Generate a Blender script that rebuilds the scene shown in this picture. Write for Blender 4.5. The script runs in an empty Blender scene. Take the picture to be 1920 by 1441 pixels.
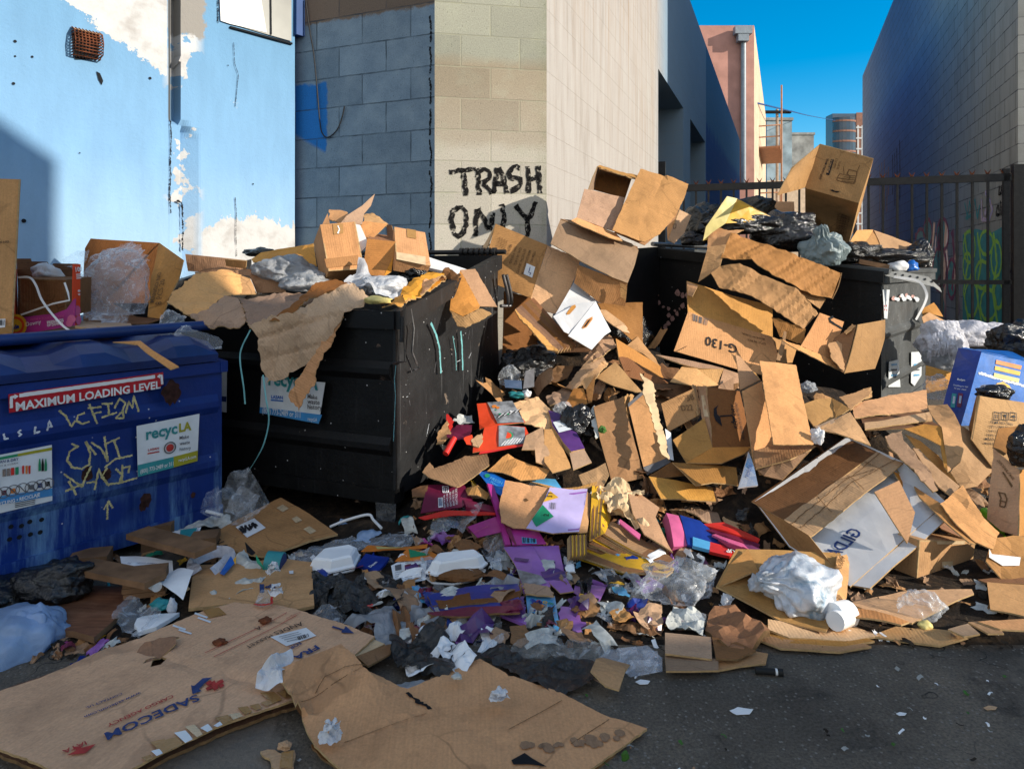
import bpy,bmesh,math,random
import numpy as np
from mathutils import Vector,noise
from mathutils.geometry import delaunay_2d_cdt
V3=Vector
M0=('kraft_pale','kraft','edge')
M1=('kraft_grey','kraft','edge')
M2=('kraft','kraft_dark','edge')
M3=('kraft','kraft','edge')
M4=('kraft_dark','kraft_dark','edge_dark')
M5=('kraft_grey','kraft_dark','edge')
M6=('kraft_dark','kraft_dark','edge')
R=random.Random(11)
SC=bpy.context.scene
COL=SC.collection
F,CX,HY,CH=1280.0,960.0,500.0,1.1
CAM=V3((0,0,CH))
def P(px,py,Y):
 return V3(((px-CX)/F*Y,Y,CH-(py-HY)/F*Y))
def D(py):
 """distance of the heap's sloping surface seen at picture row py"""
 a=2.325/(0.5+(py-HY)/F)
 if py > 1040:
  a=min(a,F*(CH-0.015)/(py-HY))
 return a
LIFT=[.016]
DS=[1.0]
def Q(p):
 """(px,py) lies on the heap, (px,py,Y) at distance Y"""
 if isinstance(p,Vector):
  return p
 Y=(p[2] if len(p) > 2 else D(p[1]))*DS[0]
 if p[1] > 900:
  Y=min(Y,F*(CH-LIFT[0])/(p[1]-HY))
 return P(p[0],p[1],Y)
def G(px,py,z=0.0):
 return P(px,py,F*(CH-z)/(py-HY))
# ------------------------------------------------------------------ materials
M={}
class NT:
 def __init__(self,name):
  m=bpy.data.materials.new(name)
  m.use_nodes=True
  self.m,self.t=m,m.node_tree
  self.b=self.t.nodes['Principled BSDF']
  self.out=self.t.nodes['Material Output']
  M[name]=m
 def n(self,typ,ins=None,**kw):
  nd=self.t.nodes.new(typ)
  for k,v in kw.items():
   setattr(nd,k,v)
  for k,v in (ins or {}).items():
   s=nd.inputs[k]
   if hasattr(v,'is_output') or isinstance(v,bpy.types.NodeSocket):
    self.t.links.new(v,s)
   else:
    s.default_value=v
  return nd
 def math(self,op,a,b=0.0,c=0.0,clamp=False):
  nd=self.n('ShaderNodeMath',{0:a,1:b,2:c},operation=op)
  nd.use_clamp=clamp
  return nd.outputs[0]
 def mix(self,f,a,b):
  nd=self.n('ShaderNodeMix',data_type='RGBA')
  for idx,v in ((0,f),(6,a),(7,b)):
   s=nd.inputs[idx]
   if isinstance(v,bpy.types.NodeSocket):
    self.t.links.new(v,s)
   elif idx == 0:
    s.default_value=v
   else:
    s.default_value=c4(v)
  return nd.outputs[2]
 def mul(self,a,b):
  nd=self.n('ShaderNodeMix',data_type='RGBA',blend_type='MULTIPLY')
  nd.inputs[0].default_value=1
  for idx,v in ((6,a),(7,b)):
   s=nd.inputs[idx]
   if isinstance(v,bpy.types.NodeSocket):
    self.t.links.new(v,s)
   else:
    s.default_value=c4(v)
  return nd.outputs[2]
 def noise(self,vec,scale,detail=3,rough=.55,dist=0.0):
  return self.n('ShaderNodeTexNoise',{'Vector':vec,'Scale':scale,'Detail':detail,'Roughness':rough,'Distortion':dist}).outputs['Fac']
 def ramp(self,fac,stops):
  nd=self.n('ShaderNodeValToRGB',{'Fac':fac})
  e=nd.color_ramp.elements
  while len(e) < len(stops):
   e.new(0.5)
  for i,(p,c) in enumerate(stops):
   e[i].position=p
   e[i].color=c4(c)
  return nd.outputs['Color']
 def step(self,x,lo,hi):
  nd=self.n('ShaderNodeMapRange',{'Value':x,'From Min':lo,'From Max':hi})
  return nd.outputs[0]
 def uv(self,scale=(1,1,1),loc=(0,0,0)):
  t=self.n('ShaderNodeTexCoord').outputs['UV']
  return self.n('ShaderNodeMapping',{'Vector':t,'Scale':scale,'Location':loc}).outputs[0]
 def obj(self,scale=(1,1,1)):
  t=self.n('ShaderNodeTexCoord').outputs['Object']
  return self.n('ShaderNodeMapping',{'Vector':t,'Scale':scale}).outputs[0]
 def bump(self,h,strength=.3,dist=.01):
  nd=self.n('ShaderNodeBump',{'Height':h,'Strength':strength,'Distance':dist})
  self.t.links.new(nd.outputs[0],self.b.inputs['Normal'])
  return nd
 def base(self,c,rough=.6,spec=.5,metal=0.0):
  for k,v in (('Base Color',c),('Roughness',rough),('Specular IOR Level',spec),('Metallic',metal)):
   s=self.b.inputs[k]
   if isinstance(v,bpy.types.NodeSocket):
    self.t.links.new(v,s)
   elif k == 'Base Color':
    s.default_value=c4(v)
   else:
    s.default_value=v
def c4(c):
 if isinstance(c,(int,float)):
  return (c,c,c,1)
 return (*c[:3],1)
def srgb(r,g,b):
 f=lambda x:(x/255/12.92) if x <= 10 else ((x/255+.055)/1.055) ** 2.4
 return (f(r),f(g),f(b))
def simple(name,col,rough=.6,spec=.4,var=.25,sc=9,bump=.15,metal=0.0):
 t=NT(name)
 o=t.obj()
 nz=t.noise(o,sc,5)
 f=t.n('ShaderNodeMapRange',{'Value':nz,'From Min':.3,'From Max':.7,'To Min':1-var,'To Max':1+var*.5}).outputs[0]
 t.base(t.mul(col,f),rough,spec,metal)
 if bump:
  t.bump(t.noise(o,sc*7,4),bump,.004)
 return t
def kraft(name,col,wear=.5,period=.011,vary=1.0):
 t=NT(name)
 uv,o=t.uv(),t.obj()
 rnd=t.n('ShaderNodeObjectInfo').outputs['Random']
 val=t.n('ShaderNodeMapRange',{'Value':rnd,'To Min':1-.38*vary,'To Max':1+.14*vary}).outputs[0]
 hue=t.n('ShaderNodeMapRange',{'Value':t.math('FRACT',t.math('MULTIPLY',rnd,7.3)),'To Min':.488,'To Max':.502}).outputs[0]
 sat=t.n('ShaderNodeMapRange',{'Value':t.math('FRACT',t.math('MULTIPLY',rnd,13.7)),'To Min':.82,'To Max':1.12}).outputs[0]
 big=t.noise(o,4.5,6,.62)
 cc=t.ramp(big,[(.25,[x*.66 for x in col]),(.45,col),(.75,[min(1,x*1.18) for x in col])])
 wv=t.n('ShaderNodeTexWave',{'Vector':uv,'Scale':1/period*.318,'Distortion':.6,'Detail':1.0,'Detail Scale':3.0},bands_direction='X').outputs['Fac']
 streak=t.noise(t.uv((150,2.2,1)),1.0,2,.5)
 lines=t.step(streak,.35,.72)
 cc=t.mul(cc,t.n('ShaderNodeMapRange',{'Value':lines,'To Min':1.03,'To Max':.94}).outputs[0])
 fine=t.noise(o,140,3,.7)
 cc=t.mul(cc,t.n('ShaderNodeMapRange',{'Value':fine,'From Min':.3,'From Max':.7,'To Min':.87,'To Max':1.1}).outputs[0])
 wet=t.step(t.noise(t.obj((1,1,1)),2.4,5,.6,.5),.57,.60)
 cc=t.mix(t.math('MULTIPLY',wet,.42),cc,[x*.5 for x in col])
 vd=t.n('ShaderNodeTexVoronoi',{'Vector':t.n('ShaderNodeVectorMath',{0:uv,1:t.n('ShaderNodeVectorMath',{0:t.n('ShaderNodeTexNoise',{'Vector':uv,'Scale':5.0}).outputs['Color'],1:(.12,.12,0)},operation='MULTIPLY').outputs[0]},operation='ADD').outputs[0],'Scale':4.5},feature='DISTANCE_TO_EDGE').outputs['Distance']
 cl=t.math('MULTIPLY',t.step(vd,.018,.004),t.step(t.noise(o,3.1,3),.48,.60))
 cc=t.mix(t.math('MULTIPLY',cl,.55),cc,[x*.45 for x in col])
 gr=t.step(t.noise(o,11,7,.7,1.2),.60,.72)
 cc=t.mix(t.math('MULTIPLY',gr,wear*.75),cc,[x*.42 for x in col])
 sc=t.step(t.noise(t.obj((3,3,3)),17,6,.75,2.0),.66,.70)
 cc=t.mix(t.math('MULTIPLY',sc,wear*.7),cc,[min(1,x*1.5) for x in col])
 hs=t.n('ShaderNodeHueSaturation',{'Hue':hue,'Saturation':sat,'Value':val,'Color':cc}).outputs[0]
 t.base(hs,.78,.25)
 crease=t.noise(o,16,5,.6,.8)
 h=t.math('ADD',t.math('MULTIPLY',wv,.16),t.math('ADD',t.math('MULTIPLY',crease,1.5),t.math('MULTIPLY',streak,.3)))
 t.bump(h,.42,.006)
 return t
def plastic(name,col,rough=.25,trans=0.0,spec=.6,sc=26,alpha=1.0,bump=.6):
 t=NT(name)
 o=t.obj()
 n1=t.noise(o,sc,6,.65,1.5)
 n2=t.n('ShaderNodeTexVoronoi',{'Vector':o,'Scale':sc*1.3},feature='DISTANCE_TO_EDGE').outputs['Distance']
 f=t.n('ShaderNodeMapRange',{'Value':t.noise(o,6,4),'From Min':.3,'From Max':.7,'To Min':.75,'To Max':1.15}).outputs[0]
 t.base(t.mul(col,f),rough,spec)
 if trans:
  t.b.inputs['Transmission Weight'].default_value=0
  t.b.inputs['Subsurface Weight'].default_value=0
  tr=t.n('ShaderNodeBsdfTranslucent',{'Color':c4(col)})
  mx=t.n('ShaderNodeMixShader',{0:trans,1:t.b.outputs[0],2:tr.outputs[0]})
  t.t.links.new(mx.outputs[0],t.out.inputs['Surface'])
 t.bump(t.math('ADD',n1,t.math('MULTIPLY',n2,.7)),bump,.02)
 return t
def film(name,col,amount=.35,rough=.12):
 """thin crumpled see-through film: mostly clear, whiter where creased, glossy"""
 t=NT(name)
 o=t.obj()
 n1=t.noise(o,15,5,.62,2.0)
 t.base(col,rough,.9)
 t.bump(n1,.4,.02)
 lw=t.n('ShaderNodeLayerWeight',{'Blend':.55}).outputs['Facing']
 k=t.math('ADD',t.math('MULTIPLY',lw,.42),t.math('MULTIPLY',t.step(n1,.48,.74),amount),clamp=True)
 k=t.math('MAXIMUM',k,amount*.28)
 tr=t.n('ShaderNodeBsdfTransparent',{'Color':(.96,.97,.98,1)})
 mx=t.n('ShaderNodeMixShader',{0:k,1:tr.outputs[0],2:t.b.outputs[0]})
 t.t.links.new(mx.outputs[0],t.out.inputs['Surface'])
 return t
# ------------------------------------------------------------------ mesh builder
class MB:
 def __init__(self):
  self.v,self.f,self.m,self.uv,self.s,self.mats=[],[],[],[],[],[]
 def mi(self,name):
  if name not in self.mats:
   self.mats.append(name)
  return self.mats.index(name)
 def add(self,verts,faces,mat,uvs=None,smooth=False):
  o=len(self.v)
  self.v += [V3(x) for x in verts]
  k=self.mi(mat) if isinstance(mat,str) else None
  for i,f in enumerate(faces):
   self.f.append([o+j for j in f])
   self.m.append(k if k is not None else self.mi(mat[i]))
   self.s.append(smooth)
   if uvs is None:
    self.uv += [(verts[j][0]+verts[j][1]*.3,verts[j][2]+verts[j][1]*.5) for j in f]
   else:
    self.uv += [uvs[j] for j in f]
 def build(self,name,origin,parent=None):
  me=bpy.data.meshes.new(name)
  me.from_pydata([v-origin for v in self.v],[],self.f)
  for x in self.mats:
   me.materials.append(M[x])
  me.polygons.foreach_set('material_index',self.m)
  me.polygons.foreach_set('use_smooth',self.s)
  ul=me.uv_layers.new(name='UVMap')
  ul.data.foreach_set('uv',[c for q in self.uv for c in q])
  me.update()
  ob=bpy.data.objects.new(name,me)
  COL.objects.link(ob)
  if parent:
   ob.parent=parent
  return ob
class Thing:
 """one top-level thing: a mesh, or an Empty with its parts as children"""
 def __init__(self,name,label=None,cat=None,group=None,kind=None):
  self.name,self.label,self.cat,self.group,self.kind=name,label,cat,group,kind
  self.parts=[]
 def part(self,name,parent=None,label=None):
  mb=MB()
  self.parts.append((name,mb,parent,label))
  return mb
 def done(self):
  pts=[v for _,mb,_,_ in self.parts for v in mb.v]
  self.parts=[q for q in self.parts if q[1].v]
  lo=min(p.z for p in pts)
  o=V3((sum(p.x for p in pts)/len(pts),sum(p.y for p in pts)/len(pts),lo))
  if len(self.parts) == 1:
   ob=self.parts[0][1].build(self.name,o)
   ob.location=o
  else:
   ob=bpy.data.objects.new(self.name,None)
   ob.empty_display_size=.1
   COL.objects.link(ob)
   ob.location=o
   made={}
   for nm,mb,par,lab in self.parts:
    c=mb.build(nm,o,made[id(par)] if par is not None and id(par) in made else ob)
    made[id(mb)]=c
    if lab:
     c['label']=lab
  if self.kind:
   ob['kind']=self.kind
  if self.label:
   ob['label']=self.label
  if self.cat:
   ob['category']=self.cat
  if self.group:
   ob['group']=self.group
  self.ob=ob
  return ob
class Surf:
 """a plane in the world with an optional relief; turns picture points into surface points"""
 def __init__(self,p0,U,V,disp=None):
  self.p0,self.U,self.V=p0,U.normalized(),V.normalized()
  self.N=self.U.cross(self.V).normalized()
  self.V=self.N.cross(self.U)
  self.disp=disp
 def uv(self,px,py):
  d=P(px,py,1.0)-CAM
  t=(self.p0-CAM).dot(self.N)/d.dot(self.N)
  q=CAM+d*t-self.p0
  return q.dot(self.U),q.dot(self.V)
 def pos(self,u,v,off=.002):
  k=self.disp(u,v) if self.disp else 0.0
  return self.p0+self.U*u+self.V*v+self.N*(k+off)
def face_cam(a,b,c):
 return (b-a).cross(c-a)
_TX={}
def glyphs(s,bold=0.0):
 k=(s,bold)
 if k not in _TX:
  cu=bpy.data.curves.new('t','FONT')
  cu.body=s
  cu.size=1
  cu.offset=bold
  cu.fill_mode='FRONT'
  cu.resolution_u=2
  ob=bpy.data.objects.new('t',cu)
  me=bpy.data.meshes.new_from_object(ob)
  vs=[(v.co.x,v.co.y) for v in me.vertices]
  fs=[tuple(p.vertices) for p in me.polygons]
  bpy.data.objects.remove(ob)
  bpy.data.meshes.remove(me)
  bpy.data.curves.remove(cu)
  x0,x1=min(v[0] for v in vs),max(v[0] for v in vs)
  _TX[k]=([((x-x0),y) for x,y in vs],fs,x1-x0)
 return _TX[k]
def text(mb,sf,p0,p1,s,mat,bold=0.0,hs=1.0,off=.0025,lean=0.0):
 """write s on the surface sf with its baseline from picture point p0 to p1"""
 vs,fs,w=glyphs(s,bold)
 a,b=sf.uv(*p0),sf.uv(*p1)
 dx,dy=b[0]-a[0],b[1]-a[1]
 k=math.hypot(dx,dy)/w
 dx,dy=dx/(k*w)*k,dy/(k*w)*k
 out=[]
 for x,y in vs:
  x2=x+lean*y
  y2=y*hs
  out.append(sf.pos(a[0]+dx*x2-dy*y2,a[1]+dy*x2+dx*y2,off))
 mb.add(out,fs,mat)
def stroke(mb,sf,pts,w,mat,off=.003,rough=.25,seed=0,closed=False):
 """a brush or pen stroke of width w metres along picture points"""
 uv=[sf.uv(*p) for p in pts]
 if closed:
  uv.append(uv[0])
 fine=[]
 for i in range(len(uv)-1):
  (a,b),(c,d)=uv[i],uv[i+1]
  n=max(1,int(math.hypot(c-a,d-b)/(w*.6)))
  for j in range(n):
   fine.append((a+(c-a)*j/n,b+(d-b)*j/n))
 fine.append(uv[-1])
 n=len(fine)
 L,Rr=[],[]
 rr=random.Random(seed+n)
 for i,(a,b) in enumerate(fine):
  p,q=fine[max(0,i-1)],fine[min(n-1,i+1)]
  dx,dy=q[0]-p[0],q[1]-p[1]
  l=math.hypot(dx,dy) or 1
  nx,ny=-dy/l,dx/l
  w1=w/2*(1+rr.uniform(-rough,rough))
  w2=w/2*(1+rr.uniform(-rough,rough))
  L.append(sf.pos(a+nx*w1,b+ny*w1,off))
  Rr.append(sf.pos(a-nx*w2,b-ny*w2,off))
 mb.add(L+Rr,[(i,n+i,n+i+1,i+1) for i in range(n-1)],mat)
def patch(mb,sf,pts,mat,off=.002):
 """a flat printed or stuck-on area on a surface, outline given in the picture"""
 uv=[sf.uv(*p) for p in pts]
 mb.add([sf.pos(a,b,off) for a,b in uv],[list(range(len(uv)))],mat,uv)
def disc(mb,sf,c,r,mat,off=.003,n=14,r0=0.0):
 a,b=sf.uv(*c)
 o=[sf.pos(a+r*math.cos(6.2832*i/n),b+r*math.sin(6.2832*i/n),off) for i in range(n)]
 if r0:
  q=[sf.pos(a+r0*math.cos(6.2832*i/n),b+r0*math.sin(6.2832*i/n),off) for i in range(n)]
  mb.add(o+q,[(i,(i+1) % n,n+(i+1) % n,n+i) for i in range(n)],mat)
 else:
  mb.add(o,[list(range(n))],mat)
def barcode(mb,sf,tl,tr,br,bl,mat,n=16,off=.003,seed=1):
 rr=random.Random(seed)
 x=0.0
 lp=lambda a,b,t:(a[0]+(b[0]-a[0])*t,a[1]+(b[1]-a[1])*t)
 ws=[rr.choice((1,1,2,3)) for _ in range(2*n)]
 s=sum(ws)
 for i,w in enumerate(ws):
  if i % 2 == 0:
   t0,t1=x/s,(x+w)/s
   patch(mb,sf,[lp(tl,tr,t0),lp(tl,tr,t1),lp(bl,br,t1),lp(bl,br,t0)],mat,off)
  x += w
def boxm(mb,o,a,b,c,mat,jit=0):
 """parallelepiped from corner o along vectors a, b, c"""
 vs=[o+a*i+b*j+c*k for k in (0,1) for j in (0,1) for i in (0,1)]
 la,lb,lc=a.length,b.length,c.length
 if a.cross(b).dot(c) < 0:
  fl=lambda f:f[::-1]
 else:
  fl=lambda f:f
 for f,(p,q) in (((0,2,3,1),(lb,la)),((4,5,7,6),(la,lb)),((0,1,5,4),(la,lc)),((2,6,7,3),(lc,la)),((0,4,6,2),(lc,lb)),((1,3,7,5),(lb,lc))):
  uv=[(0,0),(p,0),(p,q),(0,q)]
  f2=fl(f)
  o0=len(mb.v)
  mb.add([vs[i] for i in f2],[(0,1,2,3)],mat,uv)
def tube(mb,pts,r,mat,n=8,cap=True,r1=None):
 pts=[V3(p) for p in pts]
 rings,uvs=[],[]
 m=len(pts)
 up=V3((0,0,1))
 L=0
 for i,p in enumerate(pts):
  t=(pts[min(m-1,i+1)]-pts[max(0,i-1)]).normalized()
  s=t.cross(up)
  if s.length < .05:
   s=t.cross(V3((1,0,0)))
  s.normalize()
  q=s.cross(t)
  rr=r if r1 is None else r+(r1-r)*i/(m-1)
  if i:
   L += (p-pts[i-1]).length
  for k in range(n):
   a=6.28318*k/n
   rings.append(p+(s*math.cos(a)+q*math.sin(a))*rr)
   uvs.append((k/n*6.28*rr,L))
 fs=[(i*n+k,i*n+(k+1) % n,(i+1)*n+(k+1) % n,(i+1)*n+k) for i in range(m-1) for k in range(n)]
 mb.add(rings,fs,mat,uvs,True)
 if cap:
  mb.add(rings[:n],[tuple(range(n))[::-1]],mat)
  mb.add(rings[-n:],[tuple(range(n))],mat)
def strap(mb,pts,w,mat,th=.001,twist=0.0,side=None):
 """a flat band along 3D points"""
 pts=[V3(p) for p in pts]
 m=len(pts)
 L,Rr=[],[]
 for i,p in enumerate(pts):
  t=(pts[min(m-1,i+1)]-pts[max(0,i-1)]).normalized()
  s=(side or t.cross((CAM-p).normalized())).normalized()
  ang=twist*i/m
  n=s.cross(t)
  s=s*math.cos(ang)+n*math.sin(ang)
  L.append(p+s*w/2)
  Rr.append(p-s*w/2)
 mb.add(L+Rr,[(i,m+i,m+i+1,i+1) for i in range(m-1)],mat,None,True)
def smoothline(pts,k=6):
 """Catmull-Rom through 3D points"""
 pts=[V3(p) for p in pts]
 q=[pts[0]*2-pts[1]]+pts+[pts[-1]*2-pts[-2]]
 out=[]
 for i in range(1,len(q)-2):
  for j in range(k):
   t=j/k
   a,b,c,d=q[i-1],q[i],q[i+1],q[i+2]
   out.append(.5*((2*b)+(c-a)*t+(2*a-5*b+4*c-d)*t*t+(3*b-a-3*c+d)*t ** 3))
 out.append(pts[-1])
 return out
def fold_noise(p,fr,oc=3):
 s,a,f=0.0,1.0,fr
 for _ in range(oc):
  s += a*(abs(noise.noise(p*f))*2-.55)
  a *= .5
  f *= 2.17
 return s
def quad(mb,TL,TR,BR,BL,mats=M3,th=.005,amp=.004,fr=5,seed=0,res=.045,pin=True,rib=0.0,uvrot=False,inward=None):
 """corrugated board panel with thickness, small dents and pinned edges"""
 c=(TL+TR+BR+BL)/4
 n=(TR-TL).cross(BL-TL).normalized()
 if inward is not None:
  if n.dot(inward) > 0:
   n=-n
 elif n.dot(CAM-c) < 0:
  n=-n
 lu,lv=((TR-TL).length+(BR-BL).length)/2,((BL-TL).length+(BR-TR).length)/2
 nu,nv=max(2,min(22,int(lu/res))),max(2,min(22,int(lv/res)))
 S=V3((seed*3.7,seed*1.3,seed*5.1))
 def d(u,v):
  w=math.sin(math.pi*min(1,max(0,u)))*math.sin(math.pi*min(1,max(0,v))) if pin else 1.0
  p=V3((u*lu,v*lv,0))+S
  k=amp*(noise.noise(p*fr)+.5*noise.noise(p*fr*2.6))*(w ** .5 if w > 0 else 0)
  if rib:
   k += (rib*noise.noise(V3((u*lu*38,v*lv*1.6,seed)))+.7*rib*noise.noise(V3((u*lu*7,v*lv*15,seed))))*(min(1,4*w) if pin else 1)
  return k
 A,B,uvs=[],[],[]
 for j in range(nv+1):
  for i in range(nu+1):
   u,v=i/nu,j/nv
   p=TL.lerp(TR,u).lerp(BL.lerp(BR,u),v)+n*d(u,v)
   A.append(p)
   B.append(p-n*th)
   uvs.append((v*lv,u*lu) if uvrot else (u*lu,v*lv))
 W=nu+1
 ff=[(j*W+i,(j+1)*W+i,(j+1)*W+i+1,j*W+i+1) for j in range(nv) for i in range(nu)]
 mb.add(A,ff,mats[0],uvs,False)
 mb.add(B,[f[::-1] for f in ff],mats[1],uvs,False)
 ring=[i for i in range(W)]+[j*W+nu for j in range(1,nv+1)]+[nv*W+i for i in range(nu-1,-1,-1)]+[j*W for j in range(nv-1,0,-1)]
 k=len(ring)
 mb.add([A[i] for i in ring]+[B[i] for i in ring],[(i,(i+1) % k,k+(i+1) % k,k+i) for i in range(k)],mats[2],[(i*.01,0) for i in range(k)]+[(i*.01,th) for i in range(k)])
 U=(TR-TL)
 V=(TL-BL)
 sf=Surf(BL,U,V)
 sg=1.0 if sf.N.dot(n) > 0 else -1.0
 if sg < 0:
  sf=Surf(BR,-U,V)
 def dd(a,b):
  u=a/lu if sg > 0 else 1-a/lu
  return d(u,1-b/lv)
 sf.disp=dd
 return sf
def inside(x,y,poly):
 r=False
 j=len(poly)-1
 for i in range(len(poly)):
  if (poly[i][1] > y) != (poly[j][1] > y) and x < (poly[j][0]-poly[i][0])*(y-poly[i][1])/(poly[j][1]-poly[i][1])+poly[i][0]:
   r=not r
  j=i
 return r
def segd(x,y,a,b):
 dx,dy=b[0]-a[0],b[1]-a[1]
 l=dx*dx+dy*dy or 1e-9
 t=max(0,min(1,((x-a[0])*dx+(y-a[1])*dy)/l))
 return math.hypot(x-a[0]-t*dx,y-a[1]-t*dy)
def poly(mb,pts,mats=M3,th=.005,amp=.006,fr=5,res=.035,tear=0.0,seed=0,folds=(),rib=0.0,ribdir=None,crumple=0.0,cfr=9,up=None,smooth=False,bow=0.0,holes=()):
 """a sheet of any outline (3D points or picture points), uneven surface, torn edges, creases"""
 LIFT[0]=.014+.0012*((seed*7) % 23)
 pts=[Q(p) for p in pts]
 c=sum(pts,V3())/len(pts)
 A=np.array([list(p-c) for p in pts])
 _,_,vt=np.linalg.svd(A)
 n=V3(vt[2])
 if n.dot(CAM-c) < 0:
  n=-n
 e=max(range(len(pts)),key=lambda i:(pts[i]-pts[i-1]).length)
 U=pts[e]-pts[e-1]
 if ribdir is not None:
  U=Q(ribdir[1])-Q(ribdir[0])
 U=(U-n*U.dot(n)).normalized()
 V=n.cross(U)
 sf=Surf(c,U,V)
 rr=random.Random(seed*17+3)
 b2=[((p-c).dot(U),(p-c).dot(V),(p-c).dot(n)) for p in pts]
 nb=len(b2)
 bd,src=[],[]
 for i in range(nb):
  a,b=b2[i],b2[(i+1) % nb]
  L=math.hypot(b[0]-a[0],b[1]-a[1])
  step=min(res,.012) if tear else res
  k=max(1,int(L/step))
  dx,dy=(b[0]-a[0])/(L or 1),(b[1]-a[1])/(L or 1)
  for j in range(k):
   t=j/k
   x,y,z=a[0]+(b[0]-a[0])*t,a[1]+(b[1]-a[1])*t,a[2]+(b[2]-a[2])*t
   if j % max(1,k // 4) == 0:
    src.append((x,y,z))
   if tear and j:
    w=tear*(.7*noise.noise(V3((x*14,y*14,seed)))+.6*noise.noise(V3((x*55,y*55,seed)))+.4*rr.uniform(-1,1))
    x += -dy*w
    y += dx*w
   bd.append((x,y))
 area=abs(sum(bd[i-1][0]*bd[i][1]-bd[i][0]*bd[i-1][1] for i in range(len(bd))))/2
 rs=max(res,math.sqrt(area/2600))
 xs,ys=[p[0] for p in bd],[p[1] for p in bd]
 grid=[]
 y=min(ys)+rs/2
 row=0
 while y < max(ys):
  x=min(xs)+(rs/2 if row % 2 else 0)+rs/4
  while x < max(xs):
   gx,gy=x+rr.uniform(-.2,.2)*rs,y+rr.uniform(-.2,.2)*rs
   if inside(gx,gy,bd) and min(segd(gx,gy,bd[i-1],bd[i]) for i in range(0,len(bd))) > rs*.33:
    grid.append((gx,gy))
   x += rs
  y += rs*.87
  row += 1
 hl=[]
 for h in holes:
  hp=[sf.uv(*q) for q in h]
  hl.append(hp)
 co=[V3((x,y)) for x,y in bd+grid]
 vo,_,fo,_,_,_=delaunay_2d_cdt(co,[],[list(range(len(bd)))],1,1e-6)
 if hl:
  fo=[f for f in fo if not any(inside(sum(vo[i].x for i in f)/3,sum(vo[i].y for i in f)/3,h) for h in hl)]
 S=V3((seed*2.9,seed*7.1,seed*1.7))
 fl=[]
 for fo_ in folds:
  fl.append((sf.uv(*fo_[0]),sf.uv(*fo_[1]),fo_[2],fo_[3] if len(fo_) > 3 else .02))
 flat=max(abs(q[2]) for q in src) < 1e-4
 sx=np.array([q[0] for q in src])
 sy=np.array([q[1] for q in src])
 sz=np.array([q[2] for q in src])
 R2=max(max(xs)-min(xs),1e-3)
 def d(x,y):
  z=0.0
  if not flat:
   w=1/(((sx-x) ** 2+(sy-y) ** 2)+1e-5) ** 1.4
   z=float((w*sz).sum()/w.sum())
  p=V3((x,y,0))+S
  z += amp*(noise.noise(p*fr)+.5*noise.noise(p*fr*2.7))
  if rib:
   z += rib*(.9*noise.noise(V3((x*36,y*1.8,seed)))+.6*noise.noise(V3((x*15,y*2,seed+9)))-.5*abs(noise.noise(V3((x*6,y*12,seed+4)))))
  if crumple:
   z += crumple*fold_noise(p,cfr)
  if bow:
   z += bow*(1-4*(x/R2) ** 2)
  for a,b,h,w in fl:
   q=segd(x,y,a,b)
   if q < w:
    z -= h*(1-q/w)
  return z
 sf.disp=d
 top=[sf.pos(v.x,v.y,0) for v in vo]
 uvs=[(v.x,v.y) for v in vo]
 fo=[list(f) for f in fo]
 for f in fo:
  a,b,q=(top[i] for i in f[:3])
  if (b-a).cross(q-a).dot(n) < 0:
   f.reverse()
 mb.add(top,fo,mats[0],uvs,smooth)
 if th:
  mb.add([p-n*th for p in top],[f[::-1] for f in fo],mats[1],uvs,smooth)
  cnt={}
  for f in fo:
   for i in range(len(f)):
    k=(f[i],f[(i+1) % len(f)])
    if k[::-1] in cnt:
     del cnt[k[::-1]]
    else:
     cnt[k]=1
  ev,ef,eu=[],[],[]
  for a,b in cnt:
   o=len(ev)
   ev += [top[a],top[b],top[b]-n*th,top[a]-n*th]
   eu += [(0,0),(.01,0),(.01,th),(0,th)]
   ef.append((o,o+3,o+2,o+1))
  mb.add(ev,ef,mats[2],eu)
 return sf
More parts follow.
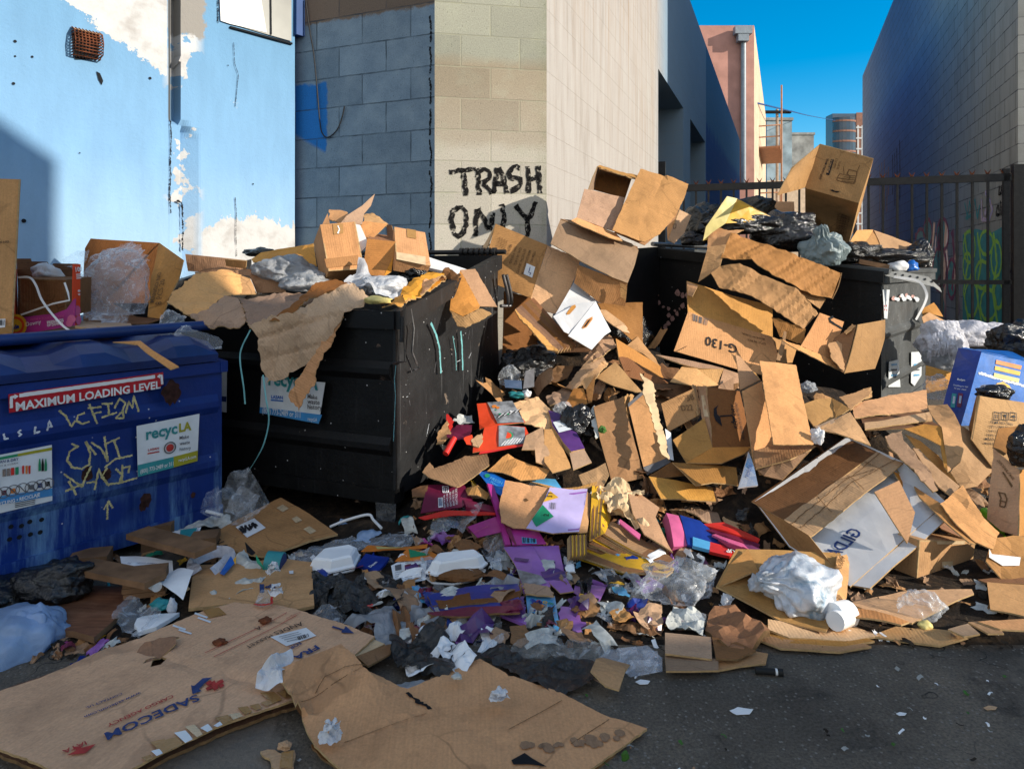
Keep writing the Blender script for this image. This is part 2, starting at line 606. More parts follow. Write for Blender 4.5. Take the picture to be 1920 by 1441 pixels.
def blob(mb,c,r,mat,amp=.25,fr=2.2,seed=0,sub=4,flat=.75,tie=None,smooth=True,stretch=None,rot=0.0,facet=.6):
 """a crumpled bag: a ball of soft material pulled into folds; tie = direction the neck gathers to"""
 bm=bmesh.new()
 bmesh.ops.create_icosphere(bm,subdivisions=sub,radius=1)
 S=V3((seed*3.1,seed*1.9,seed*.7))
 vs=[]
 cr,sr=math.cos(rot),math.sin(rot)
 tv=V3(tie).normalized() if tie else None
 rr=random.Random(seed*7+1)
 planes=[]
 for i in range(34):
  nn=V3((rr.gauss(0,1),rr.gauss(0,1),rr.gauss(0,1))).normalized()
  planes.append((nn,1+rr.uniform(-.14,.06)*facet))
 wd_=tv or V3((rr.uniform(-1,1),rr.uniform(-1,.2),rr.uniform(.3,1))).normalized()
 wu_=wd_.orthogonal().normalized()
 wv_=wd_.cross(wu_)
 for v in bm.verts:
  p=v.co.normalized()
  q=p+V3((noise.noise((p+S)*2.1),noise.noise((p-S)*2.1),noise.noise((p+S*2)*2.1)))*.22
  f=min(dd/max(.18,q.dot(nn)) for nn,dd in planes if q.dot(nn) > .15)
  g=(p+S)*fr
  k=min(1.25,f)*(1+amp*(.8*noise.noise(g*.6)-.22*fold_noise(p+S,fr*1.15,2)-.06*fold_noise(p*1.0-S,fr*4.5,2)))
  wq=p.dot(wd_)
  ws=p-wd_*wq
  wa=math.atan2(ws.dot(wv_),ws.dot(wu_))+.5*noise.noise(p*1.7+S)
  wx,wy=math.cos(wa),math.sin(wa)
  k *= 1-amp*(.34*(abs(noise.noise(V3((wx*3.2,wy*3.2,wq*.9+seed))))*2-.5)+.2*(abs(noise.noise(V3((wx*7.5,wy*7.5,wq*1.4-seed))))*2-.5))
  if tv:
   q=max(0,p.dot(tv))
   side=(p-tv*p.dot(tv))
   ang=math.atan2(side.cross(V3((.3,.9,.2))).dot(tv),side.dot(V3((.3,.9,.2))))
   k *= 1+.10*q*math.sin(ang*11+3*noise.noise(p*3+S))
   k *= 1-.28*q+.55*max(0,q-.9)*10*.6
  x,y,z=p.x*k,p.y*k,p.z*k
  if z < -flat:
   z=-flat+(z+flat)*.15
  x,y,z=x*r[0],y*r[1],z*r[2]
  vs.append(c+V3((x*cr-y*sr,x*sr+y*cr,z)))
 fs=[tuple(v.index for v in f.verts) for f in bm.faces]
 bm.free()
 mb.add(vs,fs,mat,None,smooth)
def fit(O,A,B,C,Y0,sg=(1,1,1),g=.3):
 """corner O at distance Y0 and the picture ends A, B, C of its three edges: find the distances that make them square"""
 o=np.array(P(O[0],O[1],Y0))
 cam=np.array(CAM)
 rays=[np.array(P(q[0],q[1],1.0))-cam for q in (A,B,C)]
 y=np.array([Y0+g*s for s in sg])
 for it in range(80):
  def res(y):
   e=[cam+r*t-o for r,t in zip(rays,y)]
   l=[np.linalg.norm(x)+1e-9 for x in e]
   return np.array([e[0] @ e[1]/l[0]/l[1],e[1] @ e[2]/l[1]/l[2],e[0] @ e[2]/l[0]/l[2]]+[.02*(t-Y0-g*s) for t,s in zip(y,sg)])
  r0=res(y)
  J=np.array([(res(y+np.eye(3)[i]*1e-4)-r0)/1e-4 for i in range(3)]).T
  st=np.linalg.solve(J.T @ J+1e-3*np.eye(3),-J.T @ r0)
  st=np.clip(st,-.08,.08)
  y=y+st
  y=np.clip(y,Y0-.9,Y0+.9)
 e=[V3(cam+r*t-o) for r,t in zip(rays,y)]
 return V3(o),e[0],e[1],e[2]
def carton(label,fb,open_=(),flaps=(),name='cardboard_box',cat='box',group=None,mats=M3,amp=.006,seed=0,skip=(),rib=0.0,th=.005,jit=.004,finish=True,uvr=()):
 """cardboard box on corner + three edge vectors: body with open sides, each flap a part of its own"""
 o,a,b,c=fb
 t=Thing(name,label,cat,group)
 body=t.part('body')
 rr=random.Random(seed+5)
 K={}
 for i in (0,1):
  for j in (0,1):
   for k in (0,1):
    K[i,j,k]=o+a*i+b*j+c*k+V3([rr.uniform(-jit,jit) for _ in range(3)])
 cen=o+(a+b+c)/2
 FC={'a0':((0,0,0),(0,1,0),(0,1,1),(0,0,1)),'a1':((1,0,0),(1,1,0),(1,1,1),(1,0,1)),
          'b0':((0,0,0),(1,0,0),(1,0,1),(0,0,1)),'b1':((0,1,0),(1,1,0),(1,1,1),(0,1,1)),
          'c0':((0,0,0),(1,0,0),(1,1,0),(0,1,0)),'c1':((0,0,1),(1,0,1),(1,1,1),(0,1,1))}
 sfs={}
 for nm,ks in FC.items():
  if nm in open_ or nm in skip:
   continue
  q=[K[k] for k in ks]
  fc=sum(q,V3())/4
  best=None
  for s in range(4):
   w=q[s:]+q[:s]
   for w2 in (w,[w[1],w[0],w[3],w[2]]):
    sc=(w2[0].z+w2[1].z-w2[2].z-w2[3].z)*2+(w2[1].x+w2[2].x-w2[0].x-w2[3].x)
    if best is None or sc > best[0]:
     best=(sc,w2)
  sfs[nm]=quad(body,*best[1],mats=mats,th=th,amp=amp,seed=seed+ord(nm[0])+int(nm[1])*7,inward=cen-fc,rib=rib,uvrot=nm in uvr)
 ax={'a':(a,0),'b':(b,1),'c':(c,2)}
 for fi,fp in enumerate(flaps):
  face,edge,L,ang=fp[:4]
  fmats=fp[4] if len(fp) > 4 else mats
  fn=ax[face[0]][0]*(1 if face[1] == '1' else -1)
  fn=fn.normalized()
  ins=ax[edge[0]][0]*(-1 if edge[1] == '1' else 1)
  ins=ins.normalized()
  kk=[None,None,None]
  kk[ax[face[0]][1]]=int(face[1])
  kk[ax[edge[0]][1]]=int(edge[1])
  fr_=kk.index(None)
  e0,e1=list(kk),list(kk)
  e0[fr_],e1[fr_]=0,1
  p,q=K[tuple(e0)],K[tuple(e1)]
  dr=ins*math.cos(math.radians(ang))+fn*math.sin(math.radians(ang))
  trim=(q-p)*.02
  j1=V3([rr.uniform(-.012,.012) for _ in range(3)])
  j2=V3([rr.uniform(-.012,.012) for _ in range(3)])
  fm=t.part('flap')
  sfs['flap%d' % fi]=quad(fm,p+trim*2+dr*L+j1,q-trim*2+dr*L+j2,q-trim,p+trim,mats=fmats,th=th,amp=.006,seed=seed+31+fi,pin=False,rib=rib)
 if finish:
  t.done()
  return t,sfs
 return t,sfs,body
def sheet(name,label,cat,pts,group=None,deco=None,**kw):
 t=Thing(name,label,cat,group)
 mb=t.part(kw.pop('part','sheet'))
 sf=poly(mb,pts,**kw)
 if deco:
  deco(t,mb,sf)
 t.done()
 return t
# ------------------------------------------------------------------ shared materials
kraft('kraft',(.515,.278,.10),.55)
kraft('kraft_flat',(.60,.335,.155),.35,vary=.1)
kraft('kraft_pale',(.60,.335,.138),.45)
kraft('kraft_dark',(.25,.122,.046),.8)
kraft('kraft_orange',(.55,.275,.080),.45)
kraft('kraft_grey',(.42,.262,.145),.9)
simple('edge',(.47,.31,.15),.85,.2,.3,60)
simple('edge_dark',(.22,.13,.06),.9,.2,.4,60)
simple('tape',(.36,.19,.06),.18,.5,.15,20,.3)
simple('clear_tape',(.62,.46,.28),.12,.6,.2,30,.4)
simple('liner',(.60,.60,.61),.6,.3,.15,6)
simple('white_card',(.74,.74,.74),.55,.3,.12,8)
simple('white_paper',(.80,.81,.82),.7,.3,.08,12,.3)
simple('cream_paper',(.66,.48,.28),.7,.2,.2,14,.3)
simple('news',(.52,.53,.50),.8,.2,.35,30,.3)
simple('foam',(.82,.83,.84),.35,.4,.06,10,.1)
simple('ink',(.018,.016,.018),.6,.2,.3,40)
simple('ink_brown',(.16,.085,.035),.7,.2,.2,40)
simple('ink_navy',(.02,.045,.16),.55,.3,.3,40)
simple('ink_red',(.42,.035,.03),.55,.3,.3,40)
simple('ink_grey',(.12,.12,.13),.6,.2,.2,40)
t=NT('spray')
t.base((.013,.012,.012),.85,.1)
k=t.step(t.noise(t.obj(),42,5,.75),.40,.47)
tr=t.n('ShaderNodeBsdfTransparent')
mx=t.n('ShaderNodeMixShader',{0:k,1:tr.outputs[0],2:t.b.outputs[0]})
t.t.links.new(mx.outputs[0],t.out.inputs['Surface'])
simple('red',(.62,.03,.022),.35,.5,.2,14)
simple('maroon',(.15,.012,.045),.35,.5,.3,14)
simple('magenta',(.38,.03,.22),.35,.5,.25,14)
simple('pink',(.62,.12,.27),.35,.5,.25,14)
simple('purple',(.30,.12,.42),.32,.5,.35,8)
simple('purple_dark',(.09,.03,.16),.35,.5,.3,14)
simple('lilac',(.56,.47,.78),.3,.5,.2,7)
simple('yellow',(.72,.40,.02),.4,.5,.25,14)
simple('green',(.015,.26,.12),.4,.5,.2,14)
simple('teal',(.03,.26,.28),.5,.4,.2,14)
simple('blue_card',(.01,.13,.50),.3,.5,.3,14)
simple('cobalt',(.012,.035,.24),.3,.5,.3,14)
simple('sky_card',(.10,.38,.66),.3,.5,.2,10)
simple('orange',(.70,.21,.03),.4,.5,.25,14)
simple('orange_red',(.70,.06,.015),.35,.5,.12,14)
simple('grey_print',(.27,.28,.30),.35,.5,.8,22)
simple('silver',(.5,.5,.52),.25,.5,.2,14,.1,.9)
simple('steel',(.25,.25,.26),.4,.5,.4,30,.2,.9)
simple('rust',(.17,.055,.025),.85,.2,.6,30,.5)
simple('rust_dark',(.045,.018,.014),.9,.2,.7,40,.5)
simple('black_steel',(.014,.013,.013),.5,.4,.6,25,.3)
simple('rubber',(.015,.015,.015),.7,.3,.3,30)
simple('wood',(.22,.12,.06),.75,.3,.5,9,.3)
simple('lime',(.25,.62,.03),.35,.5,.2,14)
simple('pale_yellow',(.66,.55,.20),.5,.4,.2,14)
simple('sticker_white',(.68,.72,.75),.35,.5,.15,12,.1)
simple('sticker_blue',(.05,.25,.55),.35,.5,.2,12,.1)
simple('sticker_olive',(.35,.33,.02),.35,.5,.2,12,.1)
simple('sticker_red',(.45,.008,.02),.35,.5,.12,12,.1)
simple('chalk',(.52,.46,.22),.8,.2,.4,50)
simple('white_paint',(.62,.66,.72),.6,.3,.4,30)
simple('pink_chip',(.46,.27,.24),.7,.3,.4,40)
simple('teal_paint',(.16,.42,.44),.6,.3,.3,20)
simple('dirt',(.035,.028,.022),.95,.1,.5,14,.6)  # dirt tone, darkened to put shade into the gaps of the rubbish
simple('graf_teal',(.03,.36,.36),.6,.3,.3,8)
simple('graf_lime',(.42,.80,.10),.6,.3,.2,8)
simple('graf_plum',(.28,.04,.14),.6,.3,.3,8)
simple('leaf',(.05,.15,.02),.6,.3,.4,20)
plastic('black_bag',(.008,.008,.009),.16,0,.7,20)
plastic('black_film',(.016,.015,.014),.24,0,.6,16,1,.9)
plastic('dark_bag',(.035,.038,.036),.25,.12,.6,16)
plastic('grey_bag',(.30,.38,.40),.28,.35,.6,14)
plastic('white_bag',(.66,.68,.72),.35,.3,.5,12,1,.5)
t=NT('stuffed_bag')
o=t.obj()
k=t.step(t.noise(o,11,4,.6,1.0),.45,.62)
cc=t.mix(k,(.62,.64,.68),(.16,.27,.38))
cc=t.mix(t.math('MULTIPLY',t.step(t.noise(o,19,4),.55,.66),.6),cc,(.30,.28,.26))
cr_=t.noise(o,34,6,.7,2.5)
cc=t.mix(t.math('MULTIPLY',t.step(cr_,.45,.7),.35),cc,(.70,.72,.76))
t.base(cc,.3,.6)
t.bump(cr_,.3,.012)
plastic('blue_bag',(.36,.52,.78),.28,.35,.6,12,1,.5)
plastic('frost_bag',(.50,.52,.55),.3,.4,.6,20,1,.8)
plastic('tissue',(.82,.83,.86),.75,.25,.2,18,1,.5)
plastic('white_cloth',(.66,.66,.72),.7,.1,.3,16,1,.9)
film('film',(.75,.80,.86),.28)
film('film_thick',(.72,.76,.82),.5)
film('film_grey',(.50,.50,.48),.55)
t=NT('ply')
n1=t.noise(t.obj((3,22,22)),2.2,5,.6,.8)
cc=t.ramp(n1,[(.3,(.13,.048,.022)),(.5,(.21,.085,.04)),(.72,(.29,.14,.075))])
t.base(t.mul(cc,t.n('ShaderNodeMapRange',{'Value':t.noise(t.obj(),7,6,.7),'From Min':.35,'From Max':.65,'To Min':.55,'To Max':1.1}).outputs[0]),.6,.4)
t.bump(n1,.2,.004)
t=NT('asphalt')
o=t.obj()
big=t.noise(o,1.6,7,.65)
cc=t.ramp(big,[(.3,(.046,.038,.030)),(.5,(.092,.077,.060)),(.72,(.17,.14,.105))])
fi=t.noise(o,130,4,.75)
cc=t.mul(cc,t.n('ShaderNodeMapRange',{'Value':fi,'From Min':.3,'From Max':.7,'To Min':.5,'To Max':1.7}).outputs[0])
vo=t.n('ShaderNodeTexVoronoi',{'Vector':o,'Scale':55}).outputs['Distance']
cc=t.mix(t.step(vo,.22,.14),cc,(.20,.18,.155))
sp=t.step(t.noise(o,9,8,.75,1.5),.61,.70)
cc=t.mix(t.math('MULTIPLY',sp,.5),cc,(.15,.13,.11))
dk=t.step(t.noise(o,3.3,6,.7,1.0),.58,.70)
cc=t.mix(t.math('MULTIPLY',dk,.7),cc,(.010,.010,.010))
ck=t.n('ShaderNodeTexVoronoi',{'Vector':t.n('ShaderNodeVectorMath',{0:o,1:t.n('ShaderNodeTexNoise',{'Vector':o,'Scale':6.0}).outputs['Color']},operation='ADD').outputs[0],'Scale':1.6},feature='DISTANCE_TO_EDGE').outputs['Distance']
cc=t.mix(t.math('MULTIPLY',t.step(ck,.012,.004),t.step(t.noise(o,2.2,3),.5,.6)),cc,(.008,.008,.008))
pt=t.step(t.noise(o,1.1,5,.7,.6),.56,.62)
cc=t.mix(t.math('MULTIPLY',pt,.65),cc,(.21,.175,.14))
t.base(cc,t.n('ShaderNodeMapRange',{'Value':big,'To Min':.95,'To Max':.6}).outputs[0],.35)
t.bump(t.math('ADD',fi,t.math('MULTIPLY',vo,.6)),.7,.006)
def cmu(name,tint,bw=.385,rh=.2032,uo=0.0,vo=0.0,mort=.009,mcol=(.30,.28,.24),joint=.5,speck=.6,rough=.85,faint=0.0,rowvar=.12):
 """concrete block wall; tint(t, u, v, brickrandom) gives the paint or block colour"""
 t=NT(name)
 uv=t.uv((1,1,1),(uo,vo,0))
 raw=t.uv()
 wob=t.noise(raw,14,3)
 uvw=t.n('ShaderNodeVectorMath',{0:uv,1:t.n('ShaderNodeVectorMath',{0:t.n('ShaderNodeCombineXYZ',{0:wob,1:wob}).outputs[0],1:(.008,.008,0)},operation='MULTIPLY').outputs[0]},operation='ADD').outputs[0]
 br=t.n('ShaderNodeTexBrick',{'Vector':uvw,'Color1':(0,0,0,1),'Color2':(1,1,1,1),'Mortar':(.5,.5,.5,1),'Scale':1.0,'Mortar Size':mort/2,'Mortar Smooth':.25,'Brick Width':bw,'Row Height':rh},offset=.5,offset_frequency=2)
 sx=t.n('ShaderNodeSeparateXYZ',{0:raw})
 u,v=sx.outputs[0],sx.outputs[1]
 col=tint(t,u,v,br.outputs['Color'])
 bv=t.n('ShaderNodeMapRange',{'Value':br.outputs['Color'],'To Min':1-rowvar,'To Max':1+rowvar}).outputs[0]
 col=t.mul(col,bv)
 s1=t.noise(raw,120,4,.8)
 col=t.mul(col,t.n('ShaderNodeMapRange',{'Value':s1,'From Min':.3,'From Max':.7,'To Min':1-speck*.5,'To Max':1+speck*.22}).outputs[0])
 pv=t.n('ShaderNodeTexVoronoi',{'Vector':raw,'Scale':75,'Randomness':1.0})
 pit=t.math('MULTIPLY',t.step(pv.outputs['Distance'],.22,.12),t.step(t.n('ShaderNodeSeparateColor',{0:pv.outputs['Color']}).outputs[0],.35,.25))
 col=t.mix(t.math('MULTIPLY',pit,speck),col,(.05,.05,.045))
 jm=t.math('MULTIPLY',br.outputs['Fac'],t.n('ShaderNodeMapRange',{'Value':t.noise(raw,5,5,.7),'From Min':.38,'From Max':.62,'To Min':joint*.25,'To Max':joint}).outputs[0])
 col=t.mix(jm,col,mcol)
 t.base(col,rough,.25)
 h=t.math('SUBTRACT',t.math('MULTIPLY',s1,.45*max(speck,.2)),t.math('ADD',t.math('MULTIPLY',br.outputs['Fac'],1.3*(1-faint)),t.math('MULTIPLY',pit,.6)))
 t.bump(h,.55,.008)
 return t
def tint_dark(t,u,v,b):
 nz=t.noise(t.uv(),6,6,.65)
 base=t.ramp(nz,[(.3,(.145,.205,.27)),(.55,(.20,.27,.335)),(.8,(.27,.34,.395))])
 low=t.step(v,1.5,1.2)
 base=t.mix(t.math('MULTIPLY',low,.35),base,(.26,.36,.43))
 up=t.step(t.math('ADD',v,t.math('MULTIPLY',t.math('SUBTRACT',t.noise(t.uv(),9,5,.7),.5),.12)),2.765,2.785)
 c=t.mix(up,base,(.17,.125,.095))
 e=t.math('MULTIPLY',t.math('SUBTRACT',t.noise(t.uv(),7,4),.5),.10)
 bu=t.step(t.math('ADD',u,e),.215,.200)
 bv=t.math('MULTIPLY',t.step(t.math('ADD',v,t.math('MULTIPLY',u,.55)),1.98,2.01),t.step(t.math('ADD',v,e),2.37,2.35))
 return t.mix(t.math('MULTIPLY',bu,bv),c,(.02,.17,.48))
def tint_trash(t,u,v,b):
 nz=t.noise(t.uv(),3.5,5,.6)
 vv=t.math('ADD',v,t.math('MULTIPLY',t.math('SUBTRACT',nz,.5),.12))
 c=t.ramp(t.n('ShaderNodeMapRange',{'Value':vv,'From Min':1.2,'From Max':3.0}).outputs[0],[(.0,(.54,.50,.43)),(.36,(.50,.46,.385)),(.40,(.42,.365,.285)),(.60,(.37,.31,.225)),(.67,(.355,.30,.215)),(.71,(.35,.35,.28)),(1,(.38,.375,.30))])
 g=t.step(t.noise(t.uv(),5,5,.6),.52,.72)
 c=t.mix(t.math('MULTIPLY',g,.4),c,(.44,.45,.34))
 ed=t.math('MULTIPLY',t.step(u,.64,.73),t.step(t.noise(t.uv((1,.6,1)),16,6,.75),.42,.62))
 return t.mix(t.math('MULTIPLY',ed,.45),c,(.26,.27,.17))
def tint_alley(t,u,v,b):
 n1=t.noise(t.uv((9,.9,1)),1.3,6,.65)
 c=t.ramp(n1,[(.25,(.27,.243,.215)),(.45,(.37,.342,.318)),(.75,(.42,.40,.38))])
 st=t.math('MULTIPLY',t.step(t.noise(t.uv((14,.5,1)),1.0,6,.7),.48,.68),t.step(t.math('ADD',v,t.math('MULTIPLY',u,.25)),2.2,4.6))
 c=t.mix(t.math('MULTIPLY',st,.75),c,(.28,.18,.10))
 gr=t.math('MULTIPLY',t.step(t.noise(t.uv((22,1.2,1)),1.0,5,.7),.58,.72),t.step(u,2.6,3.9))
 c=t.mix(t.math('MULTIPLY',gr,.55),c,(.36,.38,.22))
 c=t.mix(t.step(u,4.0,4.9),c,(.20,.28,.36))
 far=t.step(u,9.75,9.8)
 jag=t.step(t.math('ADD',t.math('ADD',v,t.math('MULTIPLY',u,-.02)),t.math('MULTIPLY',t.noise(t.uv((6,1,1)),1.0,3),1.3)),4.5,4.3)
 f2=t.mix(jag,(.06,.15,.25),(.015,.06,.22))
 return t.mix(far,c,f2)
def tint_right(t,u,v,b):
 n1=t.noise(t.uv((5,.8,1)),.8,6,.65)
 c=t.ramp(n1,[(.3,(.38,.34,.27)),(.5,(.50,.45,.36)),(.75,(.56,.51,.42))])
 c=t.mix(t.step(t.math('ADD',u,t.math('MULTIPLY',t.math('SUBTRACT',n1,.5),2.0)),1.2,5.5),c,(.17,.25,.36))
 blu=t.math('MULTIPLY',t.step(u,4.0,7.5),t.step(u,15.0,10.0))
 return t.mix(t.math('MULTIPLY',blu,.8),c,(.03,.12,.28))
def tint_front(t,u,v,b):
 return t.ramp(t.noise(t.uv(),3,5),[(.3,(.50,.47,.40)),(.7,(.64,.61,.54))])
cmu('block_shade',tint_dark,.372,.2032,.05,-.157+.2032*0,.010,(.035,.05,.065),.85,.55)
cmu('block_corner',tint_trash,.385,.2032,.02,-.157+.2032*1,.011,(.36,.35,.25),.7,.6)
cmu('block_alley',tint_alley,.40,.2032,.0,-.157,.008,(.27,.235,.19),.4,.22,faint=.6,rowvar=.02)
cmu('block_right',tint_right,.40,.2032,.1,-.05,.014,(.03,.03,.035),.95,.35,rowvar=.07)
cmu('block_front',tint_front,.40,.2032,.12,-.05,.012,(.12,.11,.10),.8,.35)
simple('stucco_pink',(.52,.27,.215),.9,.2,.18,2.2,.5)
simple('stucco_cream',(.62,.46,.32),.9,.2,.25,2.2,.5)
simple('concrete',(.34,.34,.32),.9,.2,.45,1.2,.4)
simple('concrete_blue',(.30,.38,.42),.9,.2,.45,1.0,.4)
simple('roofing',(.10,.095,.09),.9,.2,.4,2,.4)
simple('glass_dark',(.03,.055,.085),.12,.6,.4,.3,0)
simple('brick_tower',(.27,.14,.10),.8,.2,.2,1,0)
simple('tower_blue',(.05,.085,.13),.3,.5,.2,.4,0)
simple('pale_band',(.55,.56,.56),.7,.2,.1,1,0)
simple('dark_void',(.008,.010,.013),.8,.2,.3,5,0)
simple('shutter',(.045,.06,.075),.45,.5,.3,6,.1)
simple('pipe_grey',(.25,.29,.33),.4,.5,.2,8,.1)
simple('fire_steel',(.42,.20,.10),.6,.4,.3,8,.1)
simple('deep_blue',(.015,.06,.20),.6,.3,.3,5,.2)
simple('wood_pole',(.40,.30,.22),.85,.2,.3,6,.3)
t=NT('mural')
sx=t.n('ShaderNodeSeparateXYZ',{0:t.uv()})
u,v=sx.outputs[0],sx.outputs[1]
nz=t.noise(t.uv((1.2,1,1)),13,7,.72)
nb=t.noise(t.uv(),2.6,4,.6)
blue=t.ramp(t.n('ShaderNodeMapRange',{'Value':v,'From Min':1.0,'From Max':2.7}).outputs[0],[(0,(.33,.49,.66)),(.45,(.19,.36,.57)),(1,(.13,.28,.45))])
blue=t.mul(blue,t.n('ShaderNodeMapRange',{'Value':t.noise(t.uv((3,.8,1)),3,6,.6),'From Min':.3,'From Max':.7,'To Min':.92,'To Max':1.06}).outputs[0])
line=t.math('ADD',t.math('MULTIPLY',u,-.55),1.745)
e=t.math('ADD',t.math('SUBTRACT',v,line),t.math('MULTIPLY',t.math('SUBTRACT',nz,.5),.26))
up=t.math('MULTIPLY',t.step(e,-.002,.003),t.step(u,-.895,-.9))
line2=t.math('ADD',t.math('MULTIPLY',t.math('ABSOLUTE',t.math('ADD',u,.33)),-.35),1.46)
e2=t.math('ADD',t.math('SUBTRACT',line2,v),t.math('MULTIPLY',t.math('SUBTRACT',t.noise(t.uv((1,.6,1)),11,7,.72),.5),.35))
lo=t.math('MULTIPLY',t.step(e2,-.003,.004),t.step(u,-.72,-.68))
cr=t.math('MULTIPLY',t.step(t.math('ABSOLUTE',t.math('ADD',u,.80)),.13,.06),t.step(t.math('ADD',nb,t.math('MULTIPLY',t.math('SUBTRACT',nz,.5),.25)),.53,.535))
cr2=t.math('MULTIPLY',t.step(t.math('ABSOLUTE',t.math('ADD',u,.60)),.16,.02),t.math('MULTIPLY',t.step(v,1.95,2.0),t.step(t.math('ADD',nb,t.math('MULTIPLY',t.math('SUBTRACT',nz,.5),.3)),.64,.645)))
w=t.math('MAXIMUM',t.math('MAXIMUM',up,lo),t.math('MAXIMUM',cr,cr2),clamp=True)
white=t.ramp(t.noise(t.uv(),7,6,.65),[(.3,(.38,.365,.355)),(.5,(.50,.50,.50)),(.8,(.56,.565,.57))])
cc=t.mix(w,blue,white)
bare=t.math('MULTIPLY',t.step(t.math('ADD',v,t.math('MULTIPLY',nz,.18)),2.60,2.62),t.math('MULTIPLY',t.step(u,-.895,-.89),t.step(t.math('ADD',u,t.math('MULTIPLY',nz,.2)),-.56,-.58)))
cc=t.mix(bare,cc,(.26,.245,.225))
slot=t.math('MULTIPLY',t.math('MULTIPLY',t.step(u,-.895,-.885),t.step(u,-.842,-.852)),t.step(v,1.98,2.0))
cc=t.mix(slot,cc,(.075,.08,.085))
spot=t.step(t.noise(t.uv(),23,4,.8),.735,.755)
cc=t.mix(spot,cc,(.10,.09,.085))
t.base(cc,.8,.25)
t.bump(t.math('ADD',t.noise(t.uv(),45,5,.7),t.math('MULTIPLY',w,.3)),.35,.008)
def dump_paint(name,col,chip,streak,spk,wash=None):
 t=NT(name)
 o=t.obj()
 n1=t.noise(o,3,6,.65)
 cc=t.ramp(n1,[(.3,[x*.6 for x in col]),(.6,col),(.85,[min(1,x*1.7+.004) for x in col])])
 if wash:
  zz=t.n('ShaderNodeSeparateXYZ',{0:t.n('ShaderNodeTexCoord').outputs['Object']}).outputs[2]
  k=t.math('MULTIPLY',t.step(t.noise(t.obj((11,11,1.3)),1.0,7,.75),.46,.74),t.step(zz,.42,.26))
  k=t.math('MULTIPLY',k,t.step(t.noise(o,2.3,3),.36,.52))
  cc=t.mix(t.math('MULTIPLY',k,.75),cc,wash)
 st=t.step(t.noise(t.obj((30,30,1.5)),1.0,6,.72),.60,.78)
 cc=t.mix(t.math('MULTIPLY',st,streak),cc,[min(1,x*3.5+.10) for x in col])
 sc=t.step(t.noise(t.obj((60,60,14)),1.0,4,.8,3.0),.695,.72)
 cc=t.mix(t.math('MULTIPLY',sc,streak),cc,(.38,.38,.38))
 pv=t.n('ShaderNodeTexVoronoi',{'Vector':o,'Scale':42})
 d=t.math('MULTIPLY',t.step(pv.outputs['Distance'],.14,.10),t.step(t.n('ShaderNodeSeparateColor',{0:pv.outputs['Color']}).outputs[1],spk,spk-.04))
 cc=t.mix(d,cc,(.5,.5,.5))
 ch=t.step(t.noise(o,8,7,.75,1.0),.665,.68)
 cc=t.mix(ch,cc,chip)
 t.base(cc,t.n('ShaderNodeMapRange',{'Value':t.noise(o,12,5,.7),'To Min':.28,'To Max':.75}).outputs[0],.28)
 t.bump(t.math('ADD',t.noise(o,5,4),t.math('ADD',t.math('MULTIPLY',t.noise(o,60,5,.7),.25),t.math('MULTIPLY',ch,-.3))),.3,.02)
dump_paint('black_dump',(.0045,.0045,.005),(.12,.08,.06),.14,.09)
dump_paint('scuff_dump',(.018,.018,.019),(.17,.13,.10),.75,.16)
dump_paint('grey_dump',(.075,.08,.082),(.40,.37,.34),.5,.25)
dump_paint('blue_dump',(.004,.030,.20),(.05,.022,.018),.10,.16,(.22,.44,.66))
simple('blue_lid',(.006,.028,.14),.45,.4,.4,6,.3)
simple('black_lid',(.014,.014,.015),.5,.4,.4,8,.3)
# ------------------------------------------------------------------ camera,sky,sun
cam=bpy.data.cameras.new('camera')
cam.sensor_fit='HORIZONTAL'
cam.sensor_width=36
cam.lens=24
cam.shift_y=-(720.5-HY)/1920
cam.clip_end=2000
co=bpy.data.objects.new('camera',cam)
co.location=CAM
co.rotation_euler=(math.radians(90),0,0)
COL.objects.link(co)
SC.camera=co
EL=math.radians(20)
SH=V3((.93,-.37,0)).normalized()
SD=SH*math.cos(EL)+V3((0,0,math.sin(EL)))
sl=bpy.data.lights.new('sun','SUN')
sl.energy=3.6
sl.angle=math.radians(.53)
sl.color=(1.0,.91,.77)
so=bpy.data.objects.new('sun',sl)
so.rotation_euler=SD.to_track_quat('Z','Y').to_euler()
so.location=(6,-3,9)
COL.objects.link(so)
wd=bpy.data.worlds.new('World')
SC.world=wd
wd.use_nodes=True
nt=wd.node_tree
bg=nt.nodes['Background']
sk=nt.nodes.new('ShaderNodeTexSky')
sk.sky_type='NISHITA'
sk.sun_disc=False
sk.sun_elevation=EL
sk.sun_rotation=math.atan2(SH.x,SH.y)
sk.air_density=1.0
sk.dust_density=.2
sk.ozone_density=2.2
sk.altitude=300
hs=nt.nodes.new('ShaderNodeHueSaturation')
hs.inputs['Saturation'].default_value=1.6
hs.inputs['Value'].default_value=.8
hs.inputs['Hue'].default_value=.494
nt.links.new(sk.outputs[0],hs.inputs['Color'])
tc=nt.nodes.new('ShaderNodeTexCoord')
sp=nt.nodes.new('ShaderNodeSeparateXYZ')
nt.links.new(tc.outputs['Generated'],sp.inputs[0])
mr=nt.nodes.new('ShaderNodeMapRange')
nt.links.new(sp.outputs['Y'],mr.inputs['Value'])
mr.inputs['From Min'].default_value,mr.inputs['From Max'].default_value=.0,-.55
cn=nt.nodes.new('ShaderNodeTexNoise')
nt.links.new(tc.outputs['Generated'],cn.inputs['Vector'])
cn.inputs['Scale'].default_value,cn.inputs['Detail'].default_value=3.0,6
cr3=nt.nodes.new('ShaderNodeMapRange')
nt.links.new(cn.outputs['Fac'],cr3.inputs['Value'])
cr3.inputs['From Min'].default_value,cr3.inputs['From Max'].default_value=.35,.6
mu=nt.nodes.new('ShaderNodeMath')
mu.operation='MULTIPLY'
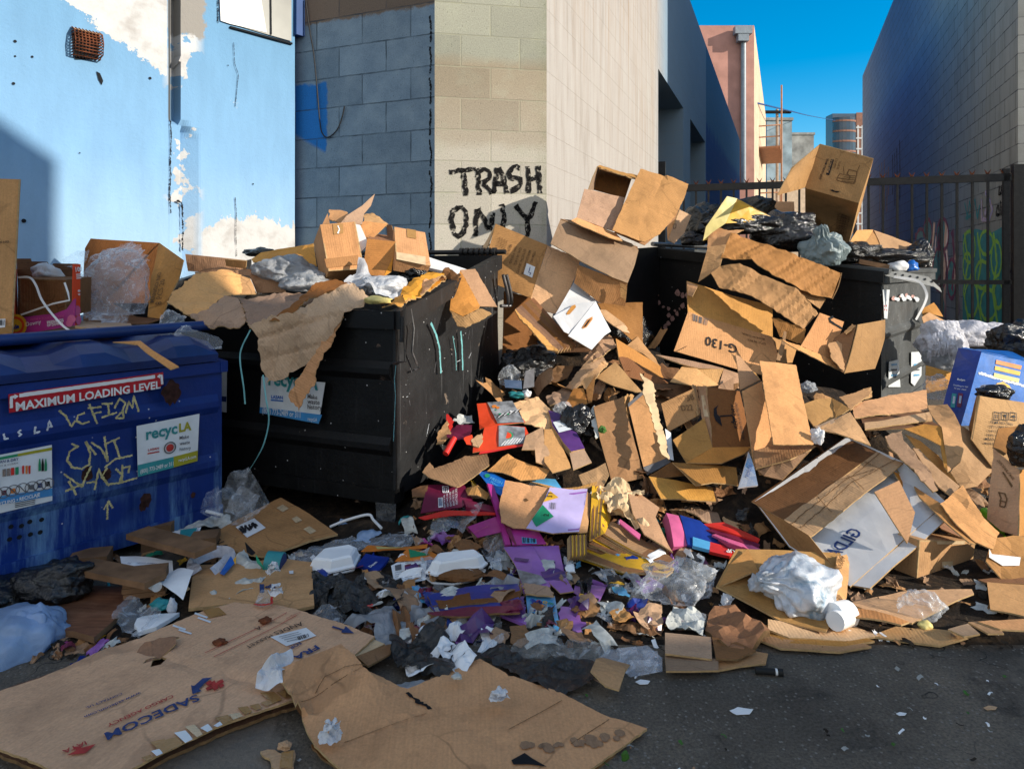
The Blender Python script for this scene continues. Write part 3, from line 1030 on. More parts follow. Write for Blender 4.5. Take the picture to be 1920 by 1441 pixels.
nt.links.new(mr.outputs[0],mu.inputs[0])
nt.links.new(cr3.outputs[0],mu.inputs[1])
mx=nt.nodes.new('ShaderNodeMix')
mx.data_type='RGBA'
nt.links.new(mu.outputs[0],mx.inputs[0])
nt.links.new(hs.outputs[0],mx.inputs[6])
mx.inputs[7].default_value=(5.0,4.8,4.55,1)  # bright clouds added behind the viewer, out of view, to fill the shade
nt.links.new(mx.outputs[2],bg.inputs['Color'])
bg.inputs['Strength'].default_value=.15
SC.view_settings.view_transform='Standard'
SC.view_settings.look='None'
SC.view_settings.exposure=0.8
SC.view_settings.gamma=1.0
SC.cycles.max_bounces=8
SC.cycles.transparent_max_bounces=24
SC.cycles.sample_clamp_indirect=6
# ------------------------------------------------------------------ ground
t=Thing('ground',kind='structure')
mb=t.part('ground')
mb.add([V3((-150,-150,0)),V3((150,-150,0)),V3((150,320,0)),V3((-150,320,0))],[(0,1,2,3)],'asphalt')
t.done()
# ------------------------------------------------------------------ buildings
DA=V3((.371,.928,0)).normalized()
C0,C1,C2=V3((-1.469,4.76,0)),V3((-.4945,4.365,0)),V3((.228,4.495,0))
def wallq(mb,p,q,z0,z1,mat,u0=0.0):
 L=(q-p).length
 a,b=V3((p.x,p.y,z0)),V3((q.x,q.y,z0))
 c,d=V3((q.x,q.y,z1)),V3((p.x,p.y,z1))
 mb.add([a,b,c,d],[(0,1,2,3)],mat,[(u0,z0),(u0+L,z0),(u0+L,z1),(u0,z1)])
def wsurf(p,q):
 return Surf(V3((p.x,p.y,0)),q-p,V3((0,0,1)))
t=Thing('block_building','corner block building with TRASH ONLY sprayed on its cut corner','building')
w=t.part('wall')
HB=5.5
al=lambda s:C2+DA*s
NB=V3((-DA.y,DA.x,0))
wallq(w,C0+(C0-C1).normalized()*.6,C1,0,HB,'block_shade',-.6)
wallq(w,C1,C2,0,HB,'block_corner')
ops=[(4.26,6.5),(7.34,9.6)]
ztop=3.55
for a,b in ((0,4.26),(6.5,7.34),(9.6,20.7)):
 wallq(w,al(a),al(b),0,HB,'block_alley',a)
for a,b in ops:
 wallq(w,al(a),al(b),ztop,HB,'block_alley',a)
 for s in (a,b):
  p,q=al(s),al(s)+NB*.55
  if s == b:
   wallq(w,q,p,0,ztop,'block_alley',4.6)
  else:
   wallq(w,p,q,0,ztop,'block_alley',4.6)
 k=[al(a),al(b),al(b)+NB*.55,al(a)+NB*.55]
 w.add([V3((x.x,x.y,ztop)) for x in k],[(0,1,2,3)],'block_alley')
e2=al(20.7)
bk=[e2,e2+NB*9,C0+NB*7]
wallq(w,e2,e2+NB*9,0,HB,'block_alley',12)
rf=t.part('roof')
rp=[C0+(C0-C1).normalized()*.6,C1,C2,e2,e2+NB*9,C0+(C0-C1).normalized()*.6+DA*8]
rf.add([V3((x.x,x.y,HB-.02)) for x in rp],[tuple(range(6))],'roofing')
for a,b in ops:
 dm=t.part('roller_door')
 p,q=al(a)+NB*.5,al(b)+NB*.5
 n=30
 vs,fs=[],[]
 for i in range(n+1):
  z=ztop*i/n
  o=-NB*(.02 if i % 2 else 0.0)
  vs += [p+o+V3((0,0,z)),q+o+V3((0,0,z))]
 dm.add(vs,[(2*i,2*i+1,2*i+3,2*i+2) for i in range(n)],'shutter')
sf=wsurf(C1,C2)
gm=t.part('graffiti')
z4=lambda x,y:(800+x/6.4,225+y/6.4)
lt=[[(270,625),(420,605),(590,590)],[(430,600),(460,760),(468,915)],
      [(612,600),(622,760),(628,900)],[(600,610),(700,590),(752,615),(750,700),(690,745),(620,755)],[(680,755),(750,830),(780,890)],
      [(850,575),(830,720),(800,880)],[(858,575),(920,700),(960,880)],[(810,770),(940,765)],
      [(1120,575),(1040,560),(970,640),(1010,690),(1120,710),(1130,770),(1060,830),(1000,850)],
      [(1215,555),(1222,720),(1222,880)],[(1335,550),(1350,700),(1355,880)],[(1220,730),(1350,690)],
      [(380,1050),(310,1090),(295,1200),(330,1370),(380,1395),(450,1340),(475,1220),(470,1100),(420,1050),(350,1060)],
      [(585,1395),(595,1230),(610,1070)],[(620,1060),(690,1200),(750,1310)],[(755,1320),(785,1200),(800,1110)],
      [(895,1010),(925,1120),(920,1260),(910,1430)],[(1070,1020),(1140,1110),(1210,1190)],[(1310,980),(1270,1090),(1215,1190),(1210,1400)],
      [(690,1500),(700,1540),(680,1760)],[(750,1490),(780,1540),(770,1760)],[(880,1500),(900,1760)]]
for i,s in enumerate(lt):
 if i in (12,19):
  gm=t.part('graffiti')
 stroke(gm,sf,[z4(*p) for p in s],.032 if i < 19 else .03,'spray',.003,.38,i)
sf2=wsurf(C0,C1)
cb=t.part('cable')
pts=[(575,0),(583,60),(590,100),(596,160),(602,230),(607,252),(618,258),(634,244),(643,222),(648,200)]
tube(cb,smoothline([sf2.pos(*sf2.uv(*p),.012) for p in pts],5),.0045,'black_steel',6)
ck=t.part('corner_crack')
for i in range(9):
 y0=30+i*58
 stroke(ck,sf2,[(806+R.uniform(-1,2),y0),(808+R.uniform(-1,2),y0+25),(806+R.uniform(-1,2),y0+50)],.012,'spray',.003,.6,i)
t.done()
UB=V3((.665,.747,0)).normalized()
NBL=UB.cross(V3((0,0,1)))
sb=Surf(C0,UB,V3((0,0,1)))
t=Thing('stucco_building','light blue stucco building painted with white clouds, cracked upright groove','building')
w=t.part('wall')
us=[-9,-6,-4,-3,-2.5]+[-2.2+.1*i for i in range(13)]+[-.95+.012*i for i in range(26)]+[-.62+.09*i for i in range(7)]
us=sorted(u for u in us if u < -.05)+[-.05]
vs_=[i*.035 for i in range(130)]
u_a,u_b=sb.uv(317,100)[0],sb.uv(336,100)[0]
u_c,u_d=sb.uv(342,300)[0],sb.uv(374,300)[0]
vsplit=sb.uv(330,222)[1]
def relief(u,v):
 k=.004*noise.noise(V3((u*3,v*3,2)))
 vv=vsplit+.03*noise.noise(V3((u*9,3,1)))-(u-u_a)*.25
 if v > vv:
  e=.012*noise.noise(V3((4,v*7,1)))
  if u_a < u < u_b+e:
   k -= .075
 else:
  s=u_c+.015*noise.noise(V3((7,v*3,1)))
  if s < u < u_d:
   k -= .06*(1-(u-s)/(u_d-s))*(1 if v < vv-.05 else max(0,(vv-v)/.05))
  elif u_a < u <= s:
   k -= .012
 return k
vv=[sb.pos(u,v,relief(u,v)) for v in vs_ for u in us]
W=len(us)
w.add(vv,[(j*W+i,j*W+i+1,(j+1)*W+i+1,(j+1)*W+i) for j in range(len(vs_)-1) for i in range(W-1)],'mural',[(u,v) for v in vs_ for u in us])
e=sb.pos(-.05,0,0)
wallq(w,e,e-NBL*.30,0,4.5,'deep_blue')
boxm(w,sb.pos(-.05,0,-.22),UB*.07,V3((0,0,2.66)),NBL*.10,'deep_blue')
rf=t.part('roof')
rf.add([V3((p.x,p.y,4.5)) for p in (sb.pos(-9,0,0),sb.pos(-.05,0,0),sb.pos(-.05,0,-6),sb.pos(-9,0,-6))],[(0,1,2,3)],'roofing')
wp=t.part('window_board')
patch(wp,sb,[(430,-60),(545,-60),(545,78),(432,46)],'concrete',.010)
patch(wp,sb,[(408,-60),(478,-60),(498,62),(430,46),(412,40)],'white_card',.014)
stroke(wp,sb,[(505,-40),(506,66)],.012,'dark_void',.016,.1)
sl_=t.part('sill')
a,b=sb.uv(430,50),sb.uv(546,80)
boxm(sl_,sb.pos(a[0],a[1]-.012,0),UB*(b[0]-a[0]),V3((0,0,.012)),NBL*.018,'dark_void')
dk=t.part('electrical_duct')
boxm(dk,sb.pos(-.055,2.70,-.06),UB*.15,V3((0,0,1.4)),NBL*.09,'deep_blue')
vt=t.part('vent')
c_=sb.uv(160,84)
wv,hv=.135,.16
prof=[(-.5,.5,0),(-.5,.5,.05),(-.5,-.25,.09),(-.42,-.5,.085)]
for i in range(9):
 x=-wv/2+wv*i/8
 pth=[(x,hv/2,.01),(x,hv*.36,.055),(x,0,.075),(x,-hv*.35,.065),(x*.9,-hv/2,.01)]
 tube(vt,[sb.pos(c_[0]+p[0],c_[1]+p[1],p[2]) for p in pth],.0032,'rust',5)
for j in range(9):
 y=hv*.34-hv*.80*j/8
 dep=.058+.017*math.sin(j/8*3.1)
 if j == 8:
  dep=.03
 tube(vt,[sb.pos(c_[0]-wv/2,c_[1]+y,.005),sb.pos(c_[0]-wv/2,c_[1]+y,dep),sb.pos(c_[0]+wv/2,c_[1]+y,dep),sb.pos(c_[0]+wv/2,c_[1]+y,.005)],.0032,'rust',5)
hd=t.part('vent_hood')
for q in ([(-wv/2,hv/2,.002),(wv/2,hv/2,.002),(wv/2,hv*.34,.062),(-wv/2,hv*.34,.062)],):
 hd.add([sb.pos(c_[0]+a,c_[1]+b,d) for a,b,d in q],[(0,1,2,3)],'cream_paper')
patch(hd,sb,[(134,62),(186,62),(184,112),(140,112)],'dark_void',.006)
for x,y,r in ((28,78,.012),(28,106,.008),(60,107,.01),(25,157,.012),(281,147,.013),(149,287,.006),(44,414,.018),(427,123,.006),(474,345,.008)):
 ho=t.part('hole')
 disc(ho,sb,(x,y),r*.62,'dark_void',.006,8)
patch(ho,sb,[(180,134),(187,138),(193,152),(190,160),(184,150)],'dark_void',.006)
for s,wd_ in (([(318,225),(320,260),(318,300),(319,330),(317,360),(319,400)],.008),([(437,80),(439,120),(446,140),(443,170),(440,200)],.0035),([(440,370),(442,400),(441,440),(443,480)],.004),([(330,376),(340,380),(342,420),(341,470)],.010),([(407,0),(408,44)],.006)):
 ck=t.part('crack')
 stroke(ck,sb,s,wd_,'spray',.008,.8,int(s[0][0]))
t.done()
R0=V3((5.70,7.69,0))
DP=V3((DA.y,-DA.x,0))
t=Thing('block_warehouse','tall block warehouse with a bare side wall shading the alley, graffiti low down','building')
w=t.part('wall')
e3=R0+DA*16.6
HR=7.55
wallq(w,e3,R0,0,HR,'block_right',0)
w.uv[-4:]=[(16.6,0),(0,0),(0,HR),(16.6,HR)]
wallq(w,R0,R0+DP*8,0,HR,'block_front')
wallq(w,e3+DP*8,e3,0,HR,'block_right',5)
rf=t.part('roof')
rf.add([V3((p.x,p.y,HR-.01)) for p in (R0,R0+DP*8,e3+DP*8,e3)],[(0,1,2,3)],'roofing')
sr=Surf(R0,-DA,V3((0,0,1)))
g1=t.part('graffiti')
z8=lambda x,y:(1200+x/2.667,260+y/2.667)
big=[[(1620,470),(1700,430),(1800,470),(1810,930),(1620,930)]]
patch(g1,sr,[z8(1615,480),z8(1680,450),z8(1760,470),z8(1815,440),z8(1815,950),z8(1615,950)],'graf_teal',.004)
for cx,cy,rx,ry in ((1650,540,30,80),(1735,520,34,60),(1640,640,22,70),(1715,680,36,70),(1785,600,26,90),(1660,800,34,90),(1745,830,40,80),(1795,780,22,70)):
 stroke(g1,sr,[z8(cx+rx*math.cos(a*.5236),cy+ry*math.sin(a*.5236)) for a in range(12)],.05,'graf_lime',.007,.3,cx,True)
for x0 in (1625,1690,1770):
 stroke(g1,sr,[z8(x0,470),z8(x0+18,620),z8(x0-5,760),z8(x0+22,930)],.07,'graf_lime',.006,.3,x0)
g1=t.part('graffiti')
for s in ([(1625,320),(1640,390),(1650,310),(1665,400)],[(1630,400),(1668,380)],[(1675,300),(1690,400),(1700,330)]):
 stroke(g1,sr,[z8(*p) for p in s],.05,'graf_teal',.005,.4)
g1=t.part('graffiti')
for s in ([(1710,300),(1712,400),(1745,410)],[(1730,260),(1745,330),(1725,380)],[(1750,300),(1765,360),(1745,420)]):
 stroke(g1,sr,[z8(*p) for p in s],.06,'blue_card',.005,.4)
g1=t.part('graffiti')
for s in ([(1790,330),(1782,380),(1800,380),(1795,330)],[(1805,310),(1808,385)],[(1800,235),(1795,280),(1812,270),(1808,235)]):
 stroke(g1,sr,[z8(*p) for p in s],.04,'spray',.005,.4)
g1=t.part('graffiti')
for cx,cy,rx,ry in ((1405,520,24,70),(1440,470,22,70),(1515,480,30,80),(1500,650,34,110),(1420,660,30,90),(1560,700,22,100)):
 patch(g1,sr,[z8(cx+rx*math.cos(a*.5236),cy+ry*math.sin(a*.5236)) for a in range(12)],'graf_teal',.003)
 stroke(g1,sr,[z8(cx+rx*math.cos(a*.5236),cy+ry*math.sin(a*.5236)) for a in range(12)],.07,'graf_plum',.005,.3,cx,True)
g1=t.part('graffiti')
for i in range(15):
 x0_=1380+i*15+R.uniform(-6,6)
 y0_,y1_=R.uniform(400,560),R.uniform(640,900)
 g1=t.part('graffiti')
 stroke(g1,sr,[z8(x0_,y0_),z8(x0_+R.uniform(-14,14),(y0_+y1_)/2),z8(x0_+R.uniform(-9,9),y1_)],R.uniform(.06,.2),('graf_plum','graf_teal','purple_dark','blue_card')[i % 4],.0022+i*.0001,.5,i)
zr=lambda x,y:(1620+x/6.4,225+y/6.4)
for x0,y0,y1,m in ((345,420,900,'spray'),(370,390,1030,'spray'),(395,340,900,'spray'),(430,240,960,'spray'),(190,540,1120,'wood'),(215,510,1130,'wood'),(245,480,1080,'wood'),(275,600,1100,'wood'),(295,560,900,'wood')):
 stroke(g1,sr,[zr(x0,y0),zr(x0+4,(y0+y1)/2),zr(x0,y1)],.09,m,.004,.5,x0)
t.done()
t=Thing('flat_roofed_house','plain plastered house standing across the street behind the viewer','building')
w=t.part('wall')
hv,yb=3.2,-1.27
boxm(w,V3((4.2,yb-8,0)),V3((14,0,0)),V3((0,8,0)),V3((0,0,hv)),'stucco_cream')
rf=t.part('roof')
boxm(rf,V3((4.2,yb-8,hv)),V3((14,0,0)),V3((0,8,0)),V3((0,0,.03)),'roofing')
t.done()
t=Thing('shade_board','gable-topped board on two posts, added out of view to shade the blue wall','shade_board')
pu=V3((-SH.y,SH.x,0))  # unseen caster added and shaped for the gabled shadow on the blue wall
bp_=lambda u,z,o=0:SH*(5.57+o)+pu*u+V3((0,0,z))
bd_=t.part('board')
ol=[bp_(-1.6,2.3),bp_(2.50,2.3),bp_(2.50,5.02),bp_(.45,6.86),bp_(-1.6,5.02)]
bd_.add(ol+[p+SH*.12 for p in ol],[(0,1,2,3,4),(9,8,7,6,5)]+[(i,(i+1) % 5,5+(i+1) % 5,5+i) for i in range(5)],'stucco_cream')
for u in (-.8,1.3):
 ps=t.part('post')
 tube(ps,[bp_(u,0,.2),bp_(u,2.6,.2)],.07,'steel',8)
t.done()
# ------------------------------------------------------------------ far end of the alley
t=Thing('pink_building','pink stucco building with a grey drainpipe at the far end of the alley','building')
w=t.part('wall')
Yp=26.0
pl,pr=P(1225,500,Yp),P(1414,500,Yp)
pl.z=pr.z=0
zt=P(1414,48,Yp).z
wallq(w,pl,pr,0,zt,'stucco_pink')
pe=pr+V3((.371,.928,0))*17
zt2=zt
wallq(w,pr,pe,0,zt2,'stucco_cream')
w.add([V3((p.x,p.y,zt-.02)) for p in (pl,pr,pe,pl+(pe-pr))],[(0,1,2,3)],'roofing')
dp=t.part('drainpipe')
tube(dp,[P(1394,345,Yp-.12),P(1394,75,Yp-.12)],.10,'pipe_grey',8)
dh=t.part('rain_head')
c=P(1393,62,Yp-.25)
boxm(dh,c+V3((-.32,-.12,-.05)),V3((.64,0,0)),V3((0,.3,0)),V3((0,0,.28)),'pipe_grey')
boxm(dh,c+V3((-.2,-.1,-.32)),V3((.4,0,0)),V3((0,.26,0)),V3((0,0,.27)),'pipe_grey')
t.done()
t=Thing('fire_escape','rusty orange fire escape on the pink building side wall','fire escape')
DA_=V3((.371,.928,0)).normalized()
sd=V3((DA_.y,-DA_.x,0))
for lv in (3.4,6.4):
 pf=t.part('platform')
 a=pr+DA_*5+V3((0,0,lv))
 boxm(pf,a,sd*.9,DA_*5,V3((0,0,.08)),'fire_steel')
 rl=t.part('railing')
 for k in range(9):
  q=a+sd*.9+DA_*(5*k/8)
  tube(rl,[q,q+V3((0,0,1))],.03,'fire_steel',5)
 for h in (.5,1.0):
  tube(rl,[a+V3((0,0,h)),a+sd*.9+V3((0,0,h)),a+sd*.9+DA_*5+V3((0,0,h))],.03,'fire_steel',5)
ld=t.part('ladder')
for k in (0,.5):
 tube(ld,[pr+DA_*(6+k)+sd*.95+V3((0,0,.6)),pr+DA_*(6+k)+sd*.95+V3((0,0,9.4))],.04,'fire_steel',5)
for k in range(26):
 q=pr+DA_*6+sd*.95+V3((0,0,.8+k*.33))
 tube(ld,[q,q+DA_*.5],.025,'fire_steel',5)
t.done()
t=Thing('utility_pole','wooden utility pole with a dark crossarm beyond the alley','pole')
po=t.part('pole')
a=P(1457,205,42)
tube(po,[V3((a.x,42,0)),a],.09,'wood_pole',8)
cr_=t.part('crossarm')
boxm(cr_,P(1434,212,41.8),P(1484,212,41.8)-P(1434,212,41.8),V3((0,.2,0)),V3((0,0,.16)),'dark_void')
t.done()
t=Thing('power_line','thin overhead wire running from the crossarm towards the tower','wire')
mb=t.part('wire')
tube(mb,smoothline([P(1392,187,26),P(1484,209,42),P(1522,218,70),P(1566,226,120)],4),.04,'deep_blue',5)
t.done()
def far_block(name,label,x0,x1,yt,Y,dep,mat,extra=None,cat='building',side=None):
 t=Thing(name,label,cat)
 w=t.part('wall')
 a,b=P(x0,500,Y),P(x1,500,Y)
 z=P(x0,yt,Y).z
 boxm(w,V3((a.x,Y,0)),V3((b.x-a.x,0,0)),V3((0,dep,0)),V3((0,0,z)),mat)
 if extra:
  extra(t,V3((a.x,Y,0)),b.x-a.x,z,Y)
 t.done()
def ex_grey(t,o,wd,z,Y):
 p=t.part('parapet')
 boxm(p,o+V3((-.1,-.1,z)),V3((wd+.2,0,0)),V3((0,.4,0)),V3((0,0,.25)),'concrete')
 p=t.part('lower_band')
 boxm(p,o+V3((0,-.05,0)),V3((wd,0,0)),V3((0,.04,0)),V3((0,0,z*.62)),'stucco_cream')
far_block('concrete_building','pale blue grey concrete building beside the utility pole',1438,1485,226,62,8,'concrete_blue',ex_grey)
far_block('concrete_building','lower weathered concrete building with a shaded left side',1478,1526,253,74,8,'concrete',ex_grey)
far_block('low_building','low white roofed building in front of the brick tower',1520,1593,284,90,10,'pale_band')
def ex_tower(t,o,wd,z,Y):
 for k in range(26):
  p=t.part('window_band')
  zz=z-3.2-k*3.4
  boxm(p,o+V3((-.1,-.2,zz)),V3((wd*.52,0,0)),V3((0,.15,0)),V3((0,0,1.9)),'glass_dark')
 p=t.part('brick_bay')
 boxm(p,o+V3((wd*.56,-.15,0)),V3((wd*.44,0,0)),V3((0,.15,0)),V3((0,0,z+.3)),'brick_tower')
 for k in range(5):
  p=t.part('pale_column')
  boxm(p,o+V3((wd*(.58+.1*k),-.25,0)),V3((.5,0,0)),V3((0,.2,0)),V3((0,0,z-4)),'pale_band')
 for k in range(20):
  p=t.part('pale_ledge')
  boxm(p,o+V3((wd*.55,-.35,z-5-k*3.6)),V3((wd*.45,0,0)),V3((0,.1,0)),V3((0,0,.5)),'pale_band')
 p=t.part('glass_bay')
 r=wd*.27
 n=10
 vs=[]
 for i in range(n+1):
  a=math.pi*i/n
  x,y=o.x+r-r*math.cos(a),o.y-r*.5*math.sin(a)
  vs += [V3((x,y,0)),V3((x,y,z-1.5))]
 p.add(vs,[(2*i,2*i+2,2*i+3,2*i+1) for i in range(n)],'glass_dark')
 for k in range(24):
  vs=[]
  for i in range(n+1):
   a=math.pi*i/n
   x,y=o.x+r-(r+.1)*math.cos(a),o.y-(r+.3)*.5*math.sin(a)
   vs += [V3((x,y,z-3-k*3.4)),V3((x,y,z-2.4-k*3.4))]
  p.add(vs,[(2*i,2*i+2,2*i+3,2*i+1) for i in range(n)],'brick_tower')
far_block('office_tower','brick and dark glass office tower with a curved corner, far beyond the alley',1561,1640,213,230,5,'tower_blue',ex_tower)
# ------------------------------------------------------------------ gate
GA,GB=V3((1.98,8.80,0)),V3((5.60,7.66,0))
t=Thing('security_gate','black iron bar gate with rusty spikes closing the alley','gate')
gd=(GB-GA).normalized()
gl=(GB-GA).length
gn=V3((gd.y,-gd.x,0))
for z,h in ((2.06,.085),(.90,.05),(.15,.06)):
 r_=t.part('rail')
 boxm(r_,GA+V3((0,0,z))-gn*.02,gd*gl,-gn*.05*-1,V3((0,0,h)),'black_steel')
n=25
for i in range(n):
 q=GA+gd*(gl*(i+.5)/n)
 b_=t.part('bar')
 boxm(b_,q+V3((0,0,.12))-gd*.012,gd*.024,gn*.024,V3((0,0,1.95)),'black_steel')
 s_=t.part('spike')
 o=q+V3((0,0,2.145))
 for sg in (-1,1):
  s_.add([o-gd*.012+gn*.01,o+gd*.012+gn*.01,o+gd*.035*sg+V3((0,0,.06))+gn*.01,o-gd*.012-gn*.01,o+gd*.012-gn*.01],[(0,1,2),(1,4,2),(4,3,2),(3,0,2)],'rust')
for q,h in ((GA-gd*.05,2.45),(GB+gd*.06,2.24)):
 p_=t.part('post')
 boxm(p_,q-gd*.05-gn*.05,gd*.10,gn*.10,V3((0,0,h)),'black_steel')
f_=t.part('stile')
boxm(f_,GB-gd*.08-gn*.03,gd*.06,gn*.06,V3((0,0,2.2)),'black_steel')
br=t.part('bracket')
boxm(br,GB+V3((0,0,1.03))-gn*.10,gd*.22,gn*.02,V3((0,0,.03)),'rust')
t.done()
# ------------------------------------------------------------------ dumpsters
def dumpster(name,label,A,f,b,W,Dp,zf,zb,mat,sidemat=None,z0=.13,ribs=(.34,.66),rd=.022,rh=.075,rp=.035):
 t=Thing(name,label,'dumpster')
 A=V3((A[0],A[1],0))
 f,b=V3((*f,0)).normalized(),V3((*b,0)).normalized()
 sm=sidemat or mat
 L=lambda l,d,z:A+f*l+b*d+V3((0,0,z))
 zt=lambda d:zf+(zb-zf)*min(1,d/Dp)
 body=t.part('body')
 th=.012
 Z=V3((0,0,1))
 def wall(p,q,r,s,m,inn):
  quad(body,p,q,r,s,(m,m,m),.012,.004,2.5,int(abs(p.x*90)) % 50,.09,True,inward=inn)
 cen=L(W/2,Dp/2,.5)
 wall(L(0,0,zf),L(W,0,zf),L(W,0,z0),L(0,0,z0),mat,b)
 wall(L(0,Dp,zb),L(W,Dp,zb),L(W,Dp,z0),L(0,Dp,z0),mat,-b)
 wall(L(0,0,zf),L(0,Dp,zb),L(0,Dp,z0),L(0,0,z0),sm,f)
 wall(L(W,0,zf),L(W,Dp,zb),L(W,Dp,z0),L(W,0,z0),sm,-f)
 boxm(body,L(.01,.01,z0),f*(W-.02),b*(Dp-.02),Z*.02,mat)
 rim=t.part('rim')
 h=rh
 sl=(L(0,Dp,zb)-L(0,0,zf))
 boxm(rim,L(-.012,-rp,zf-h),f*(W+.024),b*(rp+.015),Z*h,mat)
 boxm(rim,L(-.012,Dp-.02,zb-h),f*(W+.024),b*.05,Z*h,mat)
 boxm(rim,L(-rp,-.02,zf-h),f*(rp+.015),sl,Z*h,sm)
 boxm(rim,L(W-.015,-.02,zf-h),f*.05,sl,Z*h,sm)
 for k,z in enumerate(ribs):
  rb=t.part('rib')
  p=[L(.02,-.001,z-.04),L(.02,-rd,z-.012),L(.02,-rd,z+.012),L(.02,-.001,z+.04)]
  rb.add(p+[x+f*(W-.04) for x in p],[(0,1,5,4),(1,2,6,5),(2,3,7,6),(0,3,2,1),(4,5,6,7)],mat)
 bs=t.part('base_frame')
 boxm(bs,L(.0,-.01,z0-.03),f*W,b*.08,Z*.06,mat)
 boxm(bs,L(.0,Dp-.07,z0-.03),f*W,b*.08,Z*.06,mat)
 for l_ in (.12,W-.12):
  for d_ in (.14,Dp-.14):
   cs=t.part('caster')
   tube(cs,[L(l_-.025,d_,.065),L(l_+.025,d_,.065)],.065,'rubber',14)
   boxm(cs,L(l_-.045,d_-.03,.06),f*.09,b*.06,Z*.07,'black_steel')
 return t,L,f,b
# --- black dumpster in the middle
tA,LA,fA,bA=dumpster('dumpster','black dumpster with a torn sheet of cardboard hanging over its front',(-.489,2.87),(-.922,.387),(.371,.928),1.75,1.10,.915,1.165,'black_dump','scuff_dump')
sfF=Surf(LA(1.75,-.012,0),-fA,V3((0,0,1)))
sfS=Surf(LA(-.012,0,0),bA,V3((0,0,1)))
hb=tA.part('hinge_rod')
tube(hb,[LA(-.04,1.12,1.185),LA(1.75,1.12,1.185)],.014,'black_steel',8)
for k in range(7):
 q=LA(.02+k*.035,1.12,1.185)
 tube(hb,[q,LA(.02+k*.035+.02,1.12,1.185)],.026,'black_steel',10)
z6=lambda x,y:(300+x/2.743,360+y/2.743)
lt_=tA.part('latch_bar')
w6=lambda x,y,o=.02:sfS.pos(*sfS.uv(*z6(x,y)),o)
tube(lt_,[w6(1238,570),w6(1232,700),w6(1240,870),w6(1170,878)],.005,'black_steel',7)
tube(lt_,[w6(1268,600),w6(1285,700),w6(1275,820),w6(1300,880),w6(1310,905),w6(1285,915)],.005,'steel',7)
tube(lt_,[w6(1215,640,.03),w6(1210,770,.03)],.009,'black_steel',8)
hd_=tA.part('handle')
for x in (1722,1740):
 tube(hd_,smoothline([w6(x,425,.05),w6(x+15,520,.06),w6(x+25,580,.05),w6(x+5,585,.03)],3),.010,'steel',7)
pd=tA.part('paint_drip')
for i,s in enumerate(([(1383,672),(1410,730),(1428,800),(1436,930)],[(1538,715),(1545,800),(1548,915)],[(1497,740),(1512,830),(1515,915)],[(1203,890),(1195,960),(1200,1050),(1190,1280)])):
 stroke(pd,sfS,[z6(*p) for p in s],.013 if i < 2 else .005,'teal_paint',.010,.3,i)
for i in range(14):
 x,y=R.uniform(1215,1715),R.uniform(640,1190)
 a,l=R.choice((R.gauss(1.5,.25),R.gauss(-.5,.5))),R.uniform(8,60)
 stroke(pd,sfS,[z6(x,y),z6(min(1725,x+l*math.cos(a)),y+l*math.sin(a))],.0022,R.choice(('ink_grey','steel','white_paint')),.010,.9,i)
st=tA.part('sticker',label='torn white and blue recycling sticker, half covered by cardboard')
pp=[z6(538,945),z6(865,975),z6(832,1185),z6(530,1130)]
patch(st,sfF,pp,'sticker_white',.020)
patch(st,sfF,[z6(532,1100),z6(850,1140),z6(832,1185),z6(530,1130)],'sticker_blue',.022)
text(st,sfF,z6(575,985),z6(830,1012),'recycLA','teal',.03,1.1,.023)
text(st,sfF,z6(545,1130),z6(740,1155),'(800) 773-2489 or 311','sticker_white',.01,1.5,.024)
text(st,sfF,z6(778,1168),z6(826,1174),'recycLA','sticker_white',.01,1.5,.024)
for i,wv_ in enumerate(('Make','waste','history')):
 text(st,sfF,z6(776,1055+i*27),z6(776+(50,62,74)[i],1061+i*27),wv_,'ink_grey',.01,1.1,.023)
text(st,sfF,z6(590,1055),z6(650,1060),'LASAN','blue_card',.03,.9,.023)
stroke(st,sfF,[z6(588,1064),z6(652,1069)],.006,'blue_card',.023,.1)
s2=tA.part('sticker')
patch(s2,sfF,[z6(330,910),z6(358,912),z6(356,1130),z6(328,1125)],'sticker_white',.016)
patch(s2,sfF,[z6(330,1045),z6(357,1048),z6(356,1075),z6(329,1072)],'ink_navy',.018)
pb=tA.part('lid')
quad(pb,LA(.05,1.17,1.15),LA(.9,1.17,1.15),LA(.9,1.23,.25),LA(.05,1.23,.25),('black_lid',)*3,.02,.01,2)
quad(pb,LA(.92,1.17,1.15),LA(1.72,1.17,1.15),LA(1.72,1.23,.25),LA(.92,1.23,.25),('black_lid',)*3,.02,.01,2)
tA.done()
# --- blue recycling dumpster on the left
tB,LB,fB,bB=dumpster('dumpster','blue recycling dumpster with a red MAXIMUM LOADING LEVEL strip',(-1.22,2.87),(-.64,-.768),(-.768,.64),1.95,1.10,.705,.79,'blue_dump',z0=.075,ribs=(.53,.285),rd=.014,rh=.045,rp=.016)
sfB=Surf(LB(1.95,-.008,0),-fB,V3((0,0,1)))
for a,b2 in ((.03,1.03),(1.06,1.93)):
 ld=tB.part('lid')
 n=12
 prof=[(-.025,.71),(-.03,.74),(.0,.755),(.06,.785),(.4,.80),(.75,.815),(1.08,.83)]
 vs,fs=[],[]
 for i in range(n+1):
  l=a+(b2-a)*i/n
  bumpy=.028 if (i % 4) in (1,2) else 0.0
  for j,(d,z) in enumerate(prof):
   vs.append(LB(l,d+(-.0 if j < 2 else 0),z+(bumpy if j in (2,3,4) else 0)))
 k=len(prof)
 for i in range(n):
  for j in range(k-1):
   fs.append((i*k+j,(i+1)*k+j,(i+1)*k+j+1,i*k+j+1))
 fs.append(tuple(range(k)))
 fs.append(tuple(n*k+j for j in range(k))[::-1])
 ld.add(vs,fs,'blue_lid')
rb=tB.part('lock_bar')
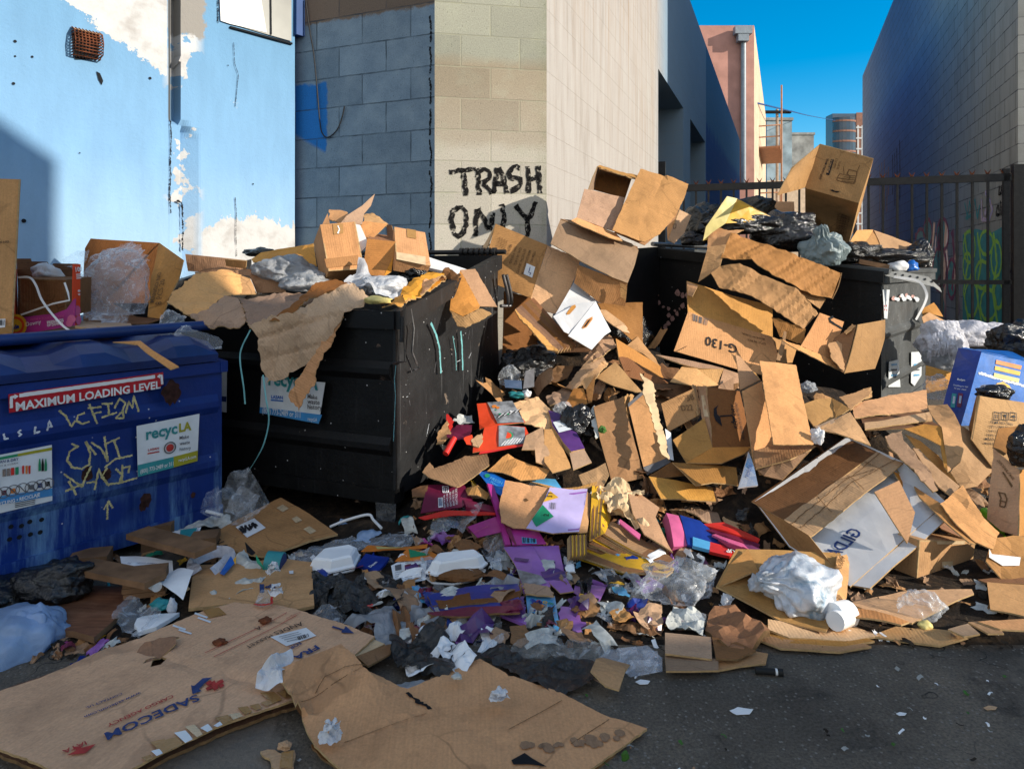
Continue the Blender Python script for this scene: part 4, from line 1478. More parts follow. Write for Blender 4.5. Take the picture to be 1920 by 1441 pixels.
tube(rb,[LB(-.02,.15,.845),LB(1.95,.15,.835)],.022,'blue_lid',10)
z5=lambda x,y:(x/3.84,640+y/3.84)
st=tB.part('sticker',label='red MAXIMUM LOADING LEVEL strip')
patch(st,sfB,[z5(52,377),z5(1165,218),z5(1168,305),z5(1120,335),z5(58,510)],'sticker_red',.012)
text(st,sfB,z5(105,495),z5(1145,332),'MAXIMUM LOADING LEVEL','white_card',.028,1.06,.0145)
stroke(st,sfB,[z5(130,385),z5(1105,250)],.013,'white_card',.0145,.1)
stroke(st,sfB,[z5(72,475),z5(72,398),z5(100,393)],.009,'white_card',.0145,.1)
stroke(st,sfB,[z5(1156,305),z5(1152,242),z5(1130,245)],.009,'white_card',.0145,.1)
patch(st,sfB,[z5(95,375),z5(125,390),z5(95,412)],'white_card',.0148)
patch(st,sfB,[z5(1140,230),z5(1118,250),z5(1142,264)],'white_card',.0148)
st=tB.part('sticker',label='white recycLA sticker with a green and olive band')
patch(st,sfB,[z5(975,605),z5(1428,517),z5(1412,855),z5(985,970)],'sticker_white',.010)
patch(st,sfB,[z5(982,885),z5(1240,825),z5(1240,902),z5(985,970)],'teal',.012)
patch(st,sfB,[z5(1240,825),z5(1415,780),z5(1412,855),z5(1240,902)],'sticker_olive',.012)
text(st,sfB,z5(1042,703),z5(1268,655),'recyc','teal',.03,1.1,.013)
text(st,sfB,z5(1280,648),z5(1368,630),'LA','sticker_olive',.04,1.15,.013)
for i,wv_ in enumerate(('Make','waste','history')):
 text(st,sfB,z5(1282,702+i*40),z5(1282+(68,74,82)[i],690+i*40),wv_,'ink_grey',.01,1.1,.013)
text(st,sfB,z5(1055,785),z5(1135,770),'LASAN','ink_red',.03,.9,.013)
stroke(st,sfB,[z5(1052,803),z5(1137,787)],.005,'ink_red',.013,.1)
disc(st,sfB,z5(1213,760),.024,'ink_grey',.0135,16,.019)
disc(st,sfB,z5(1213,760),.015,'ink_red',.0135,12)
text(st,sfB,z5(1000,945),z5(1238,885),'(800) 773-2489 or 311','white_card',.01,1.6,.014)
text(st,sfB,z5(1275,862),z5(1400,832),'recycLA.com','white_card',.012,1.4,.014)
st=tB.part('sticker',label='white sorting guide sticker with bottles, cans and crossed-out items')
patch(st,sfB,[z5(-420,890),z5(366,740),z5(370,1140),z5(-420,1330)],'sticker_white',.010)
patch(st,sfB,[z5(-420,905),z5(120,803),z5(120,822),z5(-420,930)],'green',.012)
patch(st,sfB,[z5(120,803),z5(366,757),z5(366,777),z5(120,822)],'sticker_olive',.012)
text(st,sfB,z5(-60,880),z5(125,850),'CLEAN & DRY','ink_navy',.01,1.2,.013)
text(st,sfB,z5(-60,906),z5(120,873),'EMPTY & CLEAN','ink_grey',0,.8,.013)
patch(st,sfB,[z5(-420,1170),z5(368,1050),z5(369,1105),z5(-420,1240)],'sticker_blue',.012)
text(st,sfB,z5(-40,1180),z5(278,1105),'CYCLING \u2022 RECICLAJE','white_card',.02,1.3,.014)
for i,(x,m) in enumerate(((10,'silver'),(40,'silver'),(70,'red'),(102,'green'))):
 patch(st,sfB,[z5(x,915-x*.15),z5(x+24,911-x*.15),z5(x+24,965-x*.15),z5(x,968-x*.15)],m,.013)
for x,m in ((268,'green'),(290,'ink'),(312,'green')):
 patch(st,sfB,[z5(x,880),z5(x+6,838),z5(x+12,838),z5(x+18,880),z5(x+18,925),z5(x,928)],m,.013)
for x,m in ((150,'red'),(175,'orange'),(196,'red')):
 patch(st,sfB,[z5(x,890),z5(x+16,886),z5(x+14,945),z5(x+2,948)],m,.013)
for i,x in enumerate((-40,20,85,152,218,280,334)):
 c_=z5(x,1085-x*.2)
 disc(st,sfB,c_,.020,'ink_grey',.013,16,.0175)
 patch(st,sfB,[(c_[0]-5,c_[1]-3),(c_[0]+4,c_[1]-5),(c_[0]+5,c_[1]+4),(c_[0]-4,c_[1]+5)],('ink','maroon','orange','white_card','ink_grey','ink_navy','ink')[i],.0125)
 stroke(st,sfB,[(c_[0]-6,c_[1]-6),(c_[0]+6,c_[1]+6)],.003,'ink_grey',.014,.1)
for k in range(3):
 stroke(st,sfB,[z5(100,1160+k*13),z5(245,1132+k*13)],.003,'ink_grey',.013,.2)
gf=tB.part('graffiti')
for i,s in enumerate(([(395,485),(440,520),(485,600),(510,555)],[(580,500),(530,520),(520,560),(560,580),(615,565)],[(610,440),(640,510),(668,580)],[(600,470),(700,460)],[(630,510),(700,495)],[(700,440),(780,435)],[(745,440),(755,520)],[(700,535),(810,500)],[(790,470),(830,400),(870,430),(850,490),(800,540),(860,540),(850,480)],[(870,505),(895,420),(920,470),(930,380),(965,495)],
          [(485,720),(535,745)],[(530,735),(470,780),(455,840),(490,890),(560,900),(610,870),(620,790),(585,705)],[(585,705),(660,800)],[(625,710),(700,760),(745,850)],[(745,850),(720,670)],[(720,725),(830,680)],[(790,700),(835,830)],[(720,890),(800,830),(920,805)],[(430,935),(520,1000),(560,1030)],[(440,1060),(560,1010)],[(465,985),(520,1085)],[(560,1030),(590,950),(625,880)],[(590,1000),(660,990)],[(650,1050),(680,900),(700,960),(755,1020)],[(740,890),(705,950),(740,1010),(830,1000),(845,940),(800,900)],[(850,870),(845,1000)],[(840,900),(900,880),(890,930)],[(830,1000),(955,965)],[(745,1130),(740,1260)],[(715,1190),(750,1130),(780,1180)])):
 if i == 10:
  gf=tB.part('graffiti')
 stroke(gf,sfB,[z5(*p) for p in s],.0065,'chalk',.042,.5,i)
gf=tB.part('graffiti')
for s in ([(5,650),(10,690),(40,685)],[(130,625),(105,640),(130,655),(110,670)],[(230,600),(225,650),(265,635)],[(315,630),(330,560),(350,605)],[(318,610),(345,595)]):
 stroke(gf,sfB,[z5(*p) for p in s],.006,'white_paint',.036,.4)
for x,y,rr_ in ((1205,360,.040),(600,940,.022),(735,945,.020),(1020,1130,.024),(1000,1170,.016),(1360,1090,.011)):
 c_=sfB.uv(*z5(x,y))
 n=22
 ru=tB.part('rust_spot')
 ru.add([sfB.pos(c_[0]+rr_*(.7+R.uniform(0,.35))*math.cos(6.283*i/n),c_[1]+rr_*1.3*(.7+R.uniform(0,.35))*math.sin(6.283*i/n),.037) for i in range(n)],[tuple(range(n))],'rust_dark')
for x,y in ((70,1325),(145,1320),(60,1415),(130,1400),(210,1380),(280,1365),(205,1290),(290,1275)):
 disc(tB.part('bolt_hole'),sfB,z5(x,y),.008,'dark_void',.014,8)
tB.done()
# --- black dumpster on the right,turned away
tC,LC,fC,bC=dumpster('dumpster','black and grey dumpster behind the box pile, stickers peeling off its lit end',(2.38,4.4),(.648,.762),(-.762,.648),1.75,1.62,1.07,1.25,'grey_dump','black_dump')
sfC=Surf(LC(0,-.006,0),fC,V3((0,0,1)))
z8b=lambda x,y:(1540+x/5.053,440+y/5.053)
for pts,lab in (([(565,520),(632,520),(610,795),(580,790)],'narrow white strip with red marks'),([(625,1200),(715,1180),(735,1440),(620,1440)],'torn white label'),([(838,1110),(938,1105),(935,1330),(870,1430),(835,1400)],'torn white label')):
 st=tC.part('sticker',label=lab)
 patch(st,sfC,[z8b(*p) for p in pts],'sticker_white',.010)
 if pts[0][1] == 520:
  for q in ((580,675),(600,672),(582,708),(602,712)):
   disc(st,sfC,z8b(*q),.008,'red',.012,6)
 else:
  x0=pts[0][0]
  for k in range(3):
   stroke(st,sfC,[z8b(x0+20,1230+k*50),z8b(x0+75,1225+k*50)],.012,('sky_card','ink_grey','sky_card')[k],.012,.3)
pe_=tC.part('peeled_paint')
for i in range(12):
 x,y=670+i*20,590+R.uniform(-30,25)
 r_=R.uniform(10,26)
 pe_=tC.part('peeled_paint')
 patch(pe_,sfC,[z8b(x+r_*math.cos(a),y+r_*math.sin(a)*R.uniform(.6,1.3)) for a in range(6)],'sticker_white' if i % 3 else 'pink_chip',.009+.0004*i)
sfCd=Surf(LC(-.006,1.62,0),-bC,V3((0,0,1)))
for i in range(16):
 x,y=R.gauss(1262,14),R.gauss(580,24)
 r_=R.uniform(2,7)
 pe_=tC.part('peeled_paint')
 patch(pe_,sfCd,[(x+r_*math.cos(a)*R.uniform(.5,1),y+r_*math.sin(a)*R.uniform(.6,1.3)) for a in range(6)],'pink_chip',.009+.0003*i)
lc=tC.part('lid')
quad(lc,LC(-.02,.75,1.175),LC(1.75,.75,1.175),LC(1.75,-.05,1.085),LC(-.02,-.05,1.085),('grey_dump',)*3,.03,.006,2)
ol_=tC.part('lid',label='lid hanging open')
quad(ol_,P(1166,468,5.0),P(1240,462,5.45),P(1240,705,5.45),P(1170,700,5.0),('black_lid',)*3,.02,.006,3)
hb=tC.part('hinge_rod')
tube(hb,[LC(-.05,1.62,1.28),LC(1.7,1.62,1.28)],.018,'steel',8)
tC.done()
# ------------------------------------------------------------------ helpers for the rubbish
def multi(name,label,cat,panels,group=None,deco=None):
 t=Thing(name,label,cat,group)
 sfs,mbs=[],[]
 for i,p in enumerate(panels):
  kw=dict(p[2]) if len(p) > 2 else {}
  mb=t.part(p[0],label=kw.pop('label',None))
  kw.setdefault('seed',int(abs(Q(p[1][0]).x*77+Q(p[1][0]).z*31)) % 97+i)
  sfs.append(poly(mb,p[1],**kw))
  mbs.append(mb)
 if deco:
  deco(t,mbs,sfs)
 t.done()
 return t
def bag(name,label,cat,px,py,Y,r,mat,group=None,deco=None,**kw):
 t=Thing(name,label,cat,group)
 mb=t.part('bag')
 k=Y/F
 if py > 900:
  Y=min(Y,F*(CH-r[2]*k*.8-.01)/(py-HY))
 blob(mb,P(px,py,Y),(r[0]*k,r[1]*k,r[2]*k),mat,**kw)
 if deco:
  deco(t,mb)
 t.done()
 return t
def sc(ox,oy,s):
 return lambda x,y,*Y:(ox+x/s,oy+y/s)+tuple(Y)
def wad(name,label,cat,px,py,r,mat='tissue',seed=0,lift=.01):
 """a screwed-up sheet: three crumpled pieces folded into each other"""
 t=Thing(name,label,cat)
 mb=t.part(name)
 rr_=random.Random(seed)
 Y=F*(CH-lift)/(py-HY)
 k=Y/F
 for i in range(3):
  n=9
  pts=[]
  ph=rr_.uniform(0,6)
  for j in range(n):
   a=ph+6.283*j/n
   q=rr_.uniform(.6,1.0)*(1-.18*i)
   pts.append(P(px,py,Y)+V3((r[0]*k*q*math.cos(a),r[0]*k*.8*q*math.sin(a),lift*.5+r[1]*k*(.25+.45*i+.5*rr_.random()*(1 if i else 0)))))
  poly(mb,pts,mats=(mat,)*3,th=.0008,crumple=r[1]*k*.55,cfr=1.1/(r[0]*k),res=max(.004,r[0]*k*.12),seed=seed+i,tear=.004)
 t.done()
WHITE=dict(mats=('white_paper',)*3,th=.0006,res=.02)
FILM=dict(mats=('film',)*3,th=0,res=.014,crumple=.026,cfr=6,smooth=True,tear=.012)
def one(m,**kw):
 d=dict(mats=(m,)*3,th=.002)
 d.update(kw)
 return d
GK=dict(mats=('kraft_grey','kraft_dark','edge_dark'))
KP=dict(mats=M0)
KO=dict(mats=('kraft_orange','kraft_orange','edge'))
KD=dict(mats=M4)
# =================================================================== on the blue dumpster
a=P(-120,636,2.55)
b=P(23,634,2.62)
up=P(37,337,2.62)-b
dp_=V3((-.205,.26,0))
t,s,bd=carton('tall brown box standing on the blue lid, cut off by the picture edge',(b,a-b,up,dp_),open_=('b1',),seed=3,finish=False,amp=.004)
sf=Surf(b,b-a,up)
text(bd,sf,(-8,457),(19,455),'NEW NRB','ink',.01,1.1,.008)
lb=t.part('label')
patch(lb,sf,[(-12,598),(12,597),(11,613),(-12,615)],'white_card',.008)
barcode(lb,sf,(-6,599),(11,599),(10,609),(-6,609),'ink',9,.010)
tp=t.part('tape')
patch(tp,sf,[(-20,612),(24,610),(23,634),(-20,637)],'tape',.0065)
t.done()
z=sc(0,400,3.84)
Yt=2.78
def tide(t,mbs,sfs):
 f,m=sfs[0],mbs[0]
 patch(m,f,[z(95,800),z(125,800),z(125,880),z(95,880)],'magenta',.003)
 disc(m,f,z(118,805),.046,'yellow',.004,20)
 disc(m,f,z(118,805),.036,'orange_red',.005,20)
 disc(m,f,z(118,805),.026,'yellow',.0055,20)
 text(m,f,z(84,840),z(148,822),'Tide','cobalt',.04,1.2,.007,.15)
 text(m,f,z(192,812),z(300,792),'Downy','white_card',.0,1.1,.004,.1)
 text(m,f,z(345,795),z(466,775),'FRESHNESS','white_card',.03,1.1,.004)
 text(m,f,z(345,815),z(466,795),'OF DOWNY','white_card',.03,1.1,.004)
 text(m,f,z(220,772),z(468,745),'WITH A TOUCH OF TIDE','pink',.0,1.0,.004)
 g=sfs[1]
 text(mbs[1],g,z(542,420),z(578,414),'100','white_card',.03,1.2,.004)
 text(mbs[1],g,z(570,590),z(570,550),'6 8','white_card',.02,1.0,.004)
 for k in range(3):
  stroke(mbs[1],g,[z(545,440+k*14),z(576,436+k*14)],.004,'white_card',.004,.2)
 for x,y,r in ((520,760,.018),(550,700,.022),(505,790,.015),(560,770,.02)):
  disc(mbs[0] if x < 545 else mbs[1],f if x < 545 else g,z(x,y),r,'pink',.003,9)
multi('detergent_tray','magenta and orange detergent tray beside the tall brown box, front cut away','box',[
 ('front',[z(95,800,Yt),z(170,745,Yt),z(400,720,Yt),z(480,690,Yt),z(530,620,Yt),z(545,612,Yt),z(540,806,Yt),z(160,870,Yt),z(95,880,Yt)],one('magenta',th=.004,amp=.002)),
 ('side_panel',[z(527,365,Yt+.01),z(580,365,Yt+.04),z(576,800,Yt+.04),z(540,806,Yt),z(525,640,Yt)],one('orange_red',th=.004,amp=.002)),
 ('back',[z(125,325,Yt+.3),z(220,325,Yt+.3),z(225,345,Yt+.3),z(340,348,Yt+.3),z(360,395,Yt+.3),z(385,360,Yt+.3),z(560,362,Yt+.3),z(560,760,Yt+.3),z(125,800,Yt+.3)],dict(KD)),
 ('side_panel',[z(112,400,Yt),z(128,400,Yt+.3),z(128,800,Yt+.3),z(105,800,Yt)],one('orange_red',th=.004)),
],deco=tide)
fb=fit(z(485,485),z(150,480),z(500,690),z(520,470),Yt+.05,(-.05,0,1),.2)
carton('small brown carton lying inside the magenta detergent tray',(P(33+5,522,Yt+.06),P(126,526,Yt+.06)-P(38,522,Yt+.06),P(36,590,Yt+.06)-P(38,522,Yt+.06),V3((-.02,.2,.01))),seed=9,mats=M4,amp=.012)
t=Thing('packing_strap','white plastic strap looping over the detergent tray and the lid','strap')
mb=t.part('strap')
strap(mb,smoothline([P(*z(130,460),Yt-.03),P(*z(215,462),Yt-.03),P(*z(260,520),Yt-.03),P(*z(300,620),Yt-.03),P(*z(380,730),Yt-.04),P(*z(480,830),Yt-.06),P(*z(600,885),Yt-.12)],6),.008,'white_card')
t.done()
t=Thing('packing_strap','white strap bent round the small carton inside the tray','strap')
mb=t.part('strap')
strap(mb,[P(*z(465,497),Yt-.02),P(*z(490,570),Yt-.02),P(*z(500,625),Yt-.02),P(*z(380,650),Yt-.02),P(*z(150,730),Yt-.02)],.007,'white_card')
t.done()
t=Thing('tissue','twist of white tissue stuck on the back rim of the detergent tray','tissue')
blob(t.part('tissue'),P(83,510,Yt+.24),(.05,.03,.035),'tissue',amp=.5,seed=3,sub=3)
t.done()
Yb=3.25
multi('cardboard_box','open brown box on the blue dumpster stuffed with a bag of clear film','box',[
 ('panel',[z(610,250,Yb+.28),z(650,180,Yb+.30),z(720,185,Yb+.30),z(1145,212,Yb+.30),z(1110,560,Yb+.25),z(1060,740,Yb+.2),z(600,560,Yb+.28)],dict(KD)),
 ('panel',[z(1145,210,Yb+.30),z(1320,335,Yb+.05),z(1290,470,Yb+.02),z(1225,600,Yb-.02),z(1165,760,Yb-.05),z(1060,745,Yb-.06),z(1085,480,Yb+.1)],dict(KO)),
 ('panel',[z(600,800,Yb-.02),z(600,560,Yb+.28),z(1060,740,Yb+.2),z(1160,765,Yb-.06),z(1060,800,Yb-.1)],dict(KD)),
],deco=lambda t,m,s:[text(m[1],s[1],z(1130,650),z(1185,430),'MANGO NO','ink_brown',.01,1.0,.008),text(m[1],s[1],z(1160,655),z(1205,480),'8 PCS 20','ink_brown',.0,1.0,.008)])
t=Thing('plastic_bag','bulging bag of clear film spilling from the open box on the blue dumpster','bag')
mb=t.part('bag')
blob(mb,P(215,540,Yb-.02),(.15,.10,.16),'film_thick',amp=.14,fr=1.8,seed=5,sub=5)
poly(mb,[z(780,235,Yb+.05),z(960,185,Yb+.1),z(1060,290,Yb),z(1070,500,Yb-.1),z(950,660,Yb-.16),z(930,780,Yb-.2),z(820,825,Yb-.24),z(640,770,Yb-.22),z(585,700,Yb-.16),z(585,400,Yb-.12),z(640,330,Yb-.1)],mats=('film_thick',)*3,th=0,res=.015,crumple=.03,cfr=4.5,seed=4,tear=.02,smooth=True)
t.done()
sheet('plastic_film','wisp of clear film caught behind the detergent tray','plastic film',[z(440,340,3.1),z(540,280,3.15),z(640,260,3.2),z(610,330,3.1),z(590,420,3.05),z(480,370,3.05)],seed=8,**FILM)
for i,(pts,lab) in enumerate(([[z(-80,950,2.45),z(120,905,2.5),z(720,815,2.8),z(600,770,3.1),z(-80,870,2.9)],'lowest flattened cardboard lying along the blue dumpster lid'],[[z(540,815,2.75),z(720,845,2.72),z(960,825,2.9),z(940,790,3.05),z(600,780,3.05)],'short cardboard sheet under the clear film bag'])):
 sheet('flattened_box',lab,'cardboard',pts,mats=('kraft_grey','kraft_grey','edge'),th=.008,amp=.004,seed=i+60)
sheet('cardboard_strip','long tan cardboard strip bent over the front of the blue dumpster','cardboard',[z(810,925,2.62),z(1010,915,2.60),z(1100,985,2.52),z(1290,1105,2.50),z(1228,1126,2.49),z(1050,1000,2.51),z(990,945,2.58)],mats=('kraft_pale','kraft_pale','edge'),th=.004,amp=.002,seed=5)
sheet('plastic_film','crumpled clear film lying over the right end of the blue dumpster','plastic film',[z(1150,760,2.95),z(1200,705,3.0),z(1340,730,2.95),z(1330,800,2.9),z(1440,860,2.85),z(1580,880,2.85),z(1585,950,2.82),z(1470,960,2.8),z(1450,1005,2.78),z(1405,1020,2.78),z(1290,900,2.82),z(1170,850,2.88),z(1130,830,2.9)],seed=2,**dict(FILM,mats=('film_thick',)*3,crumple=.03))
# =================================================================== big torn cardboard over the two dumpsters
z=sc(300,360,2.743)
multi('torn_box','crushed torn box slumped between the blue and black dumpsters','box',[
 ('panel',[z(35,560,3.0),z(60,510,3.05),z(190,410,3.2),z(340,405,3.3),z(420,420,3.3),z(420,520,3.25),z(330,530,3.1),z(245,600,3.0),z(240,640,2.97),z(120,620,2.95)],dict(mats=M0,rib=.006,amp=.012,tear=.012,crumple=.012,cfr=6)),
 ('panel',[z(240,600,2.98),z(330,530,3.1),z(400,540,3.12),z(440,590,3.05),z(440,660,2.98),z(410,690,2.95),z(280,705,2.94),z(120,625,2.94)],dict(mats=M1,rib=.005,amp=.01,tear=.012,crumple=.010,cfr=6)),
 ('panel',[z(180,410,3.22),z(300,415,3.35),z(460,440,3.4),z(500,520,3.3),z(380,525,3.25),z(240,520,3.2)],dict(mats=('kraft_orange','kraft_dark','edge'),rib=.006)),
])
multi('cardboard_box','upright dark brown box side on the black dumpster, left end','box',[
 ('panel',[z(128,318,3.5),z(440,350,3.45),z(440,395,3.44),z(655,410,3.4),z(645,515,3.4),z(500,520,3.4),z(460,430,3.4),z(140,405,3.5)],dict(KO)),
 ('flap',[z(335,345,3.42),z(445,355,3.40),z(440,395,3.42),z(340,380,3.44)],dict(KO)),
])
multi('torn_box','stiff torn sheet of corrugated card hanging down the front of the black dumpster','box',[
 ('panel',[z(400,530,3.15),z(560,520,3.2),z(740,510,3.2),z(850,520,3.12),z(800,560,3.05),z(700,610,2.98),z(560,640,2.95),z(455,680,2.93),z(440,620,3.0)],dict(mats=M1,rib=.008,amp=.012,tear=.014,crumple=.016,cfr=6)),
 ('panel',[z(450,680,2.93),z(560,640,2.94),z(700,615,2.93),z(850,520,3.0),z(990,465,3.02),z(1080,540,2.97),z(1050,590,2.92),z(950,620,2.90),z(920,680,2.90),z(850,790,2.90),z(770,880,2.90),z(690,920,2.92),z(620,965,2.93),z(550,980,2.94),z(520,900,2.94),z(500,750,2.93)],dict(mats=M1,rib=.006,amp=.015,tear=.016,crumple=.007,cfr=5,res=.018,folds=[(z(480,760),z(900,640),.012,.02),(z(600,640),z(560,960),.010,.02),(z(760,590),z(690,900),.010,.02),(z(520,860),z(830,790),.008,.015)])),
 ('strip',[z(900,650,2.90),z(945,640,2.90),z(880,780,2.88),z(820,870,2.86),z(800,980,2.86),z(710,1125,2.85),z(660,1050,2.86),z(720,950,2.87),z(800,830,2.88)],dict(mats=M2,rib=.008,tear=.012)),
 ('flap',[z(800,465,3.1),z(900,450,3.15),z(985,470,3.12),z(850,520,3.02),z(740,560,2.98),z(640,660,2.93),z(560,660,2.93),z(700,560,3.0)],dict(mats=M6,rib=.008,tear=.012)),
])
t=Thing('packing_strap','thin green strap dangling down the front of the black dumpster','strap')
mb=t.part('strap')
strap(mb,smoothline([P(*z(465,708),2.93),P(*z(420,800),2.92),P(*z(412,870),2.91),P(*z(430,1000),2.90),P(*z(438,1090),2.90)],5),.006,'teal_paint')
t.done()
t=Thing('packing_strap','long green strap curling down past the torn recycling sticker','strap')
mb=t.part('strap')
strap(mb,smoothline([P(*z(530,940),2.94),P(*z(545,1060),2.90),P(*z(560,1170),2.88),P(*z(535,1290),2.86),P(*z(490,1380),2.85),P(*z(450,1440),2.85)],6),.007,'teal_paint',twist=1.2)
t.done()
# =================================================================== inside the black dumpster
t=Thing('debris','dark mixed debris filling the black dumpster',kind='stuff')
mb=t.part('debris')
n1,n2=26,16
vs=[LA(.04+1.68*i/n1,.04+1.02*j/n2,.80+.10*j/n2+.07*noise.noise(V3((i*.5,j*.5,3)))) for j in range(n2+1) for i in range(n1+1)]
mb.add(vs,[(j*(n1+1)+i,j*(n1+1)+i+1,(j+1)*(n1+1)+i+1,(j+1)*(n1+1)+i) for j in range(n2) for i in range(n1)],'dirt')
t.done()
def tape_on(bd,s,key,pts):
 patch(bd,s[key],pts,'tape',.003)
fb=fit(z(822,165),z(1000,155),z(866,408),z(790,262),3.32,(.15,-.1,1),.3)
t,s,bd=carton('small closed box with clear tape standing on the rubbish in the black dumpster',fb,seed=21,finish=False,mats=M0,amp=.004,open_=('b0',),flaps=())
tp=t.part('tape')
tape_on(tp,s,'c0',[z(888,166),z(940,163),z(943,212),z(893,220)])
stroke(t.part('tape'),s['c0'],[z(915,175),z(922,195),z(914,215)],.006,'white_card',.005,.4)
patch(t.part('tape'),s['c0'],[z(845,345),z(1016,325),z(1025,372),z(858,392)],'kraft_orange',.003)
t.done()
multi('cardboard_flap','pointed grey brown flap sticking up above the small taped box','cardboard',[
 ('sheet',[z(1105,10,3.75),z(1085,70,3.7),z(1050,110,3.62),z(1040,165,3.5),z(925,165,3.45),z(960,120,3.5),z(1040,70,3.62)],dict(mats=('kraft_grey','kraft_grey','edge'),res=.03))])
multi('cardboard_box','open crumpled box behind the small taped box, its brown flaps up','box',[
 ('flap',[z(868,88,3.62),z(960,100,3.62),z(990,140,3.55),z(940,160,3.5),z(870,140,3.55)],dict(KO,rib=.004,tear=.008)),
 ('flap',[z(835,165,3.5),z(862,110,3.58),z(872,160,3.5)],dict(KP)),
 ('panel',[z(1050,110,3.7),z(1100,110,3.7),z(1180,160,3.65),z(1165,170,3.6),z(1050,150,3.6)],dict(KP,tear=.008,crumple=.01)),
 ('panel',[z(1020,170,3.5),z(1050,150,3.55),z(1170,165,3.55),z(1090,240,3.45),z(1070,260,3.45)],dict(KO)),
 ('panel',[z(1000,165,3.45),z(1030,170,3.45),z(1075,270,3.4),z(1030,310,3.38),z(1020,260,3.4)],dict(mats=('white_card','kraft','edge'))),
 ('panel',[z(1165,165,3.6),z(1190,170,3.55),z(1215,260,3.45),z(1190,290,3.45),z(1170,240,3.5)],dict(KD)),
])
multi('cardboard_box','small squat box wedged between the two taped boxes in the black dumpster','box',[
 ('panel',[z(1065,240,3.38),z(1212,255,3.38),z(1190,408,3.3),z(1150,436,3.28),z(1042,420,3.3)],dict(KO)),
 ('panel',[z(1065,240,3.38),z(1212,255,3.38),z(1200,228,3.6),z(1100,215,3.6)],dict(KD)),
 ('panel',[z(1190,408,3.3),z(1150,436,3.28),z(1200,330,3.34)],dict(KO)),
])
fb=fit(z(1205,175),z(1366,205),z(1215,350),z(1190,230),3.5,(.15,-.1,1),.25)
t,s,bd=carton('taped box at the right end of the row in the black dumpster',fb,seed=25,finish=False,mats=M0,amp=.004)
tp=t.part('tape')
tape_on(tp,s,'c0',[z(1268,190),z(1316,198),z(1318,243),z(1271,235)])
patch(t.part('tape'),s['c0'],[z(1215,310),z(1365,335),z(1366,378),z(1216,348)],'clear_tape',.003)
t.done()
sheet('cardboard_flap','long low brown flap lying left of the small taped box','cardboard',[z(470,345,3.75),z(520,310,3.78),z(790,265,3.7),z(805,380,3.55),z(740,385,3.55),z(680,345,3.6),z(480,362,3.7)],mats=('kraft_orange','kraft_dark','edge'),seed=14,rib=.004)
bag('plastic_bag','crumpled clear plastic bag lying in the black dumpster','bag',540,508,3.45,(52,40,26),'frost_bag',amp=.2,seed=12,sub=5)
bag('plastic_bag','flat bunch of clear plastic behind the hanging torn sheet','bag',575,530,3.3,(40,40,20),'frost_bag',amp=.2,seed=13,sub=5)
bag('plastic_bag','dark striped bag poking up behind the long low flap','bag',488,474,3.85,(26,20,9),'dark_bag',amp=.35,seed=14,sub=4)
t=Thing('plastic_bag','white crumpled carrier bag on top of the black dumpster','bag')
mb=t.part('bag')
poly(mb,[z(945,440,3.12),z(1010,385,3.2),z(1022,312,3.26),z(1050,325,3.26),z(1082,400,3.2),z(1090,435,3.14),z(1150,425,3.18),z(1245,440,3.18),z(1248,490,3.06),z(1200,545,2.98),z(1110,535,2.97),z(1075,505,3.0),z(980,470,3.06)],mats=('white_bag',)*3,th=0,res=.010,crumple=.045,cfr=6,smooth=True,seed=31)
blob(mb,P(*z(1165,490),3.12),(.10,.09,.05),'white_bag',amp=.22,fr=2.4,seed=31,sub=5)
t.done()
sheet('foam_board','white foam board lying against the back wall of the black dumpster','foam board',[z(1370,330,3.75),z(1585,400,3.65),z(1520,420,3.5),z(1370,385,3.55)],mats=('foam','foam','foam'),th=.015,amp=.002)
bag('plastic_bag','small black glossy bag beside the white carrier bag','bag',771,510,3.35,(24,20,18),'black_bag',amp=.35,seed=15,sub=4)
multi('torn_box','orange brown torn box crumpled at the front edge of the black dumpster','box',[
 ('panel',[z(1240,500,3.05),z(1300,440,3.15),z(1380,395,3.25),z(1460,400,3.25),z(1450,450,3.15),z(1330,520,3.0),z(1260,570,2.93)],dict(KO,crumple=.03,cfr=6,tear=.015)),
 ('panel',[z(1170,570,2.95),z(1250,510,3.03),z(1290,560,2.95),z(1240,595,2.9),z(1140,590,2.92)],dict(KO,crumple=.02,tear=.01)),
 ('panel',[z(1330,470,3.1),z(1470,430,3.2),z(1460,470,3.1),z(1340,540,3.0)],dict(KP,crumple=.03,tear=.01)),
])
bag('paper_scrap','yellow paper pad peeking out by the orange brown torn box','paper',708,563,2.93,(26,16,8),'pale_yellow',amp=.25,seed=16,sub=3)
multi('torn_box','box corner folded over the right rim of the black dumpster','box',[
 ('panel',[z(1545,400,3.40),z(1622,393,3.42),z(1735,592,3.34),z(1645,585,3.30)],dict(KP,rib=.003,tear=.004)),
 ('panel',[z(1545,400,3.40),z(1645,585,3.28),z(1640,600,3.24),z(1560,640,3.20),z(1490,605,3.24),z(1500,520,3.32)],dict(KO,rib=.003)),
 ('panel',[z(1490,605,3.24),z(1560,640,3.19),z(1645,600,3.22),z(1705,625,3.2),z(1570,695,3.14),z(1530,690,3.16)],dict(KP,rib=.003,tear=.008)),
 ('panel',[z(1450,420,3.4),z(1490,395,3.42),z(1550,430,3.36),z(1520,520,3.3),z(1500,470,3.34)],dict(KD,tear=.02,crumple=.02)),
])
